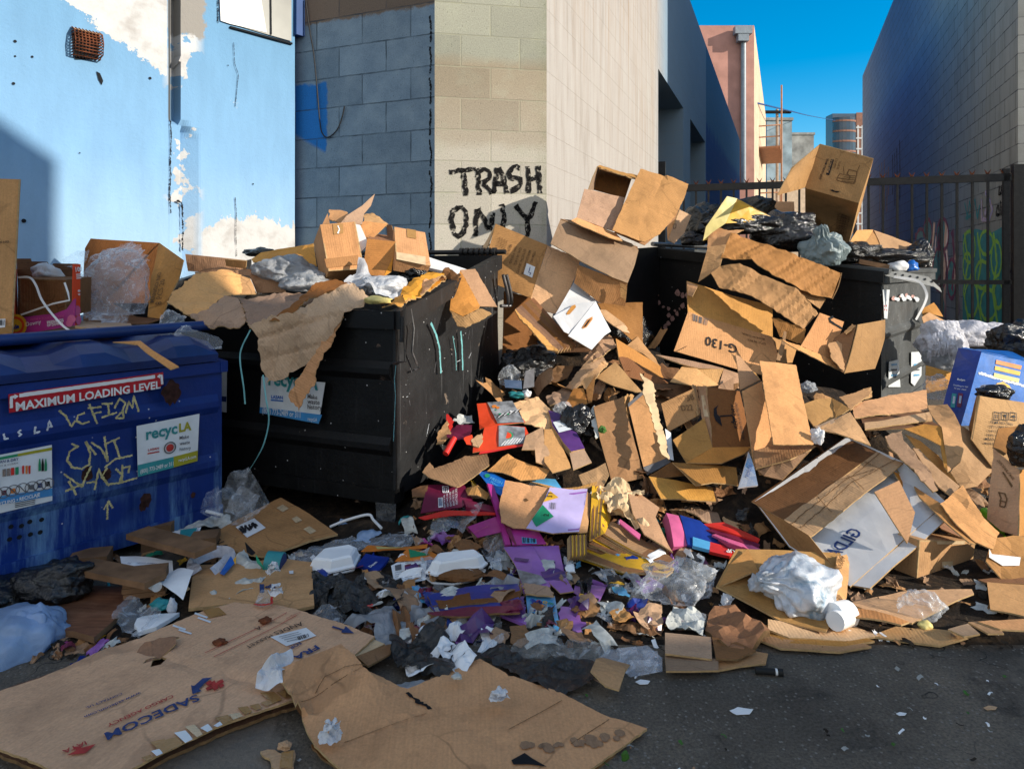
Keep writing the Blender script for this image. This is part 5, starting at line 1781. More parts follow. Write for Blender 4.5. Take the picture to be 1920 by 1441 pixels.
# =================================================================== between the dumpsters
z=sc(860,280,3.84)
def itemno(t,m,s):
 g=s[0]
 for i,w in enumerate(('ITEM NO','MEAS:51X40X55CM','QTY/CTN: 20.0 PCS','GW: 10.1 KG','NW: 7.50 KG','Made in')):
  x0,y0=540-i*34,735-i*10
  L=(1,2.1,2.2,1.5,1.5,.9)[i]
  text(m[0],g,z(x0,y0),z(x0-27*L,y0+82*L),w,'ink_brown',.005,1.0,.004)
 for i in range(4):
  x0,y0=345-i*17,655-i*8
  text(m[0],g,z(x0,y0),z(x0-22,y0+66),'Item No Kg','ink_brown',.0,1.1,.004)
 lb=t.part('label')
 patch(lb,g,[z(490,822),z(552,850),z(530,928),z(468,900)],'white_card',.005)
 stroke(lb,g,[z(515,850),z(505,890),z(520,895),z(512,910)],.004,'ink_navy',.006,.3)
multi('flattened_box','printed tan box leaning between the dumpsters, white label on it','box',[
 ('panel',[z(265,535,4.08),z(640,690,4.0),z(520,1070,3.86),z(160,930,3.95)],dict(mats=M3,amp=.004)),
 ('panel',[z(640,690,4.0),z(770,748,4.0),z(800,735,4.0),z(885,765,3.98),z(850,890,3.93),z(725,1188,3.83),z(640,1170,3.83),z(520,1070,3.86)],dict(mats=M0,amp=.008,rib=.003,tear=.004)),
 ('panel',[z(265,535,4.08),z(180,690,4.12),z(160,740,4.1),z(200,720,4.05)],dict(KP)),
],deco=itemno)
DS[0]=.955
multi('cardboard_box','dark brown corrugated box lying on its side by the white handled box','box',[
 ('panel',[z(735,497,4.15),z(900,560,4.2),z(1100,640,4.2),z(1240,690,4.2),z(1290,735,4.18),z(1260,850,4.05),z(1215,965,3.95),z(1100,930,3.95),z(885,830,3.98),z(660,680,4.05)],dict(mats=M1,rib=.004,bow=.02)),
 ('panel',[z(860,830,3.98),z(1215,965,3.95),z(1200,1130,3.98),z(1010,1100,3.98),z(830,960,4.0)],dict(KO),),
 ('panel',[z(1160,960,3.93),z(1215,970,3.92),z(1195,1090,3.93),z(1165,1045,3.93)],dict(KO,tear=.012)),
 ('panel',[z(735,497,4.15),z(860,510,4.4),z(1290,700,4.42),z(1290,735,4.18)],dict(KD)),
])
DS[0]=.935
multi('cardboard_box','open box at the top of the heap, dark inside and flap down','box',[
 ('panel',[z(1010,130,4.62),z(1250,195,4.62),z(1200,350,4.55),z(975,290,4.55)],dict(KD,amp=.004)),
 ('panel',[z(1000,120,4.45),z(1035,118,4.6),z(1290,190,4.6),z(1285,215,4.5),z(1240,205,4.46),z(1040,140,4.46)],dict(KO,rib=.003,tear=.004)),
 ('panel',[z(1000,120,4.45),z(1015,135,4.6),z(975,295,4.55),z(935,290,4.4)],dict(mats=M1)),
 ('flap',[z(905,285,4.38),z(1080,325,4.40),z(1200,350,4.42),z(1130,590,4.28),z(985,540,4.25),z(850,490,4.25)],dict(mats=M1,rib=.005)),
 ('panel',[z(850,490,4.25),z(985,540,4.26),z(1130,600,4.28),z(1180,660,4.2),z(1080,630,4.15),z(900,560,4.15),z(810,510,4.2)],dict(KP,rib=.003)),
])
multi('flattened_box','large sunlit tan box panel tilted against the dark open box','box',[
 ('panel',[z(1310,140,4.48),z(1480,190,4.50),z(1500,185,4.50),z(1655,250,4.50),z(1620,360,4.45),z(1560,480,4.38),z(1450,610,4.28),z(1340,665,4.22),z(1290,650,4.21),z(1105,580,4.2),z(1200,370,4.35)],dict(mats=M3,folds=[(z(1480,195),z(1300,650),.006,.02),(z(1190,370),z(1400,430),.003,.012),(z(1440,250),z(1640,300),.003,.012),(z(1400,420),z(1560,470),.004,.012)],rib=.002,tear=.003)),
 ('panel',[z(1320,150,4.56),z(1650,260,4.58),z(1560,500,4.46),z(1340,690,4.30),z(1120,600,4.28)],dict(KO)),
])
DS[0]=1.0
multi('cardboard_box','small printed box peeping out behind the sunlit panel','box',[
 ('panel',[z(1590,430,4.7),z(1675,475,4.7),z(1625,600,4.62),z(1550,680,4.55),z(1505,655,4.55)],dict(KP)),
 ('panel',[z(1590,430,4.7),z(1505,655,4.55),z(1500,560,4.75)],dict(KO)),
],deco=lambda t,m,s:stroke(m[0],s[0],[z(1540,540),z(1565,540),z(1560,570),z(1545,575),z(1540,540)],.004,'ink_brown',.005,.2))
multi('cardboard_box','white box with two hand holes lying open between the dumpsters','box',[
 ('panel',[z(770,1060,3.78),z(830,955,3.9),z(1075,1092,3.9),z(960,1110,3.8),z(850,1150,3.7),z(680,1215,3.62)],one('liner',th=.005,amp=.004)),
 ('panel',[z(680,1200,3.62),z(850,1110,3.70),z(985,1090,3.72),z(800,1330,3.58),z(760,1310,3.56)],one('liner',th=.005,amp=.004)),
 ('panel',[z(985,1092,3.72),z(1095,1310,3.7),z(1050,1340,3.64),z(960,1440,3.56),z(790,1340,3.56)],one('liner',th=.005,amp=.006)),
],deco=lambda t,m,s:[(patch(m[1],s[1],[z(775,1180),z(815,1125),z(840,1115),z(845,1135),z(800,1185),z(780,1190)],'kraft_orange',.003)),
                         patch(m[2],s[2],[z(890,1280),z(925,1225),z(960,1205),z(962,1225),z(920,1280),z(895,1290)],'kraft_orange',.004),
                         patch(m[2],s[2],[z(895,1283),z(930,1232),z(950,1222),z(915,1275)],'dark_void',.005)])
t=Thing('cardboard_stack','leaning sheaf of folded boxes with dark edges beside the black dumpster','cardboard')
for k in range(6):
 o=k*22
 mb=t.part('sheet')
 poly(mb,[z(405+o,1150-o*.62,3.70+k*.025),z(430+o,1135-o*.62,3.72+k*.025),z(735+o,1430-o*.2,3.5+k*.025),z(715+o,1460-o*.2,3.48+k*.025),z(560+o*.8,1330-o*.4,3.56+k*.025)],mats=M6,th=.012,amp=.004,seed=70+k)
mb=t.part('sheet')
poly(mb,[z(405,1150,3.68),z(720,1450,3.46),z(640,1440,3.46),z(500,1270,3.56),z(440,1220,3.62)],mats=M0,th=.006,tear=.006,seed=77)
t.done()
multi('torn_box','torn flap lit from behind to the right of the white handled box','box',[
 ('panel',[z(1010,1150,3.8),z(1060,1155,3.82),z(1200,1255,3.8),z(1120,1270,3.74),z(1060,1230,3.74)],dict(KP)),
 ('panel',[z(1120,1270,3.74),z(1200,1265,3.78),z(1230,1325,3.74),z(1180,1310,3.72)],dict(KP,tear=.008)),
 ('panel',[z(1000,1105,4.0),z(1325,1100,4.05),z(1325,1440,3.95),z(1200,1330,3.9),z(1060,1210,3.9)],dict(KD)),
])
# =================================================================== on the right dumpster
z=sc(1200,260,2.667)
bag('plastic_bag','large dark green black rubbish bag beside the yellow box','bag',1322,418,4.95,(40,45,38),'dark_bag',amp=.14,seed=41,sub=6,facet=.3,tie=(.6,-.2,.8))
bag('plastic_bag','dark bag with a translucent top behind the yellow box','bag',1395,400,5.2,(48,40,28),'dark_bag',amp=.22,seed=42,sub=5)
bag('plastic_bag','low black bag under the dark green rubbish bag','bag',1302,450,4.85,(26,24,13),'black_bag',amp=.3,seed=43,sub=4)
multi('cardboard_box','yellow box tipped over between the dark rubbish bags','box',[
 ('panel',[z(440,292,4.50),z(690,405,4.56),z(560,415,4.5),z(410,425,4.46)],dict(mats=('yellow','yellow','edge'))),
 ('panel',[z(435,288,4.49),z(485,300,4.52),z(425,425,4.44),z(360,470,4.42),z(315,510,4.4),z(330,440,4.42)],dict(mats=('pale_yellow','yellow','edge'))),
 ('panel',[z(485,300,4.78),z(700,410,4.9),z(640,430,4.75),z(520,410,4.65),z(420,420,4.6)],dict(mats=('yellow','yellow','edge'))),
 ('panel',[z(315,510,4.56),z(335,440,4.6),z(370,440,4.58),z(350,500,4.55)],dict(mats=('yellow','yellow','edge'))),
])
sheet('cardboard_box','plain tan box end behind the yellow box against the gate','box',[z(570,315,5.5),z(770,315,5.5),z(775,415,5.4),z(690,410,5.4),z(650,380,5.4)],mats=M0,th=.05)
t=Thing('plastic_bag','glossy black bag draped over the top of the right dumpster','bag')
mb=t.part('bag')
blob(mb,P(*z(735,480),4.66),(.24,.2,.15),'black_bag',amp=.2,fr=2.0,seed=45,sub=5)
blob(mb,P(*z(520,437),4.62),(.27,.14,.07),'black_bag',amp=.2,fr=2.0,seed=46,sub=5)
t.done()
bag('plastic_bag','pale grey green plastic bag sagging over the right dumpster rim','bag',*z(915,555),4.40,(37,34,38),'grey_bag',amp=.2,fr=1.8,seed=47,sub=6,facet=.3,tie=(-.2,-.3,1))
fb=fit(z(1092,322),z(828,245),z(1168,98),z(1045,525),4.55,(-.6,.8,.7),.35)
t,s,bd=carton('tan box printed DISPOSABLE MASK tipped on its corner, flap out',fb,open_=('a1',),seed=51,finish=False,amp=.004)
sf=s['c0']
text(bd,sf,z(905,205),z(945,100),'DISPOSABLE MASK','ink',.01,1.15,.004)
patch(bd,sf,[z(930,180),z(955,103),z(970,106),z(946,183)],'ink',.004)
text(bd,sf,z(942,172),z(964,108),'M:50 x40 in','kraft_pale',.01,1.0,.006)
text(bd,sf,z(975,150),z(990,100),'2000 PCS','ink_brown',0,1,.004)
text(bd,sf,z(992,155),z(1005,115),'50 BOX','ink_brown',0,1,.004)
stroke(bd,sf,[z(985,210),z(1030,220),z(1070,225),z(1082,185),z(1085,165),z(1045,155),z(1035,175),z(1050,190),z(1045,205),z(1010,200),z(985,195),z(985,210)],.006,'ink_brown',.004,.3)
for k in range(4):
 stroke(bd,sf,[z(1008+k*5,212-k*10),z(1080,218-k*10)],.004,'ink_brown',.004,.3)
stroke(bd,sf,[z(985,195),z(1000,175),z(1020,180),z(1018,140)],.004,'ink_brown',.004,.3)
stroke(bd,sf,[z(1085,165),z(1098,135)],.004,'ink_brown',.004,.3)
patch(bd,sf,[z(948,258),z(962,255),z(975,262),z(1000,264),z(985,271),z(965,266)],'dark_void',.005)
for k in s:
 pass
sf=s['b0']
lb=t.part('label')
patch(lb,sf,[z(812,370),z(854,378),z(846,420),z(806,408)],'white_card',.005)
stroke(lb,sf,[z(822,385),z(835,380),z(828,400),z(840,402)],.006,'ink',.006,.3)
for i,w in enumerate(('CARTON NO','QTY 2000 PCS','G.W 10 KG','N.W 9 KG')):
 text(bd,sf,z(838+i*22,440+i*10),z(872+i*16,378+i*14),w,'ink_brown',.005,1.1,.004)
for i in range(3):
 text(bd,sf,z(1000+i*13,505),z(1022+i*15,375+i*6),'DISPOSABLE MASK 50 PCS BOX','ink_brown',0,1.3,.004)
fl=t.part('flap')
o,A_,B_,C_=fb
quad(fl,o+A_+B_,P(*z(760,145),4.55),P(*z(685,284),4.3),o+A_,seed=52,amp=.006,pin=False)
t.done()
multi('cardboard_box','open tan box with spread flaps right of the mask box','box',[
 ('flap',[z(1085,458,4.75),z(1168,455,4.85),z(1105,548,4.65),z(1045,525,4.6)],dict(KP)),
 ('flap',[z(1170,458,4.85),z(1372,532,4.9),z(1355,565,4.8),z(1228,584,4.65)],dict(KP)),
 ('panel',[z(1165,455,4.86),z(1228,584,4.66),z(1150,560,4.7),z(1105,548,4.68)],dict(KO)),
])
t=Thing('jacket','black jacket lying rolled along the right dumpster lid','jacket')
mb=t.part('jacket')
blob(mb,P(*z(1060,575),4.62),(.17,.13,.07),'black_film',amp=.2,seed=55,sub=5)
blob(mb,P(*z(1180,592),4.62),(.26,.12,.055),'black_film',amp=.2,seed=56,sub=5)
blob(mb,P(*z(1290,600),4.65),(.2,.12,.05),'black_film',amp=.2,seed=57,sub=4)
t.done()
bag('plastic_bag','shiny black bag at the right end of the dumpster lid','bag',*z(1395,590),4.75,(22,20,26),'black_bag',amp=.4,seed=58,sub=5)
t=Thing('wooden_slat','splintered wooden slat on the right dumpster lid','wood')
boxm(t.part('slat'),P(*z(1095,625),4.5),P(*z(1255,655),4.45)-P(*z(1095,625),4.5),V3((0,.05,0)),V3((.005,0,.03)),'wood')
t.done()
bag('paper_scrap','white carton scrap on the right dumpster lid','paper',*z(1295,640),4.45,(17,12,10),'white_card',amp=.12,seed=59,sub=3)
bag('plastic_bag','scrap of bright blue plastic beside the white carton scrap','plastic film',*z(1350,640),4.46,(12,10,10),'blue_card',amp=.4,seed=60,sub=3)
t=Thing('perforated_strip','long dusty strip with a row of square holes hanging off the right dumpster','strip')
mb=t.part('strip')
sf=poly(mb,[z(1205,668,4.40),z(1300,660,4.40),z(1440,690,4.36),z(1500,745,4.32),z(1510,768,4.31),z(1470,740,4.31),z(1350,715,4.33),z(1230,685,4.36)],mats=('concrete','concrete','concrete'),th=.004,amp=.004,seed=4)
for k in range(8):
 x,y=1240+k*36,670+k*6.5+max(0,k-4)*4
 patch(mb,sf,[z(x-7,y),z(x+3,y-6),z(x+9,y+2),z(x,y+8)],'dark_void',.003)
t.done()
t=Thing('packing_strap','white strap drooping from the perforated strip','strap')
strap(t.part('strap'),smoothline([P(*z(1270,690),4.33),P(*z(1390,712),4.31),P(*z(1432,770),4.30),P(*z(1425,820),4.29),P(*z(1380,905),4.28)],6),.016,'white_card',twist=.8)
t.done()
multi('cardboard_box','long crushed orange brown box lying on the right dumpster','box',[
 ('panel',[z(455,470,4.38),z(530,490,4.4),z(760,575,4.32),z(1008,670,4.26),z(985,730,4.2),z(958,798,4.16),z(860,775,4.14),z(680,690,4.14),z(560,600,4.18),z(400,600,4.22)],dict(KO,rib=.012,amp=.012,res=.022,ribdir=(z(460,470),z(1000,670)))),
 ('panel',[z(1008,670,4.26),z(990,730,4.22),z(960,800,4.16),z(945,790,4.24),z(990,690,4.32)],dict(KD,rib=.006)),
 ('panel',[z(340,480,4.45),z(375,440,4.5),z(440,455,4.45),z(520,455,4.48),z(470,475,4.38),z(400,600,4.24),z(330,640,4.25)],dict(KO,rib=.006,tear=.006)),
 ('panel',[z(340,540,4.3),z(430,530,4.28),z(400,640,4.18),z(290,715,4.18)],dict(KO,rib=.004)),
 ('panel',[z(760,740,4.22),z(930,800,4.18),z(900,850,4.16),z(800,780,4.18)],dict(KO)),
])
multi('cardboard_box','crushed slatted looking box slumping below the long crushed box','box',[
 ('panel',[z(355,670,4.14),z(400,640,4.18),z(500,620,4.14),z(650,690,4.10),z(790,760,4.06),z(895,870,4.02),z(860,905,3.97),z(820,950,3.94),z(700,880,3.96),z(560,790,4.0),z(400,740,4.06)],dict(KO,rib=.013,amp=.015,res=.022,ribdir=(z(400,640),z(890,860)))),
 ('panel',[z(660,890,3.97),z(830,950,3.94),z(820,1030,3.92),z(700,990,3.95)],dict(KO,rib=.006,tear=.006)),
])
multi('cardboard_box','smooth sunlit box end with a slot below the slatted looking box','box',[
 ('panel',[z(900,870,3.98),z(1020,915,4.0),z(990,1010,3.94),z(960,1102,3.88),z(805,1035,3.86),z(850,960,3.92)],dict(KO,amp=.004)),
 ('panel',[z(700,1000,3.88),z(805,1035,3.85),z(960,1105,3.86),z(1030,1170,3.82),z(900,1110,3.8),z(780,1050,3.82)],dict(KP,tear=.006)),
],deco=lambda t,m,s:stroke(m[0],s[0],[z(1010,950),z(950,915),z(945,900),z(965,890)],.014,'dark_void',.003,.2))
multi('cardboard_box','folded open brown box hanging in front of the right dumpster end','box',[
 ('panel',[z(1080,930,3.9),z(1222,905,4.05),z(1210,1000,4.0),z(1165,1150,3.92),z(1022,1172,3.76)],dict(mats=M3,bow=.015)),
 ('panel',[z(960,1000,3.95),z(1080,930,3.9),z(1022,1172,3.76),z(990,1150,3.78),z(965,1090,3.84)],dict(mats=M6)),
 ('panel',[z(940,1030,3.88),z(985,1010,3.9),z(1035,1045,3.86),z(1020,1165,3.75),z(960,1100,3.8)],dict(KP,tear=.008)),
 ('flap',[z(1020,965,3.9),z(1060,925,3.92),z(1080,935,3.9),z(1030,975,3.88)],dict(KP,tear=.012)),
])
def g130(t,m,s):
 f=s[0]
 barcode(m[0],f,z(258,882),z(340,908),z(332,938),z(258,915),'ink_grey',12,.004)
 text(m[0],f,z(486,1035),z(328,988),'G-130','ink',.015,1.15,.004)
 text(m[0],f,z(628,1022),z(538,998),'QTY: 96 PCS','ink_brown',.005,1.1,.004)
 text(m[0],f,z(625,998),z(512,968),'MADE IN CHINA','ink_brown',.005,1.0,.004)
 stroke(m[0],f,[z(180,1060),z(205,1050),z(235,1035)],.004,'ink_brown',.004,.3)
multi('cardboard_box','brown box printed G-130 upside down, front of the right dumpster','box',[
 ('panel',[z(240,865,4.1),z(660,990,4.12),z(690,1080,4.0),z(660,1190,3.92),z(480,1150,3.92),z(170,1060,3.95)],dict(mats=M2,amp=.004)),
 ('flap',[z(235,710,4.22),z(450,780,4.26),z(662,835,4.3),z(662,992,4.13),z(240,866,4.1)],dict(mats=M2,amp=.006)),
 ('flap',[z(235,712,4.2),z(290,735,4.15),z(262,790,4.05),z(238,780,4.1)],dict(KO)),
 ('panel',[z(660,990,4.13),z(790,1040,4.4),z(760,1120,4.3),z(690,1120,4.0)],dict(KO)),
],deco=g130)
sheet('cardboard_scrap','narrow twisted torn strip in front of the G-130 box corner','cardboard',[z(722,960,3.9),z(735,965,3.9),z(728,1030,3.88),z(700,1110,3.84),z(680,1105,3.84),z(705,1030,3.88)],mats=M5,tear=.006,res=.02)
bag('plastic_bag','small wad of grey film lying below the G-130 box','plastic film',*z(838,1248),3.35,(14,12,10),'frost_bag',amp=.4,seed=61,sub=4,smooth=False)
multi('cardboard_box','small lit box leaning on the gate behind the right dumpster','box',[
 ('panel',[z(1410,850,5.2),z(1470,818,5.3),z(1515,890,5.2),z(1440,870,5.1),z(1415,890,5.1)],dict(KO)),
 ('panel',[z(1410,890,5.05),z(1445,868,5.1),z(1600,945,5.0),z(1530,950,4.9),z(1430,975,4.85)],dict(KP)),
])
# =================================================================== the heap itself
def heap_z(x,y):
 """height of the loose rubbish between and in front of the dumpsters"""
 s=(x+.489)*.928-(y-2.87)*.371
 left=max(0,min(1,(s+.10)/.25)) if y > 2.80 else 1.0
 z=.5*(y-2.5)-.09
 if y > 3.55:
  z=min(z,.44-.9*(y-3.75))
 z=max(0,z)
 if y > 3.6 and -.2 < x < 1.15:
  z=max(z,min(.60,.5*(y-2.5)-.14)*max(0,min(1,(1.12-x)/.25)))
 if x > 1.5:
  z *= max(.35,1-.5*(x-1.5))
 edge=max(0,min(1,(x+.95)/.35))*max(0,min(1,(2.3-x)/.5))
 z *= left*edge
 return max(0.002,z+(.035*noise.noise(V3((x*6,y*6,7))) if z > .05 else .006*noise.noise(V3((x*9,y*9,7)))))
t=NT('heap')
o=t.obj()
cc=t.ramp(t.noise(o,13,7,.7,1.0),[(.3,(.008,.007,.006)),(.5,(.03,.021,.015)),(.64,(.075,.048,.028)),(.8,(.03,.025,.028))])  # heap tone darkened so the gaps between boxes look shaded
t.base(cc,.9,.2)
t.bump(t.noise(o,35,6,.75),.9,.03)
t=Thing('debris','compacted torn cardboard and dirt forming the heap between the dumpsters',kind='stuff')
mb=t.part('debris')
nx,ny=90,66
x0,x1,y0,y1=-1.25,2.35,1.95,4.9
vs,uv=[],[]
for j in range(ny+1):
 for i in range(nx+1):
  x,y=x0+(x1-x0)*i/nx,y0+(y1-y0)*j/ny
  s=(x+.489)*.928-(y-2.87)*.371
  z_=heap_z(x,y)
  if i in (0,nx) or j in (0,ny):
   z_=-.01
  vs.append(V3((x,y,z_)))
  uv.append((x,y))
mb.add(vs,[(j*(nx+1)+i,j*(nx+1)+i+1,(j+1)*(nx+1)+i+1,(j+1)*(nx+1)+i) for j in range(ny) for i in range(nx)],'heap',uv)
t.done()
t=Thing('litter','countless torn scraps of card, paper and plastic strewn over heap and asphalt',kind='stuff')
mb=t.part('litter')
PAL=['kraft']*5+['kraft_grey']*14+['kraft_dark']*16+['dirt']*10+['news']*5+['white_paper']*3+['maroon']*2+['purple_dark']*3+['cobalt']*2+['purple','magenta','news','news','teal','black_film','black_film','film','film_thick','cream_paper','ink','ink','yellow','red','green']
rr=random.Random(77)
PAL2=['kraft_grey']*4+['kraft_dark']*5+['news']*3+['purple','magenta','sky_card','cobalt','white_paper','film_thick','film_thick']+['news']*4+['purple_dark']*4+['black_film']*6+['film','film_thick','film_thick','maroon','cobalt','white_paper','frost_bag','frost_bag','purple','kraft']
def scrap(x,y,z_,s,m,tilt,crs=(.06,.12,.3,.45)):
 a=rr.uniform(0,6.28)
 n=V3((rr.gauss(0,tilt),rr.gauss(0,tilt)-.25,1)).normalized()
 u=n.cross(V3((math.cos(a),math.sin(a),0))).normalized()
 v=n.cross(u)
 l,w=s*rr.uniform(.7,1.6),s*rr.uniform(.3,.9)
 c=V3((x,y,z_))
 k=rr.uniform(-.25,.35)*s*(.3 if crs[0] < .05 else 1)
 e=lambda i,j,h=0:c+u*l*(i+rr.uniform(-.12,.12))+v*w*(j+rr.uniform(-.15,.15))+n*(h+.004)
 if s < .022:
  q=[e(-.5,-.5),e(0,-.5,k),e(.5,-.5),e(.5,.5),e(0,.5,k),e(-.5,.5)]
  mb.add(q,[(0,1,4,5),(1,2,3,4)],m,[(0,0),(l/2,0),(l,0),(l,w),(l/2,w),(0,w)])
  return
 N1,N2=5,4
 cr=s*rr.choice(crs)*.8
 sd=V3((rr.uniform(0,90),0,0))
 q,uvq=[],[]
 for j in range(N2+1):
  for i in range(N1+1):
   a_,b_=i/N1-.5,j/N2-.5
   ed=1 if 0 < i < N1 and 0 < j < N2 else rr.uniform(.72,1.1)
   g=V3((a_*2.2,b_*2.2,0))+sd
   q.append(c+u*l*a_*ed+v*w*b_*ed+n*(.006+k*(1-4*a_*a_)+cr*fold_noise(g,1.3,2)))
   uvq.append((a_*l,b_*w))
 mb.add(q,[(j*(N1+1)+i,j*(N1+1)+i+1,(j+1)*(N1+1)+i+1,(j+1)*(N1+1)+i) for j in range(N2) for i in range(N1)],m,uvq)
def region(n,px,py,smin,smax,pal,tilt=.35):
 k=0
 for _ in range(n*6):
  if k >= n:
   break
  a,b=rr.uniform(*px),rr.uniform(*py)
  Y=D(b)
  p=P(a,b,Y)
  z_=heap_z(p.x,p.y)
  s=(p.x+.489)*.928-(p.y-2.87)*.371
  if p.y > 2.8 and s < .06:
   continue
  scrap(p.x,p.y,z_+rr.uniform(0,.03 if z_ > .06 else .004),rr.uniform(smin,smax),rr.choice(pal),tilt)
  k += 1
region(130,(590,1340),(1005,1212),.010,.03,PAL)
region(170,(600,1330),(1015,1195),.05,.12,PAL2,.18)
region(50,(620,1340),(1010,1200),.035,.07,['kraft_grey','kraft_dark','kraft_dark','kraft','news','purple_dark','black_film','maroon','white_paper'],.4)
region(240,(760,1300),(880,1010),.03,.10,PAL,.5)
region(220,(960,1900),(700,1000),.04,.13,['kraft','kraft_grey','kraft_dark','kraft_dark','black_film'],.5)
region(90,(1300,1900),(1040,1140),.02,.06,['kraft','kraft_grey','dirt','news'],.2)
for _ in range(90):
 x_,y_=rr.uniform(-.15,1.05),rr.uniform(3.45,4.6)
 s_=(x_+.489)*.928-(y_-2.87)*.371
 if s_ > .12:
  scrap(x_,y_,heap_z(x_,y_)+.01,rr.uniform(.09,.24),rr.choice(['kraft_grey','kraft_dark','kraft_dark','kraft','black_film','kraft_orange']),.6,(.01,.02,.05))
region(90,(200,700),(1000,1140),.02,.06,PAL,.2)
region(70,(1150,1900),(1150,1215),.008,.03,['kraft_grey','white_paper','dirt','dirt','kraft'],.15)
region(60,(500,1900),(1215,1440),.006,.014,['kraft_grey','white_paper','dirt','concrete','concrete','leaf','dirt'],.1)
region(50,(60,420),(1180,1235),.02,.05,PAL,.2)
t.done()
# =================================================================== middle of the heap
z=sc(1060,600,3.84)
multi('cardboard_box','half flattened box with a standing double flap below the white handled box','box',[
 ('panel',[z(365,130,3.72),z(520,225,3.74),z(710,350,3.78),z(718,420,3.72),z(560,400,3.62),z(440,400,3.58),z(390,290,3.64)],dict(amp=.004)),
 ('panel',[z(365,210,3.70),z(440,262,3.68),z(750,450,3.62),z(640,460,3.55),z(440,410,3.54)],dict(KD)),
 ('flap',[z(440,185,3.85),z(525,115,3.95),z(590,200,3.95),z(755,400,3.9),z(700,350,3.82),z(560,240,3.82)],dict(KO)),
 ('panel',[z(220,410,3.5),z(360,300,3.6),z(550,520,3.45),z(500,520,3.42),z(350,470,3.44)],dict(mats=M2)),
])
multi('torn_box','squashed dirty box with a printed triangle left of the double flap box','box',[
 ('panel',[z(0,480,3.5),z(140,310,3.62),z(230,210,3.7),z(310,300,3.62),z(130,460,3.48),z(60,500,3.46)],dict(mats=M5,crumple=.015,tear=.008)),
 ('panel',[z(110,450,3.46),z(270,290,3.55),z(305,310,3.55),z(230,400,3.45),z(150,500,3.4)],dict(KP,tear=.01)),
 ('panel',[z(60,500,3.44),z(130,480,3.42),z(160,600,3.33),z(60,640,3.3),z(0,600,3.35)],dict(KO,crumple=.012)),
 ('panel',[z(-140,560,3.42),z(0,480,3.5),z(60,520,3.44),z(20,620,3.36),z(-110,620,3.36)],dict(mats=M5,crumple=.02,tear=.01)),
 ('panel',[z(150,500,3.4),z(220,390,3.46),z(190,590,3.34),z(165,600,3.34)],dict(KD)),
])
multi('torn_box','crumpled brown box remains under the white handled box','box',[
 ('panel',[z(130,280,3.68),z(250,130,3.78),z(320,100,3.82),z(370,190,3.74),z(330,190,3.7),z(200,290,3.6)],dict(mats=M5,crumple=.02,tear=.01)),
 ('panel',[z(-190,400,3.62),z(-60,330,3.7),z(60,320,3.7),z(20,420,3.6),z(-120,450,3.55)],dict(KD,crumple=.02)),
])
multi('flattened_box','tan flaps fanned out behind the D22 carton','cardboard',[
 ('flap',[z(650,248,3.62),z(860,280,3.62),z(1140,345,3.62),z(1110,355,3.58),z(960,345,3.56),z(820,310,3.56)],dict(KP)),
 ('flap',[z(755,440,3.46),z(850,320,3.58),z(950,350,3.56),z(1105,470,3.48),z(960,480,3.42)],dict(KP)),
 ('flap',[z(950,350,3.57),z(1140,350,3.58),z(1110,420,3.54),z(1100,470,3.5)],dict(KO)),
 ('flap',[z(1140,350,3.6),z(1245,385,3.58),z(1250,495,3.5),z(1110,460,3.5)],dict(mats=M0)),
 ('flap',[z(1105,470,3.46),z(1210,412,3.5),z(1212,500,3.42),z(1100,500,3.42)],dict(mats=M1)),
])
multi('cardboard_box','long brown box end with a wet torn left edge beside the black bag','box',[
 ('panel',[z(205,620,3.2),z(300,590,3.22),z(415,552,3.24),z(460,730,3.16),z(570,1130,2.98),z(340,1180,2.95),z(250,850,3.08)],dict(mats=M2,rib=.004,crumple=.006,cfr=5)),
 ('panel',[z(415,552,3.24),z(470,530,3.34),z(510,540,3.36),z(450,600,3.3),z(470,740,3.2)],dict(KP,tear=.012)),
 ('panel',[z(180,660,3.2),z(210,615,3.22),z(250,830,3.1),z(220,850,3.08),z(190,760,3.14)],dict(mats=('news','kraft_grey','edge'),tear=.012)),
])
def d22(t,m,s):
 f=s[4]
 text(m[4],f,z(835,598),z(930,575),'* 38','ink_brown',.0,1.1,.006)
 text(m[4],f,z(838,655),z(922,648),'D22','ink_brown',.0,1.2,.006)
multi('cardboard_box','open outer box with a torn white-edged flap, D22 carton inside','box',[
 ('panel',[z(450,600,3.25),z(560,515,3.3),z(745,990,3.05),z(565,1060,3.0)],dict(KO)),
 ('panel',[z(450,600,3.23),z(560,508,3.29),z(566,530,3.28),z(455,625,3.22)],one('ink_grey',th=.003)),
 ('panel',[z(560,1060,2.995),z(745,985,3.045),z(760,1020,3.03),z(590,1115,2.98)],one('ink_grey',th=.003)),
 ('flap',[z(540,375,3.26),z(560,385,3.26),z(640,455,3.22),z(660,600,3.14),z(750,1000,2.93),z(700,960,2.93),z(640,740,3.04),z(580,560,3.15)],dict(mats=('cream_paper','kraft_pale','edge'),tear=.012,crumple=.012,cfr=10)),
 ('inner_carton',[z(690,600,3.26),z(925,492,3.3),z(968,680,3.22),z(740,802,3.15)],dict(mats=M2,amp=.003)),
 ('inner_carton',[z(775,860,3.05),z(925,760,3.13),z(1000,705,3.16),z(1060,915,3.03),z(980,960,3.0),z(870,1022,2.98)],dict(KO)),
 ('panel',[z(640,455,3.55),z(960,470,3.55),z(1000,720,3.4),z(760,1000,3.3),z(660,700,3.4)],dict(KD)),
 ('panel',[z(720,780,3.12),z(760,810,3.12),z(778,1010,3.02),z(745,1000,3.02)],one('sticker_white')),
 ('panel',[z(600,1120,2.97),z(760,1020,3.02),z(900,1110,2.95),z(690,1140,2.93)],dict(KD)),
],deco=d22)
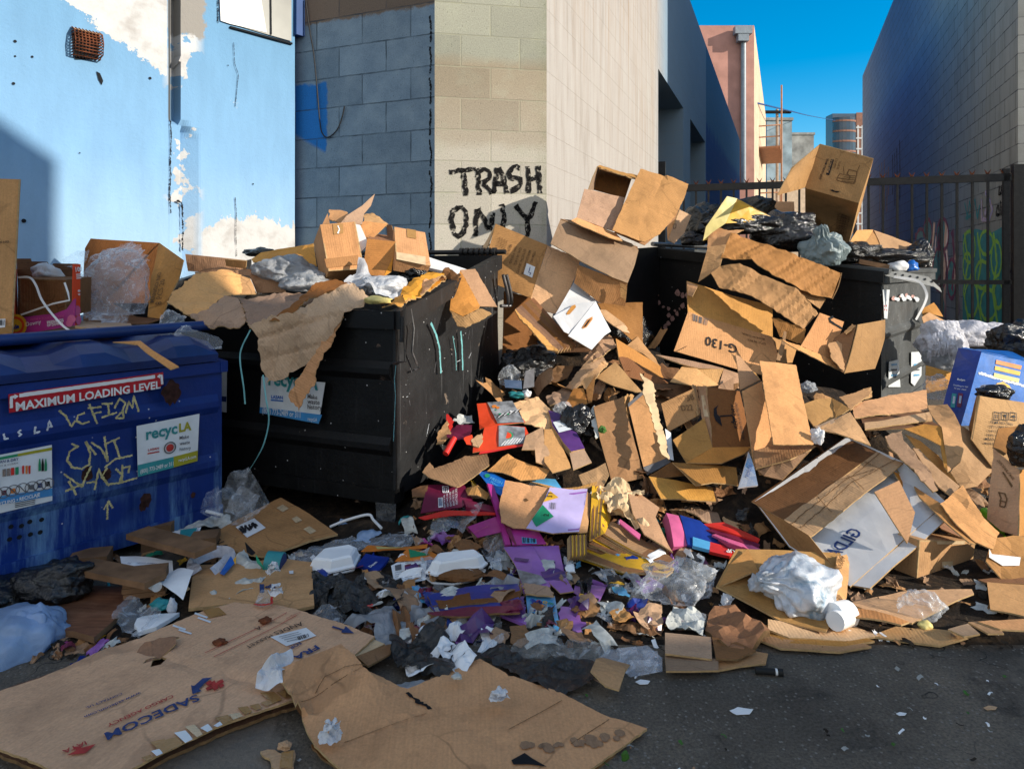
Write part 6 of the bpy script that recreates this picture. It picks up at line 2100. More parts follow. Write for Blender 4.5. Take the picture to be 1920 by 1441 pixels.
def dry(t,m,s):
 f=s[0]
 patch(m[0],f,[z(1065,640),z(1100,612),z(1085,640),z(1090,680),z(1112,700),z(1118,735),z(1128,768),z(1080,725),z(1065,690)],'ink',.004)
 stroke(m[0],f,[z(1110,695),z(1200,688)],.007,'ink',.004,.2)
 stroke(m[0],f,[z(1190,735),z(1205,738),z(1212,715),z(1200,690)],.007,'ink',.004,.2)
 text(m[0],f,z(1242,785),z(1215,615),'KEEP DRY','ink',.01,1.1,.004)
 text(m[0],f,z(1292,865),z(1235,600),'PROTEGER DE LA HUMEDAD','ink',.0,1.3,.004)
 tp=t.part('tape')
 patch(tp,s[1],[z(975,540),z(1000,540),z(1040,700),z(1010,700)],'clear_tape',.003)
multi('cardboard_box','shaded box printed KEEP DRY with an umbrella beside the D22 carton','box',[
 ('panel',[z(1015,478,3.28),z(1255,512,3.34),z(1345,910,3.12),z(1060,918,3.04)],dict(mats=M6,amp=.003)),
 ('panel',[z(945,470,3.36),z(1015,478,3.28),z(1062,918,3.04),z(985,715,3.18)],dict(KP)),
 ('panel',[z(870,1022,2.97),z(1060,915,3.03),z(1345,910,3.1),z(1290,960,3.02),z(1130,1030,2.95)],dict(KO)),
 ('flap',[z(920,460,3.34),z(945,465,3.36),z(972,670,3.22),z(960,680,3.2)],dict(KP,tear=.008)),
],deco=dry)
multi('cardboard_box','open box with a bright pale flap hanging forward, centre of the heap','box',[
 ('panel',[z(1272,512,3.22),z(1415,440,3.26),z(1505,898,3.02),z(1360,1070,2.88),z(1330,850,3.0)],dict(mats=M0,amp=.004)),
 ('flap',[z(1400,292,3.24),z(1660,320,3.28),z(1720,600,3.05),z(1790,890,2.82),z(1640,900,2.79),z(1500,893,2.78),z(1440,560,3.02)],dict(KP,rib=.003,tear=.003)),
 ('flap',[z(1228,245,3.36),z(1260,260,3.36),z(1400,430,3.28),z(1260,500,3.24)],dict(mats=('kraft_pale','kraft_pale','edge'))),
 ('flap',[z(1340,365,3.36),z(1370,380,3.36),z(1405,430,3.3),z(1380,440,3.3)],dict(KP)),
 ('panel',[z(1350,935,2.95),z(1500,895,3.0),z(1800,900,2.95),z(1760,935,2.88),z(1620,1000,2.82),z(1370,1072,2.85)],dict(mats=M2)),
 ('panel',[z(1370,1072,2.87),z(1620,1000,2.83),z(1760,940,2.86),z(1560,1150,2.78),z(1430,1120,2.8)],dict(KD)),
])
sheet('cardboard_flap','shaded flap with a lit tip below the KEEP DRY box','cardboard',[z(770,1020,2.97),z(1000,1035,2.98),z(1230,1060,2.98),z(1245,1190,2.88),z(1060,1165,2.84),z(940,1185,2.78),z(870,1110,2.86)],mats=M2,amp=.006)
sheet('cardboard_flap','wide brown panel in deep shade under the D22 carton','cardboard',[z(600,1125,2.92),z(800,1150,2.93),z(1060,1200,2.9),z(1085,1300,2.8),z(690,1285,2.78)],mats=M2)
t=Thing('packet','small pointed white foil packet with grey lettering under the pale flap','packet')
mb=t.part('packet')
sf=poly(mb,[z(1322,945,2.80),z(1350,1060,2.74),z(1382,1195,2.68),z(1300,1200,2.67),z(1245,1208,2.66),z(1285,1060,2.73)],mats=('silver','white_card','white_card'),th=.01,bow=.01,amp=.004)
text(mb,sf,z(1310,1150),z(1335,1050),'YOGURT','ink_navy',.02,1.0,.008)
t.done()
bag('plastic_bag','black glossy bag half buried beside the wet torn box end','bag',1082,800,3.2,(30,26,36),'black_bag',amp=.28,seed=71,sub=5)
bag('plastic_bag','scrap of clear film on the purple carton','plastic film',1056,768,3.28,(16,14,14),'film_thick',amp=.2,fr=1.8,seed=72,sub=5)
sheet('cardboard_scrap','ribbed grey brown offcut under the black glossy bag','cardboard',[(1085,890,2.9),(1135,868,2.96),(1142,890,2.9),(1128,918,2.82),(1095,912,2.84)],mats=M5,rib=.006)
# =================================================================== right-hand boxes
z=sc(1400,640,3.692)
multi('flattened_box','two long tan flaps stacked flat in front of the grey dumpster end','cardboard',[
 ('flap',[z(720,430,3.3),z(960,380,3.42),z(1245,335,3.5),z(1252,475,3.3),z(1000,500,3.2),z(750,525,3.12)],dict(KP,rib=.003,tear=.003)),
 ('flap',[z(815,560,3.06),z(1100,520,3.14),z(1275,480,3.2),z(1285,552,3.1),z(1000,575,3.02),z(820,605,2.98)],dict(KP)),
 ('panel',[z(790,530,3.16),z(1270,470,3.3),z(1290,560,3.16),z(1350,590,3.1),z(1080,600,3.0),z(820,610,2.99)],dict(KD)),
])
multi('cardboard_box','curved box end standing right of the two stacked flaps','box',[
 ('panel',[z(1090,600,2.98),z(1230,570,3.02),z(1360,590,2.98),z(1375,720,2.88),z(1390,895,2.76),z(1365,870,2.78),z(1340,720,2.88),z(1200,650,2.94)],dict(KO,rib=.004)),
 ('panel',[z(1250,440,3.15),z(1390,430,3.12),z(1440,500,3.04),z(1480,580,2.98),z(1500,760,2.86),z(1480,830,2.82),z(1392,895,2.76),z(1370,720,2.87),z(1350,590,2.97),z(1280,500,3.08)],dict(KP,crumple=.006,rib=.003)),
],deco=None)
multi('cardboard_box','half collapsed brown box behind the white lined box','box',[
 ('panel',[z(400,430,3.14),z(500,395,3.2),z(590,390,3.22),z(622,525,3.1),z(540,560,3.04),z(470,590,2.98),z(410,510,3.06)],dict(mats=M2)),
 ('flap',[z(590,388,3.22),z(660,430,3.14),z(716,470,3.1),z(620,527,3.08)],dict(KP)),
 ('panel',[z(480,605,2.96),z(600,550,3.02),z(715,490,3.06),z(790,600,2.96),z(860,715,2.86),z(740,670,2.84),z(620,630,2.86)],dict(KO)),
 ('panel',[z(470,590,2.98),z(700,490,3.08),z(710,515,3.05),z(490,615,2.95)],dict(mats=M1,rib=.004)),
])
multi('torn_box','torn flaps with a curled corner above the two stacked flaps','box',[
 ('panel',[z(640,385,3.38),z(800,335,3.48),z(870,345,3.46),z(820,390,3.36),z(720,470,3.2)],dict(KP,tear=.006)),
 ('panel',[z(805,325,3.52),z(860,320,3.52),z(872,370,3.46),z(820,395,3.4)],dict(KO,crumple=.01)),
])
bag('paper_scrap','small white plastic scrap at the corner of the pale flap','paper',*z(495,660),2.84,(11,9,16),'tissue',amp=.45,seed=81,sub=4)
multi('cardboard_box','big dark box side in shade behind the long crushed strip box','box',[
 ('panel',[z(1460,565,3.2),z(1580,640,3.22),z(1705,720,3.22),z(1700,900,3.05),z(1600,1000,2.95),z(1500,1020,2.92),z(1400,920,3.0),z(1480,800,3.05)],dict(mats=('kraft','kraft_dark','edge_dark'))),
 ('panel',[z(1100,640,3.0),z(1200,690,2.95),z(1330,790,2.9),z(1440,940,2.82),z(1480,1010,2.8),z(1300,930,2.8)],dict(KO)),
])
fb=fit((1516,1004),(1694,866),(1414,940),(1594,1102),2.50,(.8,.6,-.5),.4)
o_,A_,B_,C_=fb
t,s,bd=carton('big crushed box lying open, white inside printed GILDAN',fb,open_=('b0',),flaps=(('b0','c1',.05,95,('liner','kraft','edge')),),seed=83,finish=False,mats=('kraft','liner','edge'),skip=('c0',),amp=.007)
K=lambda u,v,w=0:o_+A_*u+B_*v+C_*w
quad(bd,K(-.012,1.015,-.02),K(1.012,1.015,-.02),K(1,.42,-.015),K(0,.42,-.015),('kraft_dark','liner','edge'),seed=5,amp=.006,inward=C_,rib=.002)
fl=t.part('flap')
s['top']=quad(fl,K(0,.42,-.015),K(1,.42,-.015),K(1.0,-.02,.0),K(0,-.02,.0),('kraft','liner','edge'),seed=6,amp=.010,inward=C_,rib=.003,pin=False,res=.02)
for q in ([(1480,985),(1650,850)],[(1500,990),(1600,905),(1680,862)],[(1530,930),(1560,960)],[(1590,890),(1620,920)],[(1560,905),(1640,880)],[(1620,865),(1660,885)]):
 stroke(fl,s['top'],q,.003,'ink_brown',.004,.7)
fl=t.part('flap')
poly(fl,[(1639,922,2.50),(1686,900,2.56),(1716,960,2.48),(1702,1018,2.40)],mats=M0,seed=7,amp=.006)
sf=s['c1']
text(bd,sf,(1618,1002),(1556,1062),'GILDAN','ink_navy',.02,1.05,-.010)
t.done()
multi('cardboard_box','orange brown flaps sticking out behind the white lined box','box',[
 ('flap',[z(985,760,2.9),z(1090,815,2.92),z(1225,880,2.94),z(1170,970,2.84),z(1060,910,2.8),z(1000,830,2.85)],dict(KO)),
 ('flap',[z(1010,900,2.8),z(1200,968,2.84),z(1130,1075,2.74),z(1060,980,2.75)],dict(KO)),
 ('panel',[z(1150,1000,2.8),z(1230,960,2.84),z(1400,1160,2.7),z(1560,1380,2.56),z(1350,1290,2.56),z(1200,1140,2.66)],dict(KD)),
])
multi('cardboard_box','long crushed strip of box trailing down to the right','box',[
 ('panel',[z(958,655,2.9),z(1010,630,2.93),z(1080,612,2.95),z(1090,690,2.88),z(1140,740,2.85),z(1250,870,2.76),z(1330,1010,2.68),z(1290,1050,2.63),z(1180,920,2.7),z(1060,790,2.8),z(980,720,2.86)],dict(mats=M1,rib=.006,crumple=.008,tear=.005)),
 ('panel',[z(1150,735,2.88),z(1190,745,2.88),z(1330,880,2.78),z(1475,1000,2.7),z(1420,1070,2.62),z(1330,1000,2.68),z(1230,860,2.78)],dict(mats=M0,rib=.004)),
 ('panel',[z(1340,1120,2.55),z(1500,990,2.66),z(1540,1060,2.6),z(1650,1220,2.5),z(1750,1320,2.46),z(1700,1440,2.38),z(1580,1390,2.4),z(1450,1270,2.46)],dict(mats=M0,rib=.005,tear=.004,folds=[(z(1450,1060),z(1700,1330),.008,.02)])),
 ('panel',[z(1160,1000,2.72),z(1340,1120,2.57),z(1450,1270,2.48),z(1590,1400,2.4),z(1540,1390,2.38),z(1370,1240,2.48),z(1200,1080,2.62)],dict(KO)),
 ('panel',[(1860,1010,2.46),(1900,1003,2.5),(1960,1008,2.5),(1960,1092,2.36),(1880,1082,2.34),(1850,1050,2.38)],dict(KP,rib=.004,folds=[((1895,1005),(1880,1080),.006,.015)])),
],deco=lambda t,m,s:patch(t.part('label'),s[4],[(1852,1030),(1858,1040),(1912,1046),(1910,1061),(1880,1060),(1853,1046)],'white_card',.006))
t=Thing('bottle','bright green plastic bottle poking out by the right-hand boxes','bottle')
mb=t.part('bottle')
tube(mb,[P(1845,958,2.8),P(1868,980,2.72),P(1888,1000,2.66)],.018,'lime',10)
tube(mb,[P(1888,1000,2.66),P(1895,1006,2.64)],.009,'black_steel',8)
t.done()
def blue(t,m,s):
 z8_=sc(1200,260,2.667)
 f=s[1]
 for k,(y,mm) in enumerate(((1110,'orange'),(1140,'yellow'),(1175,'pale_yellow'))):
  patch(m[1],f,[z8_(1780-k*6,y-5),z8_(1910-k*6,y+24),z8_(1905-k*6,y+44),z8_(1776-k*6,y+15)],mm,.003)
 pts=[z8_(1780+0,1260),z8_(1790,1238),z8_(1815,1232),z8_(1840,1245),z8_(1855,1275)]
 stroke(m[1],f,pts,.035,'yellow',.003,.1)
 patch(m[1],f,[z8_(1695,1255),z8_(1725,1232),z8_(1770,1240),z8_(1778,1275),z8_(1740,1280),z8_(1800,1290),z8_(1860,1310),z8_(1800,1305),z8_(1720,1290)],'ink',.004)
 stroke(m[1],f,[z8_(1690,1170),z8_(1920,1235)],.012,'white_card',.002,.6)
 g=s[0]
 text(m[0],g,z8_(1585,1205),z8_(1625,1212),'Relyn','white_card',.02,1.0,.003)
 text(m[0],g,z8_(1567,1232),z8_(1640,1246),'Everything you need','white_card',0,1.6,.003)
 text(m[0],g,z8_(1570,1248),z8_(1632,1260),'for your shaver','white_card',0,1.5,.003)
 for x,mm in ((1560,'teal'),(1592,'maroon')):
  patch(m[0],g,[z8_(x,1270),z8_(x+24,1275),z8_(x+14,1345),z8_(x-8,1340)],mm,.003)
  patch(m[0],g,[z8_(x+6,1285),z8_(x+18,1288),z8_(x+12,1325),z8_(x+2,1322)],'silver',.004)
z8_=sc(1200,260,2.667)
multi('cardboard_box','glossy blue product box with yellow strips standing at the right','box',[
 ('panel',[z8_(1592,1045,3.6),z8_(1708,1062,3.55),z8_(1678,1172,3.5),z8_(1605,1435,3.4),z8_(1512,1345,3.5),z8_(1562,1150,3.58)],one('cobalt',th=.005,amp=.004)),
 ('panel',[z8_(1708,1062,3.55),z8_(1820,1085,3.62),z8_(1960,1118,3.7),z8_(1960,1420,3.6),z8_(1605,1435,3.4),z8_(1678,1172,3.5)],one('blue_card',th=.005,amp=.004)),
 ('panel',[z8_(1592,1045,3.6),z8_(1708,1062,3.55),z8_(1960,1118,3.7),z8_(1850,1060,3.9)],one('blue_card',th=.005)),
],deco=blue)
def icons(t,m,s):
 f=s[0]
 for x in (1765,1805,1848):
  q=[z8_(x,1368),z8_(x+32,1372),z8_(x+30,1410),z8_(x-2,1405)]
  stroke(m[0],f,q+[q[0]],.0035,'ink',.004,.1)
 for dx in (8,18):
  stroke(m[0],f,[z8_(1765+dx,1400),z8_(1766+dx,1378)],.004,'ink',.004,.1)
 patch(m[0],f,[z8_(1814,1378),z8_(1832,1380),z8_(1826,1394),z8_(1820,1394)],'ink',.004)
 stroke(m[0],f,[z8_(1823,1392),z8_(1822,1404)],.004,'ink',.004,.1)
 patch(m[0],f,[z8_(1854,1392),z8_(1866,1380),z8_(1878,1394)],'ink',.004)
 stroke(m[0],f,[z8_(1866,1390),z8_(1865,1405)],.003,'ink',.004,.1)
 for i,(w,L) in enumerate((('ITEM NO: Disp',110),('QTY: 1000 PCS',100),('G.W: 12.5 KG',80),('N.W: 11 KG',75),('MEAS: 50X40',90),('MADE IN CHINA',90))):
  text(m[0],f,z8_(1752-i*5,1425+i*20),z8_(1752-i*5+L,1433+i*20),w,'ink',.005,1.1,.004)
multi('cardboard_box','brown box with handling icons standing below the blue product box','box',[
 ('panel',[z8_(1692,1282,3.2),z8_(1800,1300,3.22),z8_(1960,1325,3.25),z8_(1960,1640,3.05),z8_(1760,1640,3.05),z8_(1655,1500,3.12)],dict(mats=M2,amp=.004)),
 ('panel',[z8_(1692,1282,3.2),z8_(1655,1500,3.12),z8_(1640,1440,3.3),z8_(1680,1285,3.35)],dict(KO)),
],deco=icons)
bag('plastic_bag','wad of black plastic behind the brown box with handling icons','bag',*z8_(1770,1268),3.35,(32,20,14),'black_bag',amp=.3,seed=85,sub=4)
def disp(t,m,s):
 f=s[0]
 text(m[0],f,z(1742,835),z(1832,948),'DISPOSABLE MASK','ink_brown',.01,1.2,.004)
 patch(m[0],f,[z(1770,905),z(1778,900),z(1832,985),z(1824,1000)],'ink_brown',.004)
 for q in ([(1745,1040),(1760,1080),(1755,1140),(1790,1150),(1800,1090),(1785,1050),(1750,1045)],[(1750,1100),(1795,1110)]):
  stroke(m[0],f,[z(*p) for p in q],.005,'ink_brown',.004,.3)
multi('cardboard_box','tall box with a faint mask drawing cut off by the right picture edge','box',[
 ('panel',[z(1705,735,2.82),z(1780,800,2.78),z(1890,890,2.72),z(1885,1345,2.5),z(1760,1310,2.58),z(1665,1230,2.66)],dict(mats=M2,amp=.004)),
 ('panel',[z(1890,890,2.72),z(2000,870,2.85),z(2000,1345,2.6),z(1885,1345,2.5)],dict(KO,amp=.004)),
 ('flap',[z(1705,735,2.83),z(1745,600,2.95),z(1880,585,3.0),z(1960,640,3.0),z(1780,790,2.8)],dict(KD)),
],deco=disp)
bag('plastic_bag','black bag flopping out of the tall box at the right picture edge','bag',*z(1935,740),2.74,(30,26,42),'black_bag',amp=.2,seed=86,sub=5)
t=Thing('fabric_roll','white fringed mop-like roll of fabric behind the blue product box','fabric')
mb=t.part('fabric')
z9=sc(1540,440,5.053)
blob(mb,P(*z9(1120,1010),4.3),(.12,.14,.13),'white_cloth',amp=.22,fr=3.2,seed=87,sub=5)
blob(mb,P(*z9(1360,950),4.4),(.17,.14,.085),'white_cloth',amp=.12,seed=88,sub=5)
blob(mb,P(*z9(1560,960),4.45),(.22,.14,.08),'white_cloth',amp=.12,seed=89,sub=5)
fr_=t.part('fringe')
rq=random.Random(4)
for i in range(70):
 a=rq.uniform(1000,1270)
 y0_=930+abs(a-1130)*.3+rq.uniform(-20,40)
 y1_=y0_+rq.uniform(90,210)
 strap(fr_,smoothline([P(*z9(a,y0_),4.16),P(*z9(a+rq.uniform(-10,20),(y0_+y1_)/2),4.13),P(*z9(a+rq.uniform(-20,35),y1_),4.15)],3),.008,'white_cloth')
t.done()
bag('plastic_bag','shiny black bag on the fabric roll at the right picture edge','bag',*z9(1800,1010),3.95,(36,28,32),'black_bag',amp=.28,seed=90,sub=5)
bag('plastic_bag','shiny black tied bag top at the right picture edge','bag',*z9(1880,920),4.0,(20,20,20),'black_bag',amp=.35,seed=91,sub=4)
bag('plastic_bag','greyish brown bag under the white fabric roll','bag',*z9(1120,1180),4.25,(28,26,22),'frost_bag',amp=.15,seed=92,sub=4)
multi('cardboard_box','stamped brown box low between the dumpster end and the blue box','box',[
 ('panel',[z9(990,1235,4.1),z9(1235,1300,4.1),z9(1200,1460,4.0),z9(990,1500,4.0)],dict(KO)),
])
bag('plastic_bag','clear bag with dark contents in front of the stamped brown box','bag',1757,728,3.8,(22,20,26),'film_thick',amp=.2,fr=1.8,seed=93,sub=5)
# =================================================================== right foreground
z=sc(1200,900,2.667)
fb=fit(z(1402,302),z(1672,300),z(1376,545),z(1290,262),2.42,(0,-.2,1),.25)
t,s,bd=carton('closed taped brown box standing at the foot of the white lined box',fb,seed=95,finish=False,mats=('kraft_orange','kraft','edge'),amp=.004)
tp=t.part('tape')
patch(t.part('tape'),s['c0'],[z(1480,485),z(1545,483),z(1540,545),z(1470,545)],'tape',.003)
patch(t.part('tape'),s['c0'],[z(1480,302),z(1620,302),z(1620,318),z(1480,318)],'clear_tape',.003)
patch(t.part('tape'),s['c0'],[z(1505,405),z(1560,402),z(1558,432),z(1508,436)],'clear_tape',.003)
t.done()
multi('cardboard_box','shallow open tan box holding a white rubbish bag','box',[
 ('panel',[z(480,340,2.42),z(650,345,2.44),z(830,355,2.45),z(1052,365,2.46),z(1030,590,2.22),z(985,660,2.14),z(930,755,2.07),z(700,700,2.08),z(380,530,2.2)],dict(mats=M0,amp=.004)),
 ('panel',[z(380,530,2.2),z(450,420,2.32),z(540,345,2.40),z(610,490,2.24),z(560,460,2.22)],dict(KO,amp=.005)),
 ('flap',[z(985,380,2.4),z(1052,365,2.46),z(1032,590,2.20),z(930,755,2.04),z(900,745,2.04),z(970,600,2.14)],dict(KP,rib=.004)),
],deco=lambda t,m,s:[text(m[2],s[2],z(972,520),z(1030,385),'Form No 20644','ink_brown',.01,1.0,.004),text(m[2],s[2],z(955,700),z(1010,600),'3PC110 TX30','ink_brown',.01,1.0,.004)])
t=Thing('plastic_bag','knotted white rubbish bag showing blue contents in the shallow tan box','bag')
mb=t.part('bag')
blob(mb,P(1494,1098,2.17),(.112,.12,.092),'stuffed_bag',amp=.09,fr=1.2,seed=97,sub=6,facet=.15,tie=(-.9,-.2,.25),flat=.85)
blob(mb,P(1424,1092,2.17),(.035,.03,.025),'white_bag',amp=.5,fr=2.5,seed=98,sub=4)
t.done()
t=Thing('container','white plastic tub on its side beside the shallow tan box','container')
mb=t.part('container')
tube(mb,[P(1562,1152,2.06),P(1588,1150,2.10)],.034,'foam',16,True,.04)
tube(mb,[P(1566,1164,2.03),P(1580,1158,2.06)],.028,'foam',14)
t.done()
for i,(dy,sh,lab) in enumerate(((0,0,'top flattened box under the shallow tan box'),(10,-10,'second flattened box under the shallow tan box'),(20,-16,'bottom flattened box of the pile on the asphalt'))):
 sheet('flattened_box',lab,'cardboard',[(1440+sh,1160+dy,2.08-.01*i),(1530+sh,1178+dy,2.05-.01*i),(1600+sh,1170+dy,2.09),(1650+sh,1190+dy,2.03),(1590+sh,1200+dy,1.99),(1480+sh,1200+dy-4,1.99),(1440+sh,1180+dy,2.02)],group='flattened boxes in the right foreground',mats=('kraft_pale' if i == 0 else 'kraft','kraft','edge'),th=.006,amp=.006,rib=.002)
multi('paper_bag','crumpled dark brown paper bag on the asphalt edge','bag',[
 ('bag',[z(325,740,2.03),z(345,660,2.1),z(400,630,2.13),z(475,640,2.12),z(560,700,2.05),z(650,770,1.98),z(590,800,1.94),z(490,865,1.90),z(400,810,1.94)],dict(mats=M4,th=.02,crumple=.032,cfr=9,res=.026,bow=.02)),
])
multi('cardboard_box','small flattened open carton with one flap up at the asphalt edge','box',[
 ('flap',[z(125,765,2.06),z(240,772,2.06),z(355,780,2.06),z(360,888,2.0),z(240,880,2.0),z(125,870,2.0)],dict(mats=M1,rib=.002)),
 ('panel',[z(125,870,2.0),z(250,880,1.99),z(392,892,1.98),z(392,950,1.93),z(260,952,1.93),z(130,952,1.93)],dict(mats=M1,amp=.003)),
 ('panel',[z(390,890,1.98),z(480,900,1.97),z(570,852,2.02),z(640,868,2.0),z(628,915,1.95),z(500,930,1.94),z(388,945,1.93)],dict(mats=M3,amp=.006)),
 ('panel',[z(360,785,2.06),z(470,800,2.06),z(580,850,2.03),z(480,895,1.98),z(380,890,1.99)],dict(KD)),
])
bag('plastic_bag','clear bag of white wrappers in front of the yellow card stack','bag',1272,1092,2.34,(60,40,36),'film_thick',amp=.2,fr=1.8,seed=99,sub=5)
wad('tissue','small white wad beside the shallow tan box','tissue',1363,1143,(19,17),seed=100)
bag('plastic_bag','pinkish clear bag tied in a knot in front of the taped box','bag',1727,1132,2.21,(40,26,28),'film_thick',amp=.2,fr=1.8,seed=101,sub=5,tie=(-.5,0,.8))
multi('flattened_box','two tan flats lying below the closed taped box','cardboard',[
 ('sheet',[(1590,1128,2.23),(1690,1110,2.3),(1822,1103,2.33),(1826,1112,2.30),(1710,1165,2.1),(1640,1150,2.14)],dict(KP,rib=.002)),
 ('sheet',[(1585,1140,2.2),(1640,1150,2.17),(1705,1165,2.1),(1690,1173,2.08),(1600,1158,2.12)],dict(KO,bow=.01)),
])
sheet('flattened_box','long creased tan flat lying alone on the asphalt at the right','cardboard',[(1631,1190,2.035),(1680,1173,2.085),(1760,1180,2.06),(1834,1187,2.04),(1800,1200,2.005),(1762,1209,1.98),(1700,1200,2.005)],mats=M3,th=.006,amp=.004,folds=[((1690,1200),(1712,1176),.004,.01)])
multi('cardboard_box','brown box half out of the picture at the lower right','box',[
 ('panel',[z(1735,508,2.32),z(1830,515,2.33),z(1960,522,2.34),z(1960,690,2.14),z(1850,665,2.16),z(1752,650,2.17)],dict(KP,amp=.004)),
 ('panel',[z(1690,490,2.38),z(1960,470,2.5),z(1960,522,2.35),z(1735,508,2.32)],dict(KD)),
])
multi('flattened_box','torn flat pieces of card beside the box at the lower right','cardboard',[
 ('sheet',[z(1540,740,2.07),z(1640,715,2.11),z(1700,770,2.04),z(1620,780,2.03)],dict(mats=M1)),
 ('sheet',[z(1640,712,2.12),z(1760,700,2.14),z(1820,768,2.05),z(1740,770,2.05)],dict(mats=M1)),
 ('sheet',[z(1690,705,2.13),z(1960,690,2.16),z(1960,750,2.07),z(1800,745,2.07)],dict(KP)),
])
t=Thing('marker_pen','black marker pen lying on the asphalt','pen')
mb=t.part('pen')
a,b=G(1416,1256,.010),G(1468,1260,.010)
tube(mb,[a,a.lerp(b,.72)],.0085,'rubber',10)
tube(mb,[a.lerp(b,.72),a.lerp(b,.80)],.0088,'white_card',10)
tube(mb,[a.lerp(b,.80),b],.0095,'rubber',10)
t.done()
bag('paper_scrap','screwed up greenish snack wrapper beside the pinkish clear bag','paper',1735,1172,2.09,(13,10,7),'pale_yellow',amp=.3,seed=103,sub=3)
t=Thing('newspaper','dirty crumpled newspaper by the brown paper bag','newspaper')
poly(t.part('sheet'),[(1248,1160,2.13),(1262,1128,2.2),(1300,1132,2.2),(1322,1150,2.16),(1318,1182,2.08),(1285,1180,2.08)],mats=('news','news','news'),th=.001,crumple=.03,cfr=9,res=.01,seed=3)
t.done()
bag('leaf_litter','green leafy sprig stuck on the wet torn box end','leaf',1130,806,3.06,(7,5,7),'leaf',amp=.5,seed=104,sub=3,smooth=False)
bag('plastic_bag','black bag shape added as shade in the gap behind the leaning sheaf of folded boxes','bag',985,690,3.75,(50,40,40),'black_bag',amp=.18,seed=401,sub=5)  # black shape standing in for shade between the dumpsters
bag('plastic_bag','dull black bag shape added as shade under the dark brown corrugated box','bag',1165,640,4.2,(55,45,48),'black_film',amp=.18,seed=402,sub=5)  # second black shape filling a gap where only shade lies
sheet('cardboard_sheet','tall dark board added as shade behind the leaning sheaf of folded boxes','cardboard',[(945,545,4.15),(1010,560,4.2),(1035,740,4.0),(940,745,3.95)],mats=M4,seed=403)  # dark sheet put in place of the shade behind the sheaf
# =================================================================== coloured cartons in the middle
z=sc(760,700,3.84)
def o1(f,**k):
 return one(f,**k)
RC=dict(mats=('orange_red','kraft','edge'),th=.003,amp=.004)
def redbox(t,m,s):
 patch(m[0],s[0],[z(590,212),z(770,206),z(858,350),z(664,368)],'grey_print',.004)
 for x,y,r,c in ((640,245,.012,'orange'),(665,255,.009,'orange'),(680,300,.006,'green'),(740,300,.006,'green'),(650,270,.005,'green'),(760,280,.006,'white_card')):
  disc(m[0],s[0],z(x,y),r,c,.006,9)
 for k in range(9):
  stroke(m[0],s[0],[z(650+k*20,330-k*6),z(690+k*18,300-k*5)],.004,'white_card' if k % 2 else 'ink',.0055,.4)
 patch(m[1],s[1],[z(672,380),z(860,385),z(862,505),z(672,538)],'grey_print',.004)
 disc(m[1],s[1],z(735,450),.026,'green',.0055,14)
 disc(m[1],s[1],z(733,452),.020,'orange_red',.006,14)
 for k in range(7):
  stroke(m[1],s[1],[z(690+k*22,530-k*4),z(740+k*18,470)],.004,'white_card',.005,.4)
multi('carton','torn red drink cartons with grey printed sides on top of the middle heap','carton',[
 ('panel',[z(515,215,3.28),z(770,200,3.30),z(865,352,3.16),z(664,372,3.12),z(570,388,3.10),z(535,400,3.10),z(530,320,3.18)],RC),
 ('panel',[z(570,385,3.10),z(664,370,3.11),z(865,382,3.12),z(890,435,3.08),z(864,508,3.02),z(672,542,2.98),z(540,562,2.97),z(485,572,2.97),z(490,515,3.0),z(550,470,3.04)],RC),
 ('edge',[z(530,578,2.955),z(870,520,3.0),z(868,508,3.01),z(540,560,2.965)],one('red')),
 ('torn_side',[z(220,505,3.06),z(240,410,3.12),z(300,330,3.2),z(330,430,3.1),z(272,500,3.05)],dict(KP,tear=.01)),
 ('torn_side',[z(300,290,3.25),z(350,340,3.2),z(330,440,3.1),z(300,360,3.18)],one('red',tear=.008)),
 ('torn_side',[z(285,435,3.1),z(365,365,3.16),z(480,360,3.16),z(470,432,3.08),z(420,470,3.04),z(310,462,3.06)],one('maroon',tear=.01,crumple=.01)),
 ('torn_side',[z(340,330,3.2),z(400,290,3.26),z(480,285,3.26),z(500,340,3.18),z(400,355,3.18)],one('news',tear=.012,crumple=.02)),
 ('torn_side',[z(420,460,3.03),z(480,440,3.05),z(480,520,3.0),z(440,510,3.0)],one('orange_red',tear=.006)),
 ('torn_side',[z(478,470,3.03),z(550,430,3.07),z(560,480,3.02),z(530,530,2.98),z(485,515,2.99)],dict(KP,tear=.008)),
],deco=redbox)
t=Thing('paper_roll','small red rolled tube at the left of the torn red cartons','paper')
tube(t.part('roll'),[P(*z(352,465),3.04),P(*z(290,578),2.97)],.014,'red',8)
t.done()
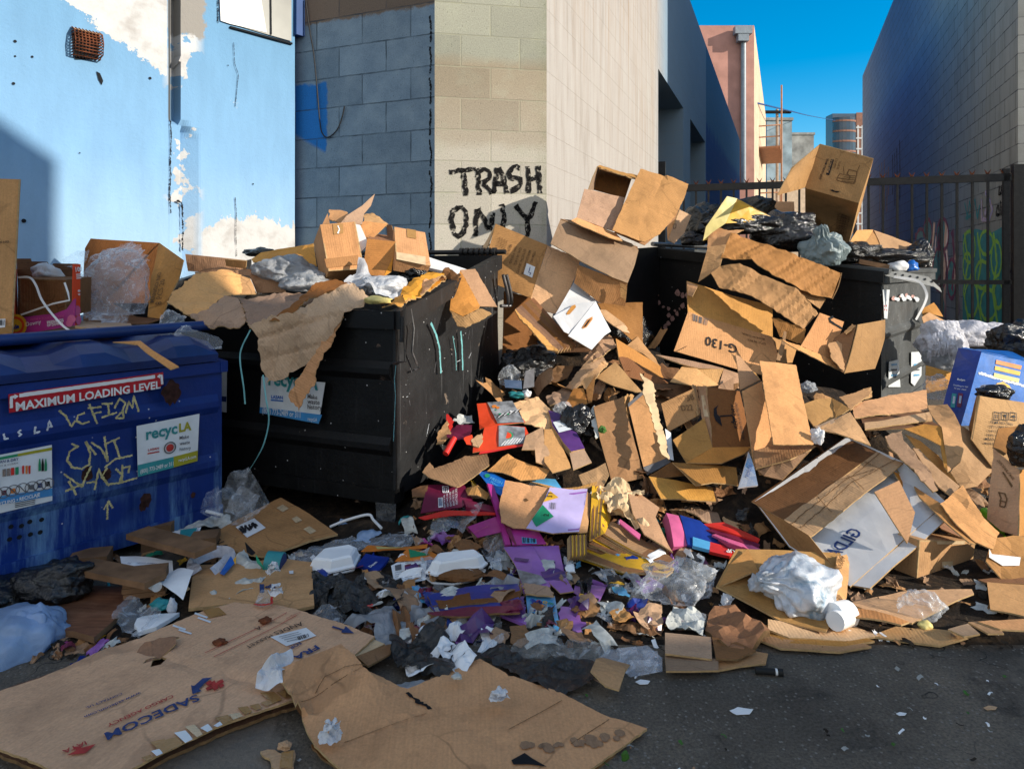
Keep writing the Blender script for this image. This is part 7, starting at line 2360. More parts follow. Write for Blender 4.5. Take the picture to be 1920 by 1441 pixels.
flats=[
 ('crumpled tan sheet folded over right of the red cartons',[z(770,205,3.30),z(960,170,3.36),z(1045,265,3.28),z(1045,395,3.16),z(930,375,3.14),z(862,350,3.15)],'kraft_pale',dict(crumple=.012,tear=.006)),
 ('tan sheet with a rounded tab below the grey printed carton side',[z(870,440,3.06),z(990,385,3.12),z(1005,490,3.04),z(1052,600,2.96),z(1025,662,2.92),z(940,640,2.91),z(935,545,2.96),z(840,545,2.95)],'kraft_pale',dict(crumple=.006)),
 ('long dirty tan sheet with a white underside jutting left from the heap',[z(122,705,2.88),z(175,622,2.95),z(205,665,2.92),z(430,572,2.97),z(590,580,2.98),z(605,660,2.93),z(520,702,2.88),z(370,792,2.80),z(180,745,2.84)],'kraft_grey',dict(bow=-.02,tear=.004)),
 ('tan card folded into a strip below the red cartons',[z(590,695,2.89),z(700,592,2.96),z(740,570,2.97),z(840,622,2.94),z(1042,690,2.91),z(1000,755,2.85),z(830,765,2.83),z(700,705,2.87)],'kraft_pale',dict(crumple=.010)),
 ('plain brown sheet in front of the purple carton',[z(1000,400,3.13),z(1080,400,3.14),z(1180,640,2.94),z(1192,680,2.91),z(1060,718,2.87),z(1000,640,2.92)],'kraft',dict()),
 ('brown corner piece beside the purple carton foot',[z(1180,560,3.0),z(1290,545,3.02),z(1342,640,2.94),z(1210,692,2.89)],'kraft_grey',dict()),
]
for i,(lab,pts,m,kw) in enumerate(flats):
 sheet('cardboard_sheet',lab,'cardboard',pts,mats=(m,'kraft','edge'),th=.004,seed=110+i,**dict(dict(amp=.006),**kw))
t=Thing('carton','purple carton with a pale label beside the black glossy bag','carton')
mb=t.part('panel')
sf=poly(mb,[z(1030,262,3.26),z(1100,280,3.25),z(1215,392,3.15),z(1292,540,3.03),z(1195,562,2.99),z(1140,500,3.04),z(1060,370,3.15)],mats=('purple_dark','purple_dark','edge'),th=.03,amp=.004)
lb=t.part('label')
patch(lb,sf,[z(1062,352),z(1150,330),z(1222,402),z(1105,430)],'sticker_white',.004)
text(lb,sf,z(1105,392),z(1190,380),'AIR WICK','ink_grey',.0,1,.006)
t.done()
def maroonbox(t,m,s):
 f=s[0]
 q=[z(205,815),z(310,812),z(312,862),z(250,865)]
 stroke(m[0],f,[z(268,818),z(308,818),z(310,860),z(272,862),z(268,818)],.004,'white_paint',.004,.2)
 for k in range(2):
  stroke(m[0],f,[z(280+k*14,826),z(282+k*14,855)],.004,'white_paint',.004,.2)
 patch(m[0],f,[z(236,900),z(268,898),z(272,968),z(238,972)],'white_card',.004)
 barcode(m[0],f,z(240,905),z(266,903),z(268,962),z(242,965),'ink_navy',9,.006)
 for k in range(5):
  text(m[0],f,z(290+k*22,975-k*5),z(285+k*22,880-k*12),'KRAFT PACK 3456','white_paint',0,1.1,.004)
multi('carton','flattened maroon cartons with white print stacked by the black dumpster','carton',[
 ('panel',[z(160,800,2.86),z(300,795,2.87),z(420,795,2.88),z(455,850,2.84),z(490,912,2.80),z(400,962,2.75),z(110,1002,2.72),z(130,915,2.78)],one('maroon',th=.004,amp=.004)),
 ('panel',[z(110,800,2.86),z(165,800,2.86),z(150,880,2.8),z(50,880,2.8),z(45,830,2.83)],dict(KD,crumple=.012)),
 ('panel',[z(95,1035,2.69),z(300,985,2.73),z(660,985,2.74),z(650,1010,2.71),z(350,1015,2.70),z(140,1050,2.68)],one('red',th=.004)),
 ('panel',[z(420,905,2.79),z(660,960,2.76),z(670,1000,2.72),z(440,960,2.74)],one('maroon',th=.02)),
 ('panel',[z(430,820,2.86),z(520,830,2.85),z(605,872,2.82),z(585,912,2.79),z(450,890,2.8)],dict(KP,bow=.02)),
],deco=maroonbox)
sheet('card_sheet','bright blue printed card under the tan strip','card',[z(522,712,2.90),z(600,700,2.91),z(722,762,2.86),z(695,882,2.78),z(620,832,2.81)],deco=lambda t,mb,sf:[text(mb,sf,z(612,790),z(700,845),'POWDER','sky_card',.0,1,.003),text(mb,sf,z(605,765),z(690,800),'FRESH','sky_card',.0,1,.003),disc(mb,sf,z(590,740),.012,'green',.003,8)],**one('blue_card',amp=.003))
def mag(t,m,s):
 patch(m[2],s[2],[z(838,1182),z(942,1190),z(945,1225),z(842,1225)],'sky_card',.003)
 barcode(m[2],s[2],z(842,1186),z(938,1193),z(938,1222),z(845,1222),'ink',14,.005)
 text(m[1],s[1],z(500,1150),z(600,1105),'FRESH HOME','pink',0,1,.003)
multi('carton','magenta cartons standing on edge behind the tan and lilac sheets','carton',[
 ('panel',[z(590,790,2.82),z(635,800,2.82),z(690,960,2.73),z(760,1230,2.56),z(720,1232,2.56),z(660,1010,2.69)],one('magenta',th=.012)),
 ('panel',[z(450,1102,2.65),z(690,1020,2.71),z(715,1132,2.62),z(520,1178,2.58)],one('magenta')),
 ('panel',[z(748,1108,2.63),z(960,1130,2.62),z(1015,1222,2.55),z(770,1235,2.54)],one('magenta')),
 ('panel',[z(660,980,2.70),z(700,975,2.7),z(800,1225,2.54),z(780,1232,2.54)],one('maroon',th=.012)),
],deco=mag)
sheet('cardboard_sheet','tan card with a grey stain leaning in front of the lilac sheet','cardboard',[z(720,762,2.80),z(830,780,2.80),z(1042,822,2.80),z(985,960,2.70),z(875,1112,2.60),z(785,1102,2.60),z(690,1068,2.62),z(678,935,2.71)],mats=M0,amp=.006,th=.004,tear=.003,seed=121,folds=[(z(900,800),z(780,1090),.006,.02)],deco=lambda t,mb,sf:patch(mb,sf,[z(855,900),z(868,890),z(880,905),z(888,915),z(866,920)],'ink_brown',.004))
def lilac(t,m,s):
 f=s[0]
 patch(m[0],f,[z(1042,862),z(1102,912),z(992,950)],'yellow',.003)
 patch(m[0],f,[z(987,970),z(1067,1050),z(942,1107),z(910,1062)],'green',.003)
 text(m[0],f,z(1055,915),z(1060,882),'5 1','ink',.01,1.1,.005)
 text(m[0],f,z(1030,1052),z(1032,1036),'2','ink',.01,1.1,.005)
 barcode(m[0],f,z(1045,950),z(1085,955),z(1080,1002),z(1042,998),'ink_grey',9,.004)
 patch(m[0],f,[z(1180,870),z(1305,850),z(1290,960),z(1250,1140),z(1170,1140)],'purple',.0015)
multi('carton','lilac carton sheet with yellow and green hazard diamonds','carton',[
 ('panel',[z(1042,822,2.80),z(1180,835,2.80),z(1312,826,2.81),z(1292,960,2.70),z(1250,1147,2.57),z(1060,1152,2.57),z(870,1112,2.59),z(985,960,2.69)],dict(mats=('lilac','kraft','edge'),amp=.004,bow=.012)),
 ('lip',[z(900,772,2.84),z(1120,828,2.81),z(1250,815,2.82),z(1380,778,2.85),z(1378,800,2.83),z(1240,832,2.8),z(1120,846,2.79),z(1040,826,2.8)],dict(mats=M3,th=.006)),
 ('side',[z(1310,850,2.80),z(1346,870,2.81),z(1332,1000,2.70),z(1310,1140,2.58),z(1246,1147,2.57),z(1290,960,2.70)],dict(KO)),
],deco=lilac)
sheet('card_sheet','pale blue card tucked behind the lilac carton sheet','card',[z(908,772,2.86),z(960,745,2.9),z(1080,758,2.9),z(1125,830,2.83),z(1000,812,2.83)],**one('sky_card'))
t=Thing('cardboard_stack','thick stack of flattened yellow-edged cards, fanned at the front of the heap','cardboard')
for k in range(16):
 mb=t.part('sheet')
 d=k*11.5
 j=R.uniform(-8,8)
 poly(mb,[z(1400-d*.9+j,1130+d*1.15,2.60-k*.004),z(1490-d*.3,1060+d,2.68-k*.002),z(1700-d*.2,1190+d*.9,2.62),z(1930+j,1330+d*.55,2.58),z(1880,1375+d*.5,2.52),z(1640-d*.5,1270+d*.95,2.52)],mats=('kraft' if k == 0 else 'yellow' if k in (5,11) else 'kraft_dark','kraft_dark','edge' if k % 5 else 'yellow'),th=.006,amp=.003,seed=130+k)
t.done()
t=Thing('cardboard_stack','bundle of yellow cards standing on edge beside the lilac carton sheet','cardboard')
for k in range(10):
 mb=t.part('sheet')
 d=k*11
 poly(mb,[z(1345+d*.9,800+d*.5,2.83-k*.004),z(1360+d*.9,790+d*.5,2.84),z(1400+d*.8,950+d*.9,2.72),z(1350+d*.9,1190-d*.4,2.56),z(1325+d*.8,1200-d*.4,2.56),z(1335+d*.8,1000,2.68)],mats=('yellow' if k % 3 == 0 else 'kraft_dark','kraft_dark','yellow' if k % 2 else 'edge'),th=.007,amp=.003,seed=150+k)
t.done()
t=Thing('cardboard_stack','short bundle of yellow cards on edge below the lilac carton sheet','cardboard')
for k in range(9):
 mb=t.part('sheet')
 x=1185+k*14
 poly(mb,[z(x,1165-k,2.55),z(x+9,1162-k,2.56),z(x+12,1310-k*2,2.45),z(x+2,1330-k*2,2.44)],mats=('yellow' if k % 2 else 'kraft_dark','kraft_dark','edge'),th=.02,amp=.001,seed=160+k)
t.done()
t=Thing('packing_paper','long twist of crumpled cream packing paper on the yellow cards','paper')
poly(t.part('paper'),[z(1372,805,2.82),z(1510,768,2.86),z(1610,800,2.83),z(1725,820,2.82),z(1722,872,2.77),z(1600,885,2.76),z(1645,1000,2.68),z(1762,1082,2.62),z(1730,1112,2.6),z(1600,1062,2.63),z(1460,962,2.69),z(1400,900,2.74)],mats=('cream_paper',)*3,th=.0008,crumple=.035,cfr=11,res=.011,tear=.012,seed=9)
t.done()
sheet('cardboard_flap','smooth tan card standing right of the crumpled packing paper','cardboard',[z(1600,842,2.78),z(1665,850,2.80),z(1832,962,2.74),z(1802,1030,2.68),z(1890,1230,2.56),z(1925,1292,2.52),z(1850,1242,2.53),z(1720,1162,2.57),z(1640,1010,2.66)],mats=M0,th=.005,amp=.005,seed=171)
sheet('card_strip','narrow pink card strip under the crumpled packing paper','card',[z(1545,1050,2.64),z(1695,1150,2.57),z(1685,1188,2.54),z(1540,1078,2.62)],**one('pink',th=.006))
z=sc(1200,900,2.667)
def tup(t,mb,sf):
 text(mb,sf,z(468,355),z(425,348),'UP','white_card',.02,1.1,.004)
sheet('carton','pink carton end leaning at the right of the yellow card stack','carton',[z(130,165,2.70),z(190,180,2.70),z(235,325,2.58),z(170,330,2.56)],**one('pink',th=.05,bow=.01))
sheet('carton','dark blue flattened carton beside the pink carton end','carton',[z(200,175,2.70),z(300,205,2.69),z(420,300,2.62),z(350,350,2.56),z(240,320,2.57)],**one('cobalt',th=.01))
sheet('carton','light blue carton corner on the dark blue flattened carton','carton',[z(265,280,2.60),z(350,310,2.58),z(350,350,2.54),z(265,322,2.56)],**one('sky_card',th=.015))
sheet('carton','red flattened carton with white UP lettering','carton',[z(350,305,2.58),z(480,345,2.56),z(450,380,2.51),z(350,350,2.53)],deco=tup,**one('red',th=.012))
for k,(c,lab) in enumerate((('red','uppermost red edge of the flat cartons under the white lined box'),('maroon','maroon flat carton under the white lined box'),('pink','pink edged flat carton under the white lined box'),('maroon','lowest maroon flat carton under the white lined box'))):
 y=215+k*26
 sheet('carton',lab,'carton',[z(300+k*30,y+6,2.68-k*.03),z(420,y-8,2.72-k*.03),z(600,y+80,2.64-k*.03),z(590,y+98,2.62-k*.03),z(440,y+40,2.64-k*.03)],**one(c,th=.008,seed=180+k))
sheet('cardboard_sheet','crumpled brown card above the red flat cartons','cardboard',[z(150,130,2.82),z(260,120,2.84),z(385,150,2.82),z(420,220,2.74),z(310,200,2.73),z(250,140,2.79)],mats=M5,crumple=.02,tear=.012,seed=190)
sheet('cardboard_sheet','brown card with one straight edge in the shade of the white lined box','cardboard',[z(410,190,2.80),z(470,140,2.86),z(560,180,2.84),z(575,270,2.74),z(430,230,2.74)],mats=M2,seed=191)
sheet('card_strip','scrap of yellow card in the shade of the white lined box','card',[z(470,140,2.85),z(540,160,2.84),z(535,180,2.82),z(475,165,2.82)],**one('yellow'))
# =================================================================== purple sheets and litter in front
z=sc(540,920,2.743)
multi('carton','pair of long purple carton sheets lying down the front of the heap','carton',[
 ('panel',[z(1108,290,2.54),z(1250,278,2.56),z(1300,370,2.46),z(1345,450,2.38),z(1350,492,2.34),z(1212,532,2.30),z(1180,420,2.40)],dict(mats=('purple','kraft','edge'),th=.004,amp=.006,bow=.01)),
 ('panel',[z(1256,284,2.55),z(1392,282,2.56),z(1425,420,2.42),z(1472,512,2.34),z(1400,522,2.32),z(1345,460,2.37),z(1300,372,2.45)],dict(mats=('purple','kraft','edge'),th=.004,amp=.006,bow=-.01)),
 ('panel',[z(1212,470,2.345),z(1335,490,2.335),z(1370,545,2.29),z(1222,528,2.29)],dict(mats=M1,tear=.008)),
],deco=lambda t,m,s:[patch(m[0],s[0],[z(1175,410),z(1300,440),z(1330,480),z(1215,520)],'grey_print',.003),patch(m[0],s[0],[z(1165,355),z(1240,370),z(1230,382),z(1160,370)],'purple_dark',.004)])
def room(t,mb,sf):
 for i,(ch,c) in enumerate(zip('Room',('blue_card','red','yellow','green'))):
  text(mb,sf,z(1242+i*32,572+i*5),z(1268+i*32,576+i*5),ch,c,.03,1.0,.004)
 disc(mb,sf,z(1300,600),.014,'orange',.004,10)
 for i in range(9):
  a=math.pi*i/8
  disc(mb,sf,z(1302-46*math.cos(a),602+24*math.sin(a)),.0045,'cobalt',.004,6)
sheet('card','sky blue card with colourful lettering at the foot of the purple sheets','card',[z(1222,520,2.29),z(1372,540,2.29),z(1392,662,2.19),z(1310,674,2.18),z(1236,668,2.18)],deco=room,**dict(one('sky_card'),mats=('sky_card','kraft','edge'),th=.012,amp=.002))
sheet('carton','bright purple carton scrap with a dark printed corner','carton',[z(1478,470,2.36),z(1560,478,2.36),z(1636,492,2.36),z(1592,592,2.26),z(1540,562,2.28),z(1468,522,2.31)],deco=lambda t,mb,sf:[patch(mb,sf,[z(1490,530),z(1600,560),z(1590,592),z(1540,565)],'ink',.003),patch(mb,sf,[z(1500,535),z(1520,540),z(1515,560),z(1495,550)],'yellow',.005)],**one('purple',amp=.004))
sheet('carton','purple carton scrap under the left edge of the sky blue card','carton',[z(1088,628,2.24),z(1222,612,2.25),z(1226,692,2.19),z(1150,657,2.21)],**one('purple',th=.01))
sheet('carton','purple carton scrap right of the sky blue card','carton',[z(1400,590,2.26),z(1480,620,2.24),z(1535,682,2.19),z(1500,728,2.16),z(1400,690,2.18)],**one('purple',th=.006,tear=.01,crumple=.008))
t=Thing('cardboard_stack','untidy stack of blue flattened cartons beside the foam box','cardboard')
for k in range(11):
 mb=t.part('sheet')
 d=k*12
 j=R.uniform(-22,22)
 c=('cobalt','kraft_dark','cobalt','kraft_dark','purple_dark','kraft_dark','cobalt','kraft','kraft_dark','cobalt','maroon')[k]
 poly(mb,[z(735+j,535+d*.75,2.36-k*.006),z(930+j,490+d*.9,2.40-k*.006),z(1190+j*.5,470+d,2.42-k*.006),z(1195,505+d,2.38-k*.006),z(1100,540+d*.75,2.34-k*.006),z(930,560+d*.7,2.33-k*.006),z(760+j,590+d*.4,2.31-k*.004)],mats=(c,'kraft_dark','edge_dark'),th=.006,amp=.006,seed=200+k,tear=.003)
t.done()
sheet('carton','glossy blue carton face on the blue stack','carton',[z(942,540,2.335),z(1118,525,2.345),z(1112,582,2.29),z(942,585,2.29)],**one('blue_card',th=.005))
sheet('carton','blue carton top behind the foam box','carton',[z(1045,440,2.43),z(1150,420,2.45),z(1196,490,2.39),z(1080,482,2.39)],**one('cobalt',th=.006))
sheet('packet','small red packet at the foot of the blue stack','packet',[z(895,625,2.25),z(1002,612,2.26),z(988,645,2.23),z(905,648,2.23)],**one('red',th=.012))
def clam(name_lab,lid,base,hinge=None):
 t=Thing('takeout_box',name_lab,'takeaway box','white foam takeaway boxes on the litter')
 c_=sum((Q(p) for p in lid),V3())/len(lid)
 for nm,pts,up in (('lid',lid,1),('base',base,-1)):
  mb=t.part(nm)
  q=[Q(p) for p in pts]
  c=sum(q,V3())/len(q)
  N_=V3((0,0,1))*up
  fine=[]
  n=len(q)
  for i in range(n):
   for j in range(5):
    fine.append(q[i].lerp(q[(i+1) % n],j/5))
  m_=len(fine)
  rings=[]
  for s_,h in ((1.0,0),(1.0,.006),(.90,.012),(.80,.036),(.70,.042)):
   rings.append([c+(p-c)*s_*(1+(.012 if (i % 2 and .75 < s_ < .95) else 0))+N_*h for i,p in enumerate(fine)])
  vs=[p for r in rings for p in r]
  fs=[(k*m_+i,k*m_+(i+1) % m_,(k+1)*m_+(i+1) % m_,(k+1)*m_+i) for k in range(4) for i in range(m_)]
  fs.append(tuple(4*m_+i for i in range(m_)))
  mb.add(vs,fs,'foam',None,False)
 t.done()
 return t
clam('white foam takeaway box tilted closed beside the blue booklet',[z(95,412,2.44),z(165,345,2.52),z(335,318,2.56),z(375,335,2.55),z(345,395,2.46),z(215,425,2.42)],[z(95,416,2.44),z(165,350,2.52),z(335,322,2.56),z(372,340,2.55),z(342,400,2.46),z(215,430,2.42)])
clam('white foam takeaway box gaping open over brown food remains',[z(705,425,2.40),z(745,372,2.46),z(985,345,2.50),z(1028,378,2.47),z(1000,400,2.44),z(760,440,2.38)],[z(708,445,2.39),z(760,425,2.43),z(985,395,2.46),z(1018,402,2.45),z(1000,440,2.40),z(850,475,2.35),z(740,468,2.36)])
bag('food','brown food remains inside the gaping foam box','food',*z(880,428),2.41,(42,24,7),'kraft_dark',amp=.3,seed=221,sub=4)
sheet('booklet','small dark blue booklet beside the closed foam box','booklet',[z(355,372,2.47),z(400,320,2.54),z(522,345,2.52),z(500,372,2.48),z(462,415,2.43)],deco=lambda t,mb,sf:text(mb,sf,z(425,395),z(460,372),'Dawn','white_card',.02,1.1,.004),**one('cobalt',th=.012))
sheet('card','orange card strip above the dark blue booklet','card',[z(375,312,2.55),z(410,280,2.6),z(520,288,2.6),z(640,280,2.61),z(720,268,2.63),z(715,290,2.6),z(560,300,2.57),z(440,312,2.55)],deco=lambda t,mb,sf:patch(mb,sf,[z(450,290),z(520,290),z(600,285),z(560,298),z(460,306)],'pale_yellow',.002),**one('orange'))
sheet('card','orange card with a green triangle behind the newspaper flyer','card',[z(550,362,2.50),z(612,300,2.58),z(740,308,2.58),z(785,332,2.55),z(765,357,2.51)],deco=lambda t,mb,sf:patch(mb,sf,[z(620,305),z(732,326),z(628,350)],'green',.003),**one('orange'))
def flyer(t,mb,sf):
 patch(mb,sf,[z(715,362),z(775,358),z(725,425),z(708,445)],'ink_navy',.003)
 for x in (550,600,650):
  patch(mb,sf,[z(x,388),z(x+32,382),z(x+34,408),z(x+2,414)],'maroon' if x == 600 else 'ink_grey',.003)
  for k in range(5):
   stroke(mb,sf,[z(x,424+k*11),z(x+40,416+k*11)],.0025,'ink_grey',.003,.3)
sheet('newspaper','colour printed newspaper flyer tucked under the gaping foam box','newspaper',[z(530,386,2.48),z(560,370,2.5),z(782,355,2.51),z(740,410,2.44),z(706,452,2.38),z(552,496,2.33)],deco=flyer,**one('white_paper',th=.001,amp=.004))
BF=dict(mats=('black_film',)*3,th=.0008,res=.011,cfr=7,tear=.015)
t=Thing('plastic_bag','crumpled black bin bag spread in front of the closed foam box','bag')
poly(t.part('bag'),[z(135,440,2.42),z(230,432,2.45),z(330,430,2.46),z(420,470,2.40),z(505,512,2.34),z(592,560,2.28),z(590,602,2.24),z(480,610,2.23),z(380,622,2.21),z(290,662,2.18),z(150,622,2.21),z(130,500,2.33)],crumple=.05,seed=231,**BF)
t.done()
t=Thing('plastic_film','long translucent whitish film trailing off the black bin bag','plastic film')
poly(t.part('film'),[z(258,692,2.14),z(310,650,2.17),z(430,612,2.22),z(520,600,2.24),z(580,590,2.25),z(600,530,2.30),z(690,550,2.29),z(792,632,2.2),z(760,692,2.13),z(650,740,2.08),z(560,782,2.03),z(440,802,2.01),z(450,702,2.1),z(340,712,2.11)],mats=('frost_bag',)*3,th=0,res=.012,crumple=.035,cfr=7,tear=.012,seed=232,smooth=True)
t.done()
t=Thing('plastic_bag','black bag scrap under the crumpled white papers','bag')
poly(t.part('bag'),[z(520,790,2.02),z(700,712,2.1),z(800,650,2.17),z(830,740,2.07),z(860,900,1.92),z(780,935,1.9),z(660,900,1.93),z(560,872,1.94)],crumple=.035,seed=233,**BF)
t.done()
WP=dict(mats=('white_paper',)*3,th=.0008,res=.010,crumple=.022,cfr=10)
pdec=lambda pts:(lambda t,mb,sf:[stroke(mb,sf,[z(x,y),z(x+60,y-25)],.0022,'ink_grey',.003,.4) for x,y in pts])
sheet('paper_sheet','crumpled white printed paper at the top of the white paper cluster','paper',[z(650,732,2.07),z(710,676,2.13),z(792,680,2.13),z(806,712,2.09),z(770,730,2.06),z(738,772,2.02)],group='crumpled white papers by the long film',seed=241,deco=pdec([(690,735),(700,745),(740,700)]),**WP)
sheet('paper_sheet','crumpled white paper at the left of the white paper cluster','paper',[z(600,890,1.93),z(720,820,2.0),z(802,798,2.02),z(762,862,1.95),z(748,912,1.91),z(640,952,1.88),z(618,945,1.88)],group='crumpled white papers by the long film',seed=242,**WP)
sheet('paper_sheet','crumpled bluish white paper at the right of the white paper cluster','paper',[z(760,790,2.03),z(790,740,2.07),z(870,760,2.05),z(972,850,1.96),z(900,922,1.89),z(830,900,1.91),z(782,830,1.98)],group='crumpled white papers by the long film',seed=243,deco=pdec([(800,790),(830,800),(850,860)]),**WP)
sheet('plastic_film','clear film bag with purple scraps right of the white papers','plastic film',[z(830,702,2.12),z(950,640,2.19),z(1090,630,2.21),z(1112,770,2.07),z(980,812,2.02),z(900,780,2.04)],seed=244,**dict(FILM,crumple=.04))
t=Thing('tarpaulin','flat wrinkled black plastic sheet lying on the asphalt','plastic sheet')
poly(t.part('sheet'),[z(948,815,2.0),z(1080,806,2.02),z(1180,830,2.0),z(1270,855,1.97),z(1420,862,1.96),z(1592,880,1.95),z(1560,990,1.85),z(1400,1032,1.81),z(1300,1000,1.83),z(1200,962,1.87),z(1010,862,1.95)],mats=('black_film',)*3,th=.001,res=.012,crumple=.016,cfr=11,tear=.015,seed=251)
t.done()
t=Thing('plastic_film','dirty grey film lying along the black plastic sheet','plastic film')
poly(t.part('film'),[z(1120,812,2.02),z(1210,770,2.06),z(1300,742,2.1),z(1420,782,2.06),z(1560,752,2.1),z(1662,792,2.05),z(1600,852,1.99),z(1400,862,1.97),z(1230,852,1.98)],mats=('film_grey',)*3,th=0,res=.013,crumple=.03,cfr=6,tear=.015,seed=252,smooth=True)
t.done()
t=Thing('plastic_film','bluish clear film bunched on the dirty grey film','plastic film')
poly(t.part('film'),[z(1230,848,1.98),z(1290,770,2.05),z(1350,735,2.09),z(1440,800,2.02),z(1560,842,1.98),z(1400,862,1.96)],mats=('film_thick',)*3,th=0,res=.012,crumple=.045,cfr=6,tear=.012,seed=253,smooth=True)
t.done()
t=Thing('plastic_tray','clear moulded plastic tray on the asphalt edge','tray')
mb=t.part('tray')
poly(mb,[z(1590,862,1.98),z(1650,812,2.03),z(1850,795,2.06),z(1925,860,2.0),z(1925,925,1.94),z(1760,952,1.91),z(1690,890,1.96)],mats=('film_thick',)*3,th=.002,amp=.003,res=.03)
for q in ([z(1690,830,2.02),z(1790,820,2.03),z(1800,855,1.99),z(1710,865,1.99)],[z(1820,835,2.01),z(1900,845,2.0),z(1905,880,1.97),z(1830,875,1.98)],[z(1750,890,1.96),z(1900,895,1.96),z(1905,920,1.93),z(1770,930,1.93)]):
 p=[Q(x)+V3((0,0,.012)) for x in q]
 lo=[Q(x) for x in q]
 mb.add(p+lo,[(0,1,2,3)]+[(i,(i+1) % 4,4+(i+1) % 4,4+i) for i in range(4)],'film_thick')
t.done()
multi('paper_bag','small empty beige paper pouch in front of the clear moulded tray','bag',[
 ('front',[z(1556,952,1.90),z(1612,858,1.98),z(1680,880,1.96),z(1757,905,1.94),z(1735,960,1.89),z(1702,1022,1.83),z(1630,1000,1.85)],dict(mats=('kraft_pale','kraft_pale','edge'),th=.004,amp=.005,bow=.02)),
 ('side',[z(1556,952,1.90),z(1630,1000,1.85),z(1702,1022,1.83),z(1690,1024,1.81),z(1580,972,1.86)],one('kraft_grey')),
])
t=Thing('tape_roll','small roll of tape with a green core label','tape roll')
mb=t.part('roll')
c=P(*z(1740,598),2.27)
a_=V3((.25,-.35,.9)).normalized()
tube(mb,[c-a_*.012,c+a_*.010],.040,'teal',20)
tube(mb,[c+a_*.0101,c+a_*.0125],.040,'white_card',20)
tube(mb,[c+a_*.0126,c+a_*.0135],.022,'news',16)
t.done()
for i,(pts,lab,m,cr) in enumerate((
 ([z(0,322,2.55),z(120,270,2.62),z(330,232,2.68),z(445,280,2.60),z(330,302,2.55),z(150,342,2.50),z(0,352,2.50)],'glossy brownish clear film left of the closed foam box','film',.02),
 ([z(245,245,2.72),z(270,130,2.83),z(330,150,2.82),z(400,172,2.8),z(485,212,2.74),z(400,245,2.68)],'bluish crumpled film at the foot of the black dumpster','blue_bag',.045),
 ([z(370,242,2.66),z(520,206,2.72),z(650,215,2.72),z(702,250,2.66),z(560,275,2.62),z(400,278,2.61)],'flattened clear film in front of the bluish crumpled film','film_thick',.02),
 ([z(735,195,2.68),z(770,130,2.74),z(830,95,2.78),z(940,58,2.82),z(1012,92,2.76),z(960,155,2.68),z(800,222,2.6),z(720,262,2.58)],'loop of clear film hanging off the maroon cartons','film',.03),
 ([z(990,285,2.58),z(1030,215,2.64),z(1110,188,2.66),z(1128,262,2.58),z(1090,340,2.5),z(1030,335,2.51)],'balled clear film left of the purple carton sheets','film_thick',.04),
 ([z(500,200,2.8),z(650,160,2.86),z(670,215,2.76),z(560,215,2.74)],'upright corner of clear film beside the black dumpster caster','film',.01))):
 sheet('plastic_film',lab,'plastic film',pts,seed=260+i,**dict(FILM,mats=(m,)*3,crumple=cr,res=.012))
t=Thing('plastic_sheet','small black plastic flap standing at the corner of the black dumpster','plastic sheet')
poly(t.part('sheet'),[z(450,58,2.86),z(556,66,2.86),z(550,192,2.8),z(455,182,2.8)],mats=('black_film',)*3,th=.002,crumple=.008,cfr=8)
t.done()
t=Thing('wire','thin white plastic handle by the bluish crumpled film','wire')
tube(t.part('wire'),smoothline([P(*z(215,185),2.78),P(*z(300,150),2.8),P(*z(412,122),2.82),P(*z(440,150),2.8),P(*z(480,190),2.74)],5),.006,'white_card',6)
t.done()
z=sc(300,360,2.743)
bag('plastic_bag','clear blister pack on the heap against the black dumpster side','plastic film',*z(1800,950),3.55,(18,16,20),'film_thick',amp=.2,fr=1.8,seed=271,sub=5)
multi('carton','small black and silver box on the heap against the black dumpster side','carton',[
 ('panel',[z(1880,920,3.5),z(1925,905,3.56),z(1925,1000,3.45),z(1868,1010,3.4)],one('ink_grey',th=.004)),
 ('panel',[z(1770,965,3.42),z(1860,970,3.42),z(1862,1010,3.38),z(1775,1005,3.38)],one('silver',th=.004)),
])
bag('cloth','teal rag below the small black and silver box','cloth',972,741,3.36,(18,12,6),'teal',amp=.3,seed=273,sub=4)
bag('tissue','little white wad beside the teal rag','tissue',988,738,3.34,(7,6,7),'tissue',amp=.4,seed=274,sub=3)
# =================================================================== left foreground
z=sc(0,900,3.0)
sheet('plywood','red brown plywood board lying by the blue dumpster','board',[z(190,712,2.16),z(330,640,2.28),z(500,590,2.36),z(745,600,2.34),z(752,650,2.26),z(632,792,2.07),z(530,882,1.96),z(420,850,2.0),z(300,832,2.03)],mats=('ply','ply','wood'),th=.018,amp=.002,part='board')
def plank(t,mb,a,b,w,h,m='wood'):
 d=(b-a).normalized()
 s_=d.cross(V3((0,0,1))).normalized()
 boxm(mb,a-s_*w/2,b-a,s_*w,V3((0,0,h)),m)
t=Thing('pallet_piece','broken pallet piece with a block leg lying on the plywood board','pallet')
a,b=G(152,1066,.085),G(292,1094,.085)
plank(t,t.part('plank'),a,b,.085,.02)
bl=t.part('block')
q=G(270,1122,.02)
for k in range(4):
 boxm(bl,q+V3((-.065+R.uniform(-.004,.004),-.01,k*.018)),V3((.12,.03,0)),V3((-.03,.09,0)),V3((0,0,.0165)),'wood')
bl=t.part('block')
q=G(180,1092,.0)
boxm(bl,q+V3((-.10,.0,0)),V3((.12,.03,0)),V3((-.03,.09,0)),V3((0,0,.08)),'wood')
t.done()
t=Thing('pallet_piece','broken pallet piece half under the crumpled newspaper','pallet')
a,b=G(258,1003,.10),G(386,1038,.10)
plank(t,t.part('plank'),a,b,.09,.02)
for q,w in ((G(264,1036,.0),.10),(G(352,1062,.0),.09)):
 bl=t.part('block')
 boxm(bl,q,V3((w,.03,0)),V3((-.02,.09,0)),V3((0,0,.095)),'wood')
t.done()
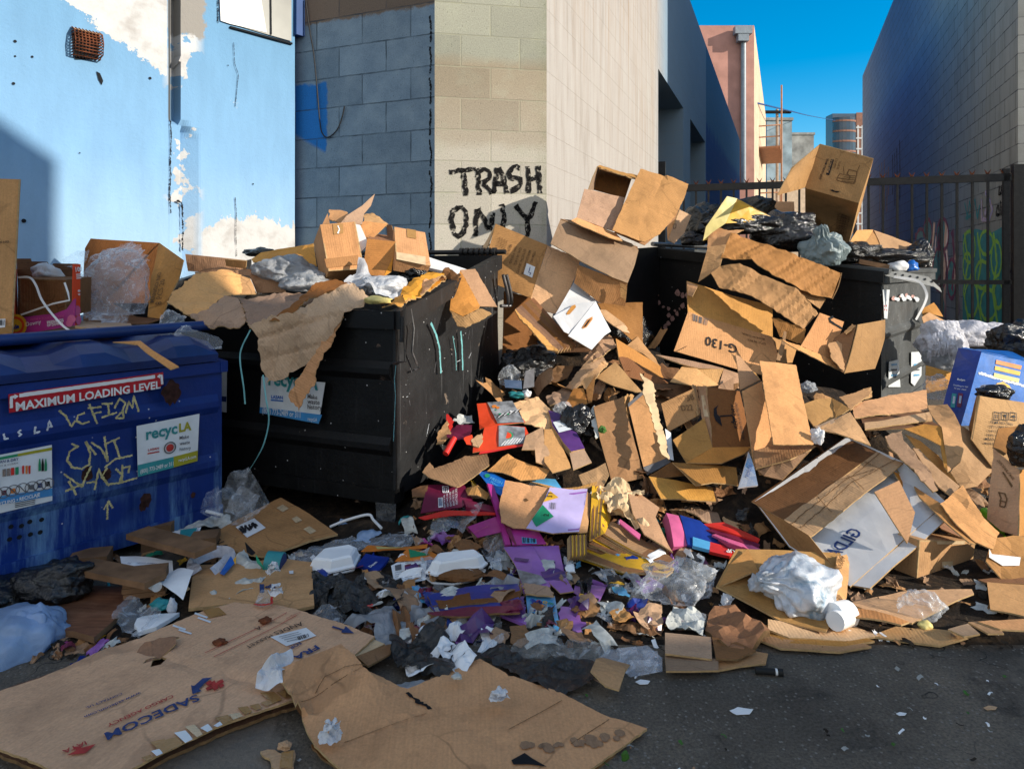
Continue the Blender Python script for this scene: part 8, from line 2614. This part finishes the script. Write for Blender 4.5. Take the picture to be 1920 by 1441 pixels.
t=Thing('newspaper','crumpled old newspaper on the pallet piece by the blue dumpster','newspaper')
mb=t.part('sheet')
poly(mb,[z(852,285,2.68),z(865,180,2.8),z(940,178,2.82),z(1000,190,2.82),z(1100,165,2.86),z(1200,180,2.84),z(1295,205,2.8),z(1300,242,2.75),z(1150,252,2.72),z(1000,282,2.68),z(880,300,2.64)],mats=('news',)*3,th=.003,crumple=.035,cfr=7,res=.013,seed=281,tear=.008)
mb=t.part('sheet')
sf=poly(mb,[z(962,288,2.66),z(1040,275,2.68),z(1132,258,2.7),z(1100,332,2.6),z(1030,345,2.58),z(970,357,2.57)],mats=('white_paper',)*3,th=.002,crumple=.012,res=.02,seed=282)
patch(mb,sf,[z(1015,285),z(1110,270),z(1090,325),z(1010,340)],'teal',.008)
mb=t.part('sheet')
poly(mb,[z(870,185,2.8),z(935,182,2.81),z(905,240,2.74),z(865,245,2.73)],mats=('grey_print',)*3,th=.002,crumple=.01)
t.done()
t=Thing('stick','thin white plastic stick on the crumpled old newspaper','stick')
tube(t.part('stick'),[P(*z(1030,140),2.86),P(*z(1250,196),2.78)],.007,'white_card',6)
t.done()
def nw(t,mb,sf):
 lb=t.part('label')
 patch(lb,sf,[z(1325,265),z(1430,212),z(1495,270),z(1390,325)],'white_card',.004)
 for s in ([z(1355,262),z(1380,300),z(1378,255),z(1405,290)],[z(1400,250),z(1412,282),z(1420,240),z(1440,275)],[z(1345,275),z(1370,305)],[z(1420,240),z(1450,262)]):
  stroke(lb,sf,s,.009,'ink',.006,.4)
 for p in ([z(1555,160),z(1590,140),z(1625,165),z(1590,185)],[z(1640,220),z(1670,205),z(1700,230),z(1665,245)],[z(1705,280),z(1740,262),z(1780,290),z(1745,310)]):
  patch(mb,sf,p,'clear_tape',.003)
 stroke(mb,sf,[z(1195,320),z(1240,340),z(1215,370),z(1260,350)],.006,'ink',.003,.4)
 stroke(mb,sf,[z(1225,380),z(1280,370)],.006,'ink',.003,.4)
sheet('flattened_box','flattened box with a white label bearing black scrawl, leaning by the dumpsters','cardboard',[z(1580,95,2.95),z(1740,190,2.82),z(1900,300,2.68),z(1740,345,2.61),z(1600,392,2.55),z(1510,428,2.50),z(1330,402,2.52),z(1200,352,2.57),z(1145,335,2.58),z(1300,235,2.74)],mats=M3,th=.008,amp=.005,rib=.002,seed=285,deco=nw)
def ul(t,mb,sf):
 text(mb,sf,z(1560,590),z(1502,590),'UP','ink_navy',.04,1.3,.003)
 patch(mb,sf,[z(1460,590),z(1485,588),z(1486,635),z(1462,640)],'ink_navy',.003)
 patch(mb,sf,[z(1625,510),z(1650,508),z(1650,528),z(1628,530)],'white_card',.004)
sheet('flattened_box','flat box with dark blue letters under the crumpled colour pages','cardboard',[z(1095,475,2.45),z(1300,470,2.46),z(1600,440,2.50),z(1755,455,2.48),z(1760,600,2.28),z(1768,702,2.17),z(1640,728,2.14),z(1350,690,2.18),z(1060,722,2.15),z(1075,590,2.3)],mats=M3,th=.01,amp=.005,seed=286,deco=ul)
t=Thing('newspaper','crumpled wet colour pages on the flat box with blue letters','newspaper')
mb=t.part('sheet')
sf=poly(mb,[z(1090,622,2.25),z(1120,572,2.31),z(1200,575,2.31),z(1215,545,2.34),z(1250,500,2.4),z(1310,440,2.46),z(1372,388,2.52),z(1455,442,2.45),z(1495,522,2.36),z(1440,592,2.28),z(1300,640,2.22),z(1270,672,2.19),z(1150,682,2.18)],mats=('news',)*3,th=.003,crumple=.045,cfr=6,res=.012,seed=287,tear=.008)
patch(mb,sf,[z(1235,520),z(1300,440),z(1320,460),z(1260,540)],'blue_card',.03)
patch(mb,sf,[z(1380,395),z(1440,435),z(1420,460),z(1390,430)],'ink',.03)
patch(mb,sf,[z(1440,450),z(1490,490),z(1480,510),z(1445,475)],'green',.03)
patch(mb,sf,[z(1310,450),z(1330,445),z(1325,470)],'yellow',.032)
t.done()
t=Thing('cloth','white handled cloth strip looped left of the wet colour pages','cloth')
strap(t.part('cloth'),smoothline([P(*z(1105,520),2.36),P(*z(1085,470),2.42),P(*z(1130,432),2.46),P(*z(1220,400),2.5),P(*z(1290,412),2.48),P(*z(1270,460),2.44),P(*z(1200,520),2.37)],5),.04,'white_cloth')
t.done()
t=Thing('drink_can','blue grey drink can lying at the right of the wet colour pages','can')
tube(t.part('can'),[P(*z(1500,462),2.45),P(*z(1590,470),2.45)],.040,'teal',16)
tube(t.part('can_end'),[P(*z(1591,470),2.45),P(*z(1595,470),2.45)],.036,'ink_navy',14)
t.done()
LP=dict(mats=('white_paper',)*3,th=.001,amp=.008,res=.02)
sheet('paper_sheet','flat bluish printed sheet of paper behind the pallet piece','paper',[z(675,428,2.45),z(760,425,2.47),z(970,447,2.45),z(978,560,2.3),z(940,588,2.26),z(800,592,2.26),z(690,502,2.37)],seed=291,deco=lambda t,mb,sf:[text(mb,sf,z(716,472),z(880,468),'FREIGHT INVOICE ASSEMBLY','ink_navy',.01,1,.003)]+[stroke(mb,sf,[z(705,490+k*15),z(910-k*12,488+k*15)],.002,'sticker_blue',.003,.4) for k in range(5)],**LP)
t=Thing('paper_roll','rolled white paper lying across the bluish printed sheet','paper')
tube(t.part('roll'),[P(*z(745,500),2.33),P(*z(885,600),2.21)],.024,'white_paper',12,True,.016)
t.done()
sheet('paper_sheet','plain white sheet bent over right of the rolled paper','paper',[z(880,602,2.24),z(945,540,2.32),z(1000,498,2.37),z(1092,540,2.31),z(1060,610,2.22),z(1030,672,2.16),z(960,645,2.19)],seed=292,bow=.02,**LP)
t=Thing('plastic_bag','pale blue translucent bag bulging at the left picture edge','bag')
mb=t.part('bag')
blob(mb,P(10,1212,1.98),(.145,.13,.115),'blue_bag',amp=.13,fr=1.6,seed=301,sub=5,flat=.9)
blob(mb,P(66,1182,2.0),(.055,.06,.075),'blue_bag',amp=.2,fr=2,seed=302,sub=4)
t.done()
bag('plastic_bag','black rubbish bag tucked under the front of the blue dumpster','bag',105,1092,2.32,(62,50,38),'black_bag',amp=.22,seed=303,sub=5)
bag('plastic_bag','low black bag at the left picture edge under the blue dumpster','bag',5,1110,2.2,(50,50,26),'black_bag',amp=.2,seed=304,sub=5)
sheet('plastic_film','clear sheet with silver reflections beside the block leg','plastic film',[z(628,772,2.1),z(740,660,2.24),z(830,700,2.2),z(905,742,2.14),z(860,800,2.07),z(780,855,2.02),z(700,820,2.05)],seed=305,**dict(FILM,mats=('film_thick',)*3,crumple=.025))
sheet('foam_tray','smooth white foam tray against the big flattened cargo box','tray',[z(755,822,2.05),z(770,790,2.08),z(800,775,2.1),z(900,752,2.13),z(1010,744,2.14),z(960,790,2.08),z(880,830,2.03),z(780,852,2.01)],mats=('foam',)*3,th=.012,amp=.002,bow=.008,part='tray')
bag('plastic_tub','crushed green plastic tub by the clear sheet','tub',*z(905,700),2.19,(18,14,10),'teal',amp=.2,seed=306,sub=4)
bag('tissue','white tissue twist beside the crushed green tub','tissue',*z(968,712),2.17,(8,8,14),'tissue',amp=.4,seed=307,sub=3)
sheet('packet','clear packet with a red rim on the big cargo box','packet',[z(1428,692,2.13),z(1470,625,2.2),z(1530,652,2.17),z(1532,700,2.12),z(1490,712,2.11)],deco=lambda t,mb,sf:stroke(mb,sf,[z(1430,690),z(1490,708),z(1530,698),z(1528,655)],.008,'red',.004,.3),**dict(FILM,crumple=.01,mats=('film_thick',)*3))
wad('tissue','white tissue beside the red rimmed packet','tissue',518,1126,(17,11),seed=308,lift=.05)
wad('tissue','white tissue below the blue grey drink can','tissue',513,1086,(17,13),seed=309,lift=.05)
t=Thing('plastic_film','heap of clear glossy film at the corner of the blue dumpster','plastic film')
mb=t.part('film')
poly(mb,[(400,965,2.72),(415,905,2.80),(440,880,2.84),(465,874,2.85),(490,915,2.8),(504,940,2.77),(480,965,2.72),(440,985,2.68)],mats=('film',)*3,th=0,crumple=.05,cfr=6,res=.011,seed=310,smooth=True)
poly(mb,[(375,960,2.70),(385,920,2.76),(405,905,2.78),(415,945,2.72),(405,975,2.67)],mats=('film',)*3,th=0,crumple=.04,cfr=6,res=.011,seed=311,smooth=True)
poly(mb,[(420,955,2.70),(450,905,2.78),(490,935,2.75),(470,975,2.69)],mats=('film_thick',)*3,th=0,crumple=.05,cfr=6,res=.011,seed=312,smooth=True)
t.done()
sheet('packet','tiny purple sweet wrapper near the pale blue bag','packet',[(112,1207,1.97),(125,1200,1.99),(137,1207,1.97),(122,1214,1.96)],**one('magenta'))
z=sc(0,1080,2.667)
t=Thing('flattened_box','big flattened brown cargo box with blue SADECOM lettering','cardboard')
ol=[(-70,1318),(0,1293),(120,1250),(214,1208),(262,1196),(300,1178),(370,1150),(440,1128),(520,1133),(640,1170),(703,1192),(662,1230),(600,1272),(552,1308),(480,1335),(400,1365),(300,1410),(250,1437),(180,1480),(90,1440),(0,1402),(-70,1372)]
mb=t.part('upper_panel')
sf=poly(mb,[G(x,y,.042) for x,y in ol],mats=('kraft_flat','kraft','edge'),th=.006,amp=.007,fr=3,res=.03,tear=.003,seed=320,folds=[((214,1205),(556,1302),.006,.02),((0,1330),(300,1230),.002,.015)],holes=[[(268,1232),(290,1230),(306,1222),(300,1240),(288,1247),(272,1240)]])
m2=t.part('lower_panel')
poly(m2,[G(x+6,y+12,.012) for x,y in ol[9:]]+[G(x,y,.012) for x,y in ol[:3]],mats=M4,th=.008,amp=.006,seed=321,tear=.004)
m3=t.part('torn_flap')
poly(m3,[G(250,1225,.05),G(262,1205,.06),G(318,1184,.07),G(336,1192,.06),G(330,1210,.05),G(300,1222,.055),G(282,1238,.05)],mats=M6,th=.004,crumple=.02,tear=.015,seed=322)
pr_=mb
text(pr_,sf,(368,1302),(195,1374),'SADECOM','ink_navy',.022,1.0,.004)
text(pr_,sf,(323,1303),(200,1357),'CARGO AGENCY','ink_red',.015,1.0,.004)
text(pr_,sf,(228,1298),(160,1326),'CONTACT US:','ink_navy',.015,1.05,.004)
text(pr_,sf,(262,1297),(157,1343),'www.sadecom.com','ink_navy',.015,1.1,.004)
text(pr_,sf,(160,1390),(116,1410),'IATA','ink_red',.02,1.0,.004)
for p in ([(125,1418),(150,1404),(180,1394),(160,1412)],[(138,1402),(150,1400),(158,1408),(146,1412)]):
 patch(pr_,sf,p,'ink_red',.004)
gl_=[(380+19*math.cos(a*.45)+18,1284+9*math.sin(a*.45)) for a in range(14)]
for i in range(0,13):
 x,y=385+R.uniform(0,30),1279+R.uniform(-3,12)
 patch(pr_,sf,[(x,y),(x+8,y-4),(x+11,y+1),(x+3,y+5)],'ink_red',.0040+i*.0001)
patch(pr_,sf,[(398,1272),(380,1274),(364,1287),(358,1286),(361,1302),(378,1296),(373,1293),(384,1282)],'ink_navy',.0046)
text(pr_,sf,(592,1213),(547,1234),'FRA','ink_navy',.03,.75,.004)
text(pr_,sf,(561,1208),(541,1218),'FOR','ink_navy',.02,1.1,.004)
patch(pr_,sf,[(624,1178),(645,1184),(648,1178),(664,1190),(640,1190),(641,1186),(622,1181)],'ink_navy',.004)
lb=t.part('label')
patch(lb,sf,[(507,1198),(574,1181),(593,1197),(537,1216)],'white_card',.004)
for k in range(4):
 stroke(lb,sf,[(523+k*5,1201-1+k*3),(560+k*5,1191+k*3)],.0025,'ink_grey',.006,.3)
barcode(lb,sf,(556,1200),(578,1194),(580,1200),(560,1206),'ink',9,.006)
for w,a,b in (('ANDES',(564,1169),(512,1188)),('MARKET',(506,1192),(459,1215)),('A',(486,1174),(476,1178))):
 text(pr_,sf,a,b,w,'ink',.0,1.25,.004)
for a,b in (((538,1151),(384,1227)),((556,1157),(401,1234))):
 stroke(pr_,sf,[a,b],.0025,'ink_red',.004,.3)
text(pr_,sf,(562,1151),(535,1162),'Consignee:','ink_red',.0,1.0,.004)
tp=t.part('tape')
for i in range(15):
 u=i/15
 x,y=548-280*u,1303+128*u
 w=R.uniform(8,32)
 d_=R.uniform(9,22)
 patch(tp,sf,[(x,y),(x-d_,y+d_*.45),(x-d_-w*.75,y+5-w*.62+R.uniform(-3,3)),(x-w*.5,y-w*.62),(x-w*.2,y-w*.3)],R.choice(('tape','clear_tape','tape','sticker_white')),.003+.00012*i)
tp=t.part('tape')
for x,y in ((366,1150),(372,1158),(325,1172),(336,1180)):
 patch(tp,sf,[(x,y),(x+24,y+8),(x+22,y+11),(x-2,y+3)],'sticker_white',.003)
patch(tp,sf,[(380,1146),(410,1140),(425,1152),(392,1160)],'tape',.0025)
t.done()
for x,y,s_,lab in ((412,1203,12,'dark dried scrap on the big cargo box nearer its torn hole'),(497,1162,10,'dark dried scrap on the big cargo box beside the handwriting')):
 bag('scrap',lab,'scrap',x,y,F*(CH-.05)/(y-HY),(s_,7,5),'rust',amp=.5,seed=x,sub=3)
multi('cardboard_box','torn box corner with a taped edge at the right end of the big cargo box','box',[
 ('panel',[(668,1232,1.92),(720,1208,2.0),(735,1205,2.0),(732,1224,1.95),(690,1250,1.88)],dict(KD)),
 ('panel',[(668,1232,1.93),(722,1205,2.01),(700,1196,2.02),(655,1225,1.95)],dict(mats=('clear_tape','kraft','edge'))),
])
z=sc(500,1140,2.4)
ol=[(28,285),(335,158),(400,215),(460,285),(525,315),(600,355),(635,362),(800,290),(960,222),(1090,295),(1300,365),(1420,425),(1525,480),(1712,540),(1570,640),(1440,735),(1250,830),(700,860),(350,745),(215,620),(175,545),(155,482),(215,475),(140,415)]
t=Thing('flattened_box','large plain brown cardboard sheet spread flat across the foreground','cardboard')
mb=t.part('sheet')
sf=poly(mb,[G(*z(x,y),.072 if (x < 500 and y < 430) else .030 if x < 1300 else .016) for x,y in ol],mats=('kraft_flat','kraft_dark','edge'),th=.006,amp=.005,fr=2.5,res=.03,tear=.0025,seed=330,folds=[(z(140,418),z(455,288),.006,.014),(z(350,585),z(750,447),.005,.012),(z(750,447),z(1090,297),.006,.012),(z(870,520),z(960,470),.006,.012),(z(890,520),z(1130,640),.005,.018),(z(1360,640),z(1540,500),.003,.015)])
stroke(mb,sf,[z(632,366),z(680,410),z(748,446)],.010,'dark_void',.003,.8)
stroke(mb,sf,[z(865,523),z(910,500),z(958,472)],.004,'dark_void',.003,.8)
for pts in ([z(220,380),z(260,330),z(310,315),z(350,300),z(450,292)],[z(350,585),z(560,520),z(750,447)],[z(155,418),z(300,350),z(455,290)],[z(1090,545),z(1330,405)],[z(1370,615),z(1540,500)]):
 stroke(mb,sf,pts,.0018,'ink_brown',.003,.7)
patch(mb,sf,[z(1100,700),z(1160,665),z(1190,690),z(1260,735),z(1180,722),z(1110,722)],'dark_void',.003)
for i in range(26):
 x,y=R.uniform(1150,1600),0
 y=640-(x-1150)*.12+R.uniform(-22,22)
 disc(mb,sf,z(x,y),R.uniform(.006,.014),'kraft_grey',.002+i*.00004,7)
m2=t.part('under_layer')
poly(m2,[G(*z(x,y),.006) for x,y in ((200,610),(260,680),(340,740),(520,800),(1000,850),(1440,742),(1570,650),(1500,600),(800,600))],mats=M4,th=.005,amp=.003,seed=331,tear=.006)
t.done()
sheet('cardboard_scrap','torn card scrap with brown tape at the bottom edge','cardboard',[G(488,1408,.012),G(515,1404,.012),G(530,1412,.012),G(552,1405,.012),G(551,1450,.012),G(520,1445,.012),G(508,1428,.012)],mats=M0,tear=.012,seed=332,deco=lambda t,mb,sf:patch(mb,sf,[(528,1412),(551,1408),(548,1445),(524,1442)],'tape',.003))
bag('cardboard_scrap','small curled card scrap above the taped torn scrap','cardboard',535,1398,1.55,(12,8,7),'kraft_grey',amp=.5,seed=333,sub=3,smooth=False)
t=Thing('tissue','long white crumpled tissue lying between the two big sheets','tissue')
poly(t.part('tissue'),[G(548,1215,.09),G(552,1232,.08),G(530,1252,.09),G(530,1280,.07),G(505,1292,.05),G(480,1285,.06),G(482,1262,.08),G(496,1240,.10),G(510,1222,.12),G(530,1214,.11)],mats=('tissue',)*3,th=.001,crumple=.03,cfr=10,res=.006,seed=341)
t.done()
wad('tissue','balled white tissue at the left of the foreground sheet','tissue',621,1397,(28,24),seed=344,lift=.035)
wad('tissue','small flat tissue in the middle of the foreground sheet','tissue',936,1322,(22,12),seed=345,lift=.035)
bag('litter_scrap','tiny brown and white litter piece near the top of the foreground sheet','scrap',856,1268,1.75,(9,6,4),'news',amp=.5,seed=346,sub=3)
sheet('plastic_film','thin pale film lying behind the foreground sheet','plastic film',[(735,1280,1.79),(760,1273,1.81),(805,1271,1.82),(800,1280,1.79),(770,1290,1.77),(745,1292,1.765)],seed=347,**dict(FILM,mats=('frost_bag',)*3,crumple=.006,res=.01))
bag('leaf','green leaf on the asphalt under the edge of the foreground sheet','leaf',1172,1418,1.52,(7,3,10),'leaf',amp=.2,seed=348,sub=3)
for x,y,w,lab in ((1390,1331,22,'flat pale paper scrap alone on the asphalt'),(1690,1337,10,'small white scrap alone on the far right asphalt'),(1205,1277,14,'torn white foam crumb in front of the clear tray'),(1857,1325,13,'brown paper scrap near the right edge of the asphalt')):
 sheet('paper_scrap',lab,'paper',[G(x-w,y,.004),G(x-w*.3,y-w*.3,.006),G(x+w,y-w*.1,.004),G(x+w*.7,y+w*.3,.004),G(x-w*.4,y+w*.35,.005)],mats=('kraft_pale' if x == 1857 else 'white_paper',)*3,th=.001,amp=.002,res=.01,tear=.003,seed=x)
z=sc(540,920,2.743)
CR=dict(th=.002,crumple=.018,cfr=8,res=.012,tear=.008)
for i,(nm,lab,cat,pts,m) in enumerate((
 ('card_scrap','brown wet card scrap under the newspaper flyer','card',[(640,500),(720,470),(780,500),(740,560),(650,545)],'kraft_dark'),
 ('card_scrap','grey torn card scrap left of the bright purple carton scrap','card',[(1390,430),(1470,400),(1500,450),(1440,480)],'kraft_grey'),
 ('card_scrap','flat brown torn card right of the small roll of tape','card',[(1780,610),(1920,560),(1930,660),(1850,690),(1790,660)],'kraft_grey'),
 ('card_scrap','long muddy card strip below the small roll of tape','card',[(1640,660),(1930,690),(1920,740),(1760,720),(1640,690)],'kraft_dark'),
 ('paper_scrap','dirty white paper left of the small roll of tape','paper',[(1600,560),(1650,545),(1730,620),(1680,650),(1610,620)],'news'),
 ('card_scrap','tan card corner under the small roll of tape','card',[(1650,620),(1720,600),(1790,650),(1700,680)],'kraft'),
 ('paper_scrap','pale green paper scrap in front of the yellow card stack','paper',[(1560,420),(1640,410),(1710,440),(1630,452)],'frost_bag'),
 ('packet','light blue packet in front of the yellow card stack','packet',[(1665,490),(1720,485),(1755,545),(1700,550)],'sky_card'),
 ('paper_scrap','white scrap by the yellow card stack foot','paper',[(1430,385),(1470,375),(1480,420),(1440,420)],'white_paper'),
 ('card_scrap','yellow and brown card tab by the clear bag of white wrappers','card',[(1650,460),(1720,455),(1730,480),(1660,485)],'yellow'),
 ('card_scrap','brown torn card right of the crumpled bluish white paper','card',[(1140,700),(1220,690),(1260,740),(1180,790),(1145,770)],'kraft_dark'),
 ('card_scrap','torn card piece with a black edge under the purple scraps','card',[(1390,700),(1510,710),(1560,770),(1450,760)],'kraft_grey'),
 ('carton','crushed dark purple carton behind the blue carton face','carton',[(1120,540),(1215,530),(1220,610),(1130,620)],'purple_dark'),
 ('carton','dark blue carton corner at the left of the blue stack','carton',[(680,520),(770,520),(790,590),(720,600)],'cobalt'),
 ('plastic_bag','black bag corner between the foam boxes','bag',[(420,400),(540,420),(560,500),(480,500)],'black_film'),
 ('card_scrap','brown greasy card between the foam boxes','card',[(380,420),(470,415),(530,460),(450,490)],'kraft_grey'),
 ('paper_scrap','creased printed page above the gaping foam box','paper',[(790,330),(850,290),(930,300),(900,335),(830,345)],'news'),
 ('plastic_film','torn clear film right of the gaping foam box','plastic film',[(1020,330),(1090,340),(1100,420),(1040,400)],'film_thick'),
 ('card_scrap','muddy card scrap under the maroon cartons','card',[(850,260),(940,240),(1000,290),(900,320)],'kraft_dark'),
 ('carton','maroon carton offcut left of the sky blue card','carton',[(1090,560),(1200,570),(1210,615),(1100,620)],'maroon'),
)):
 sheet(nm,lab,cat,[z(x,y) for x,y in pts],mats=(m,)*3,seed=500+i,**CR)
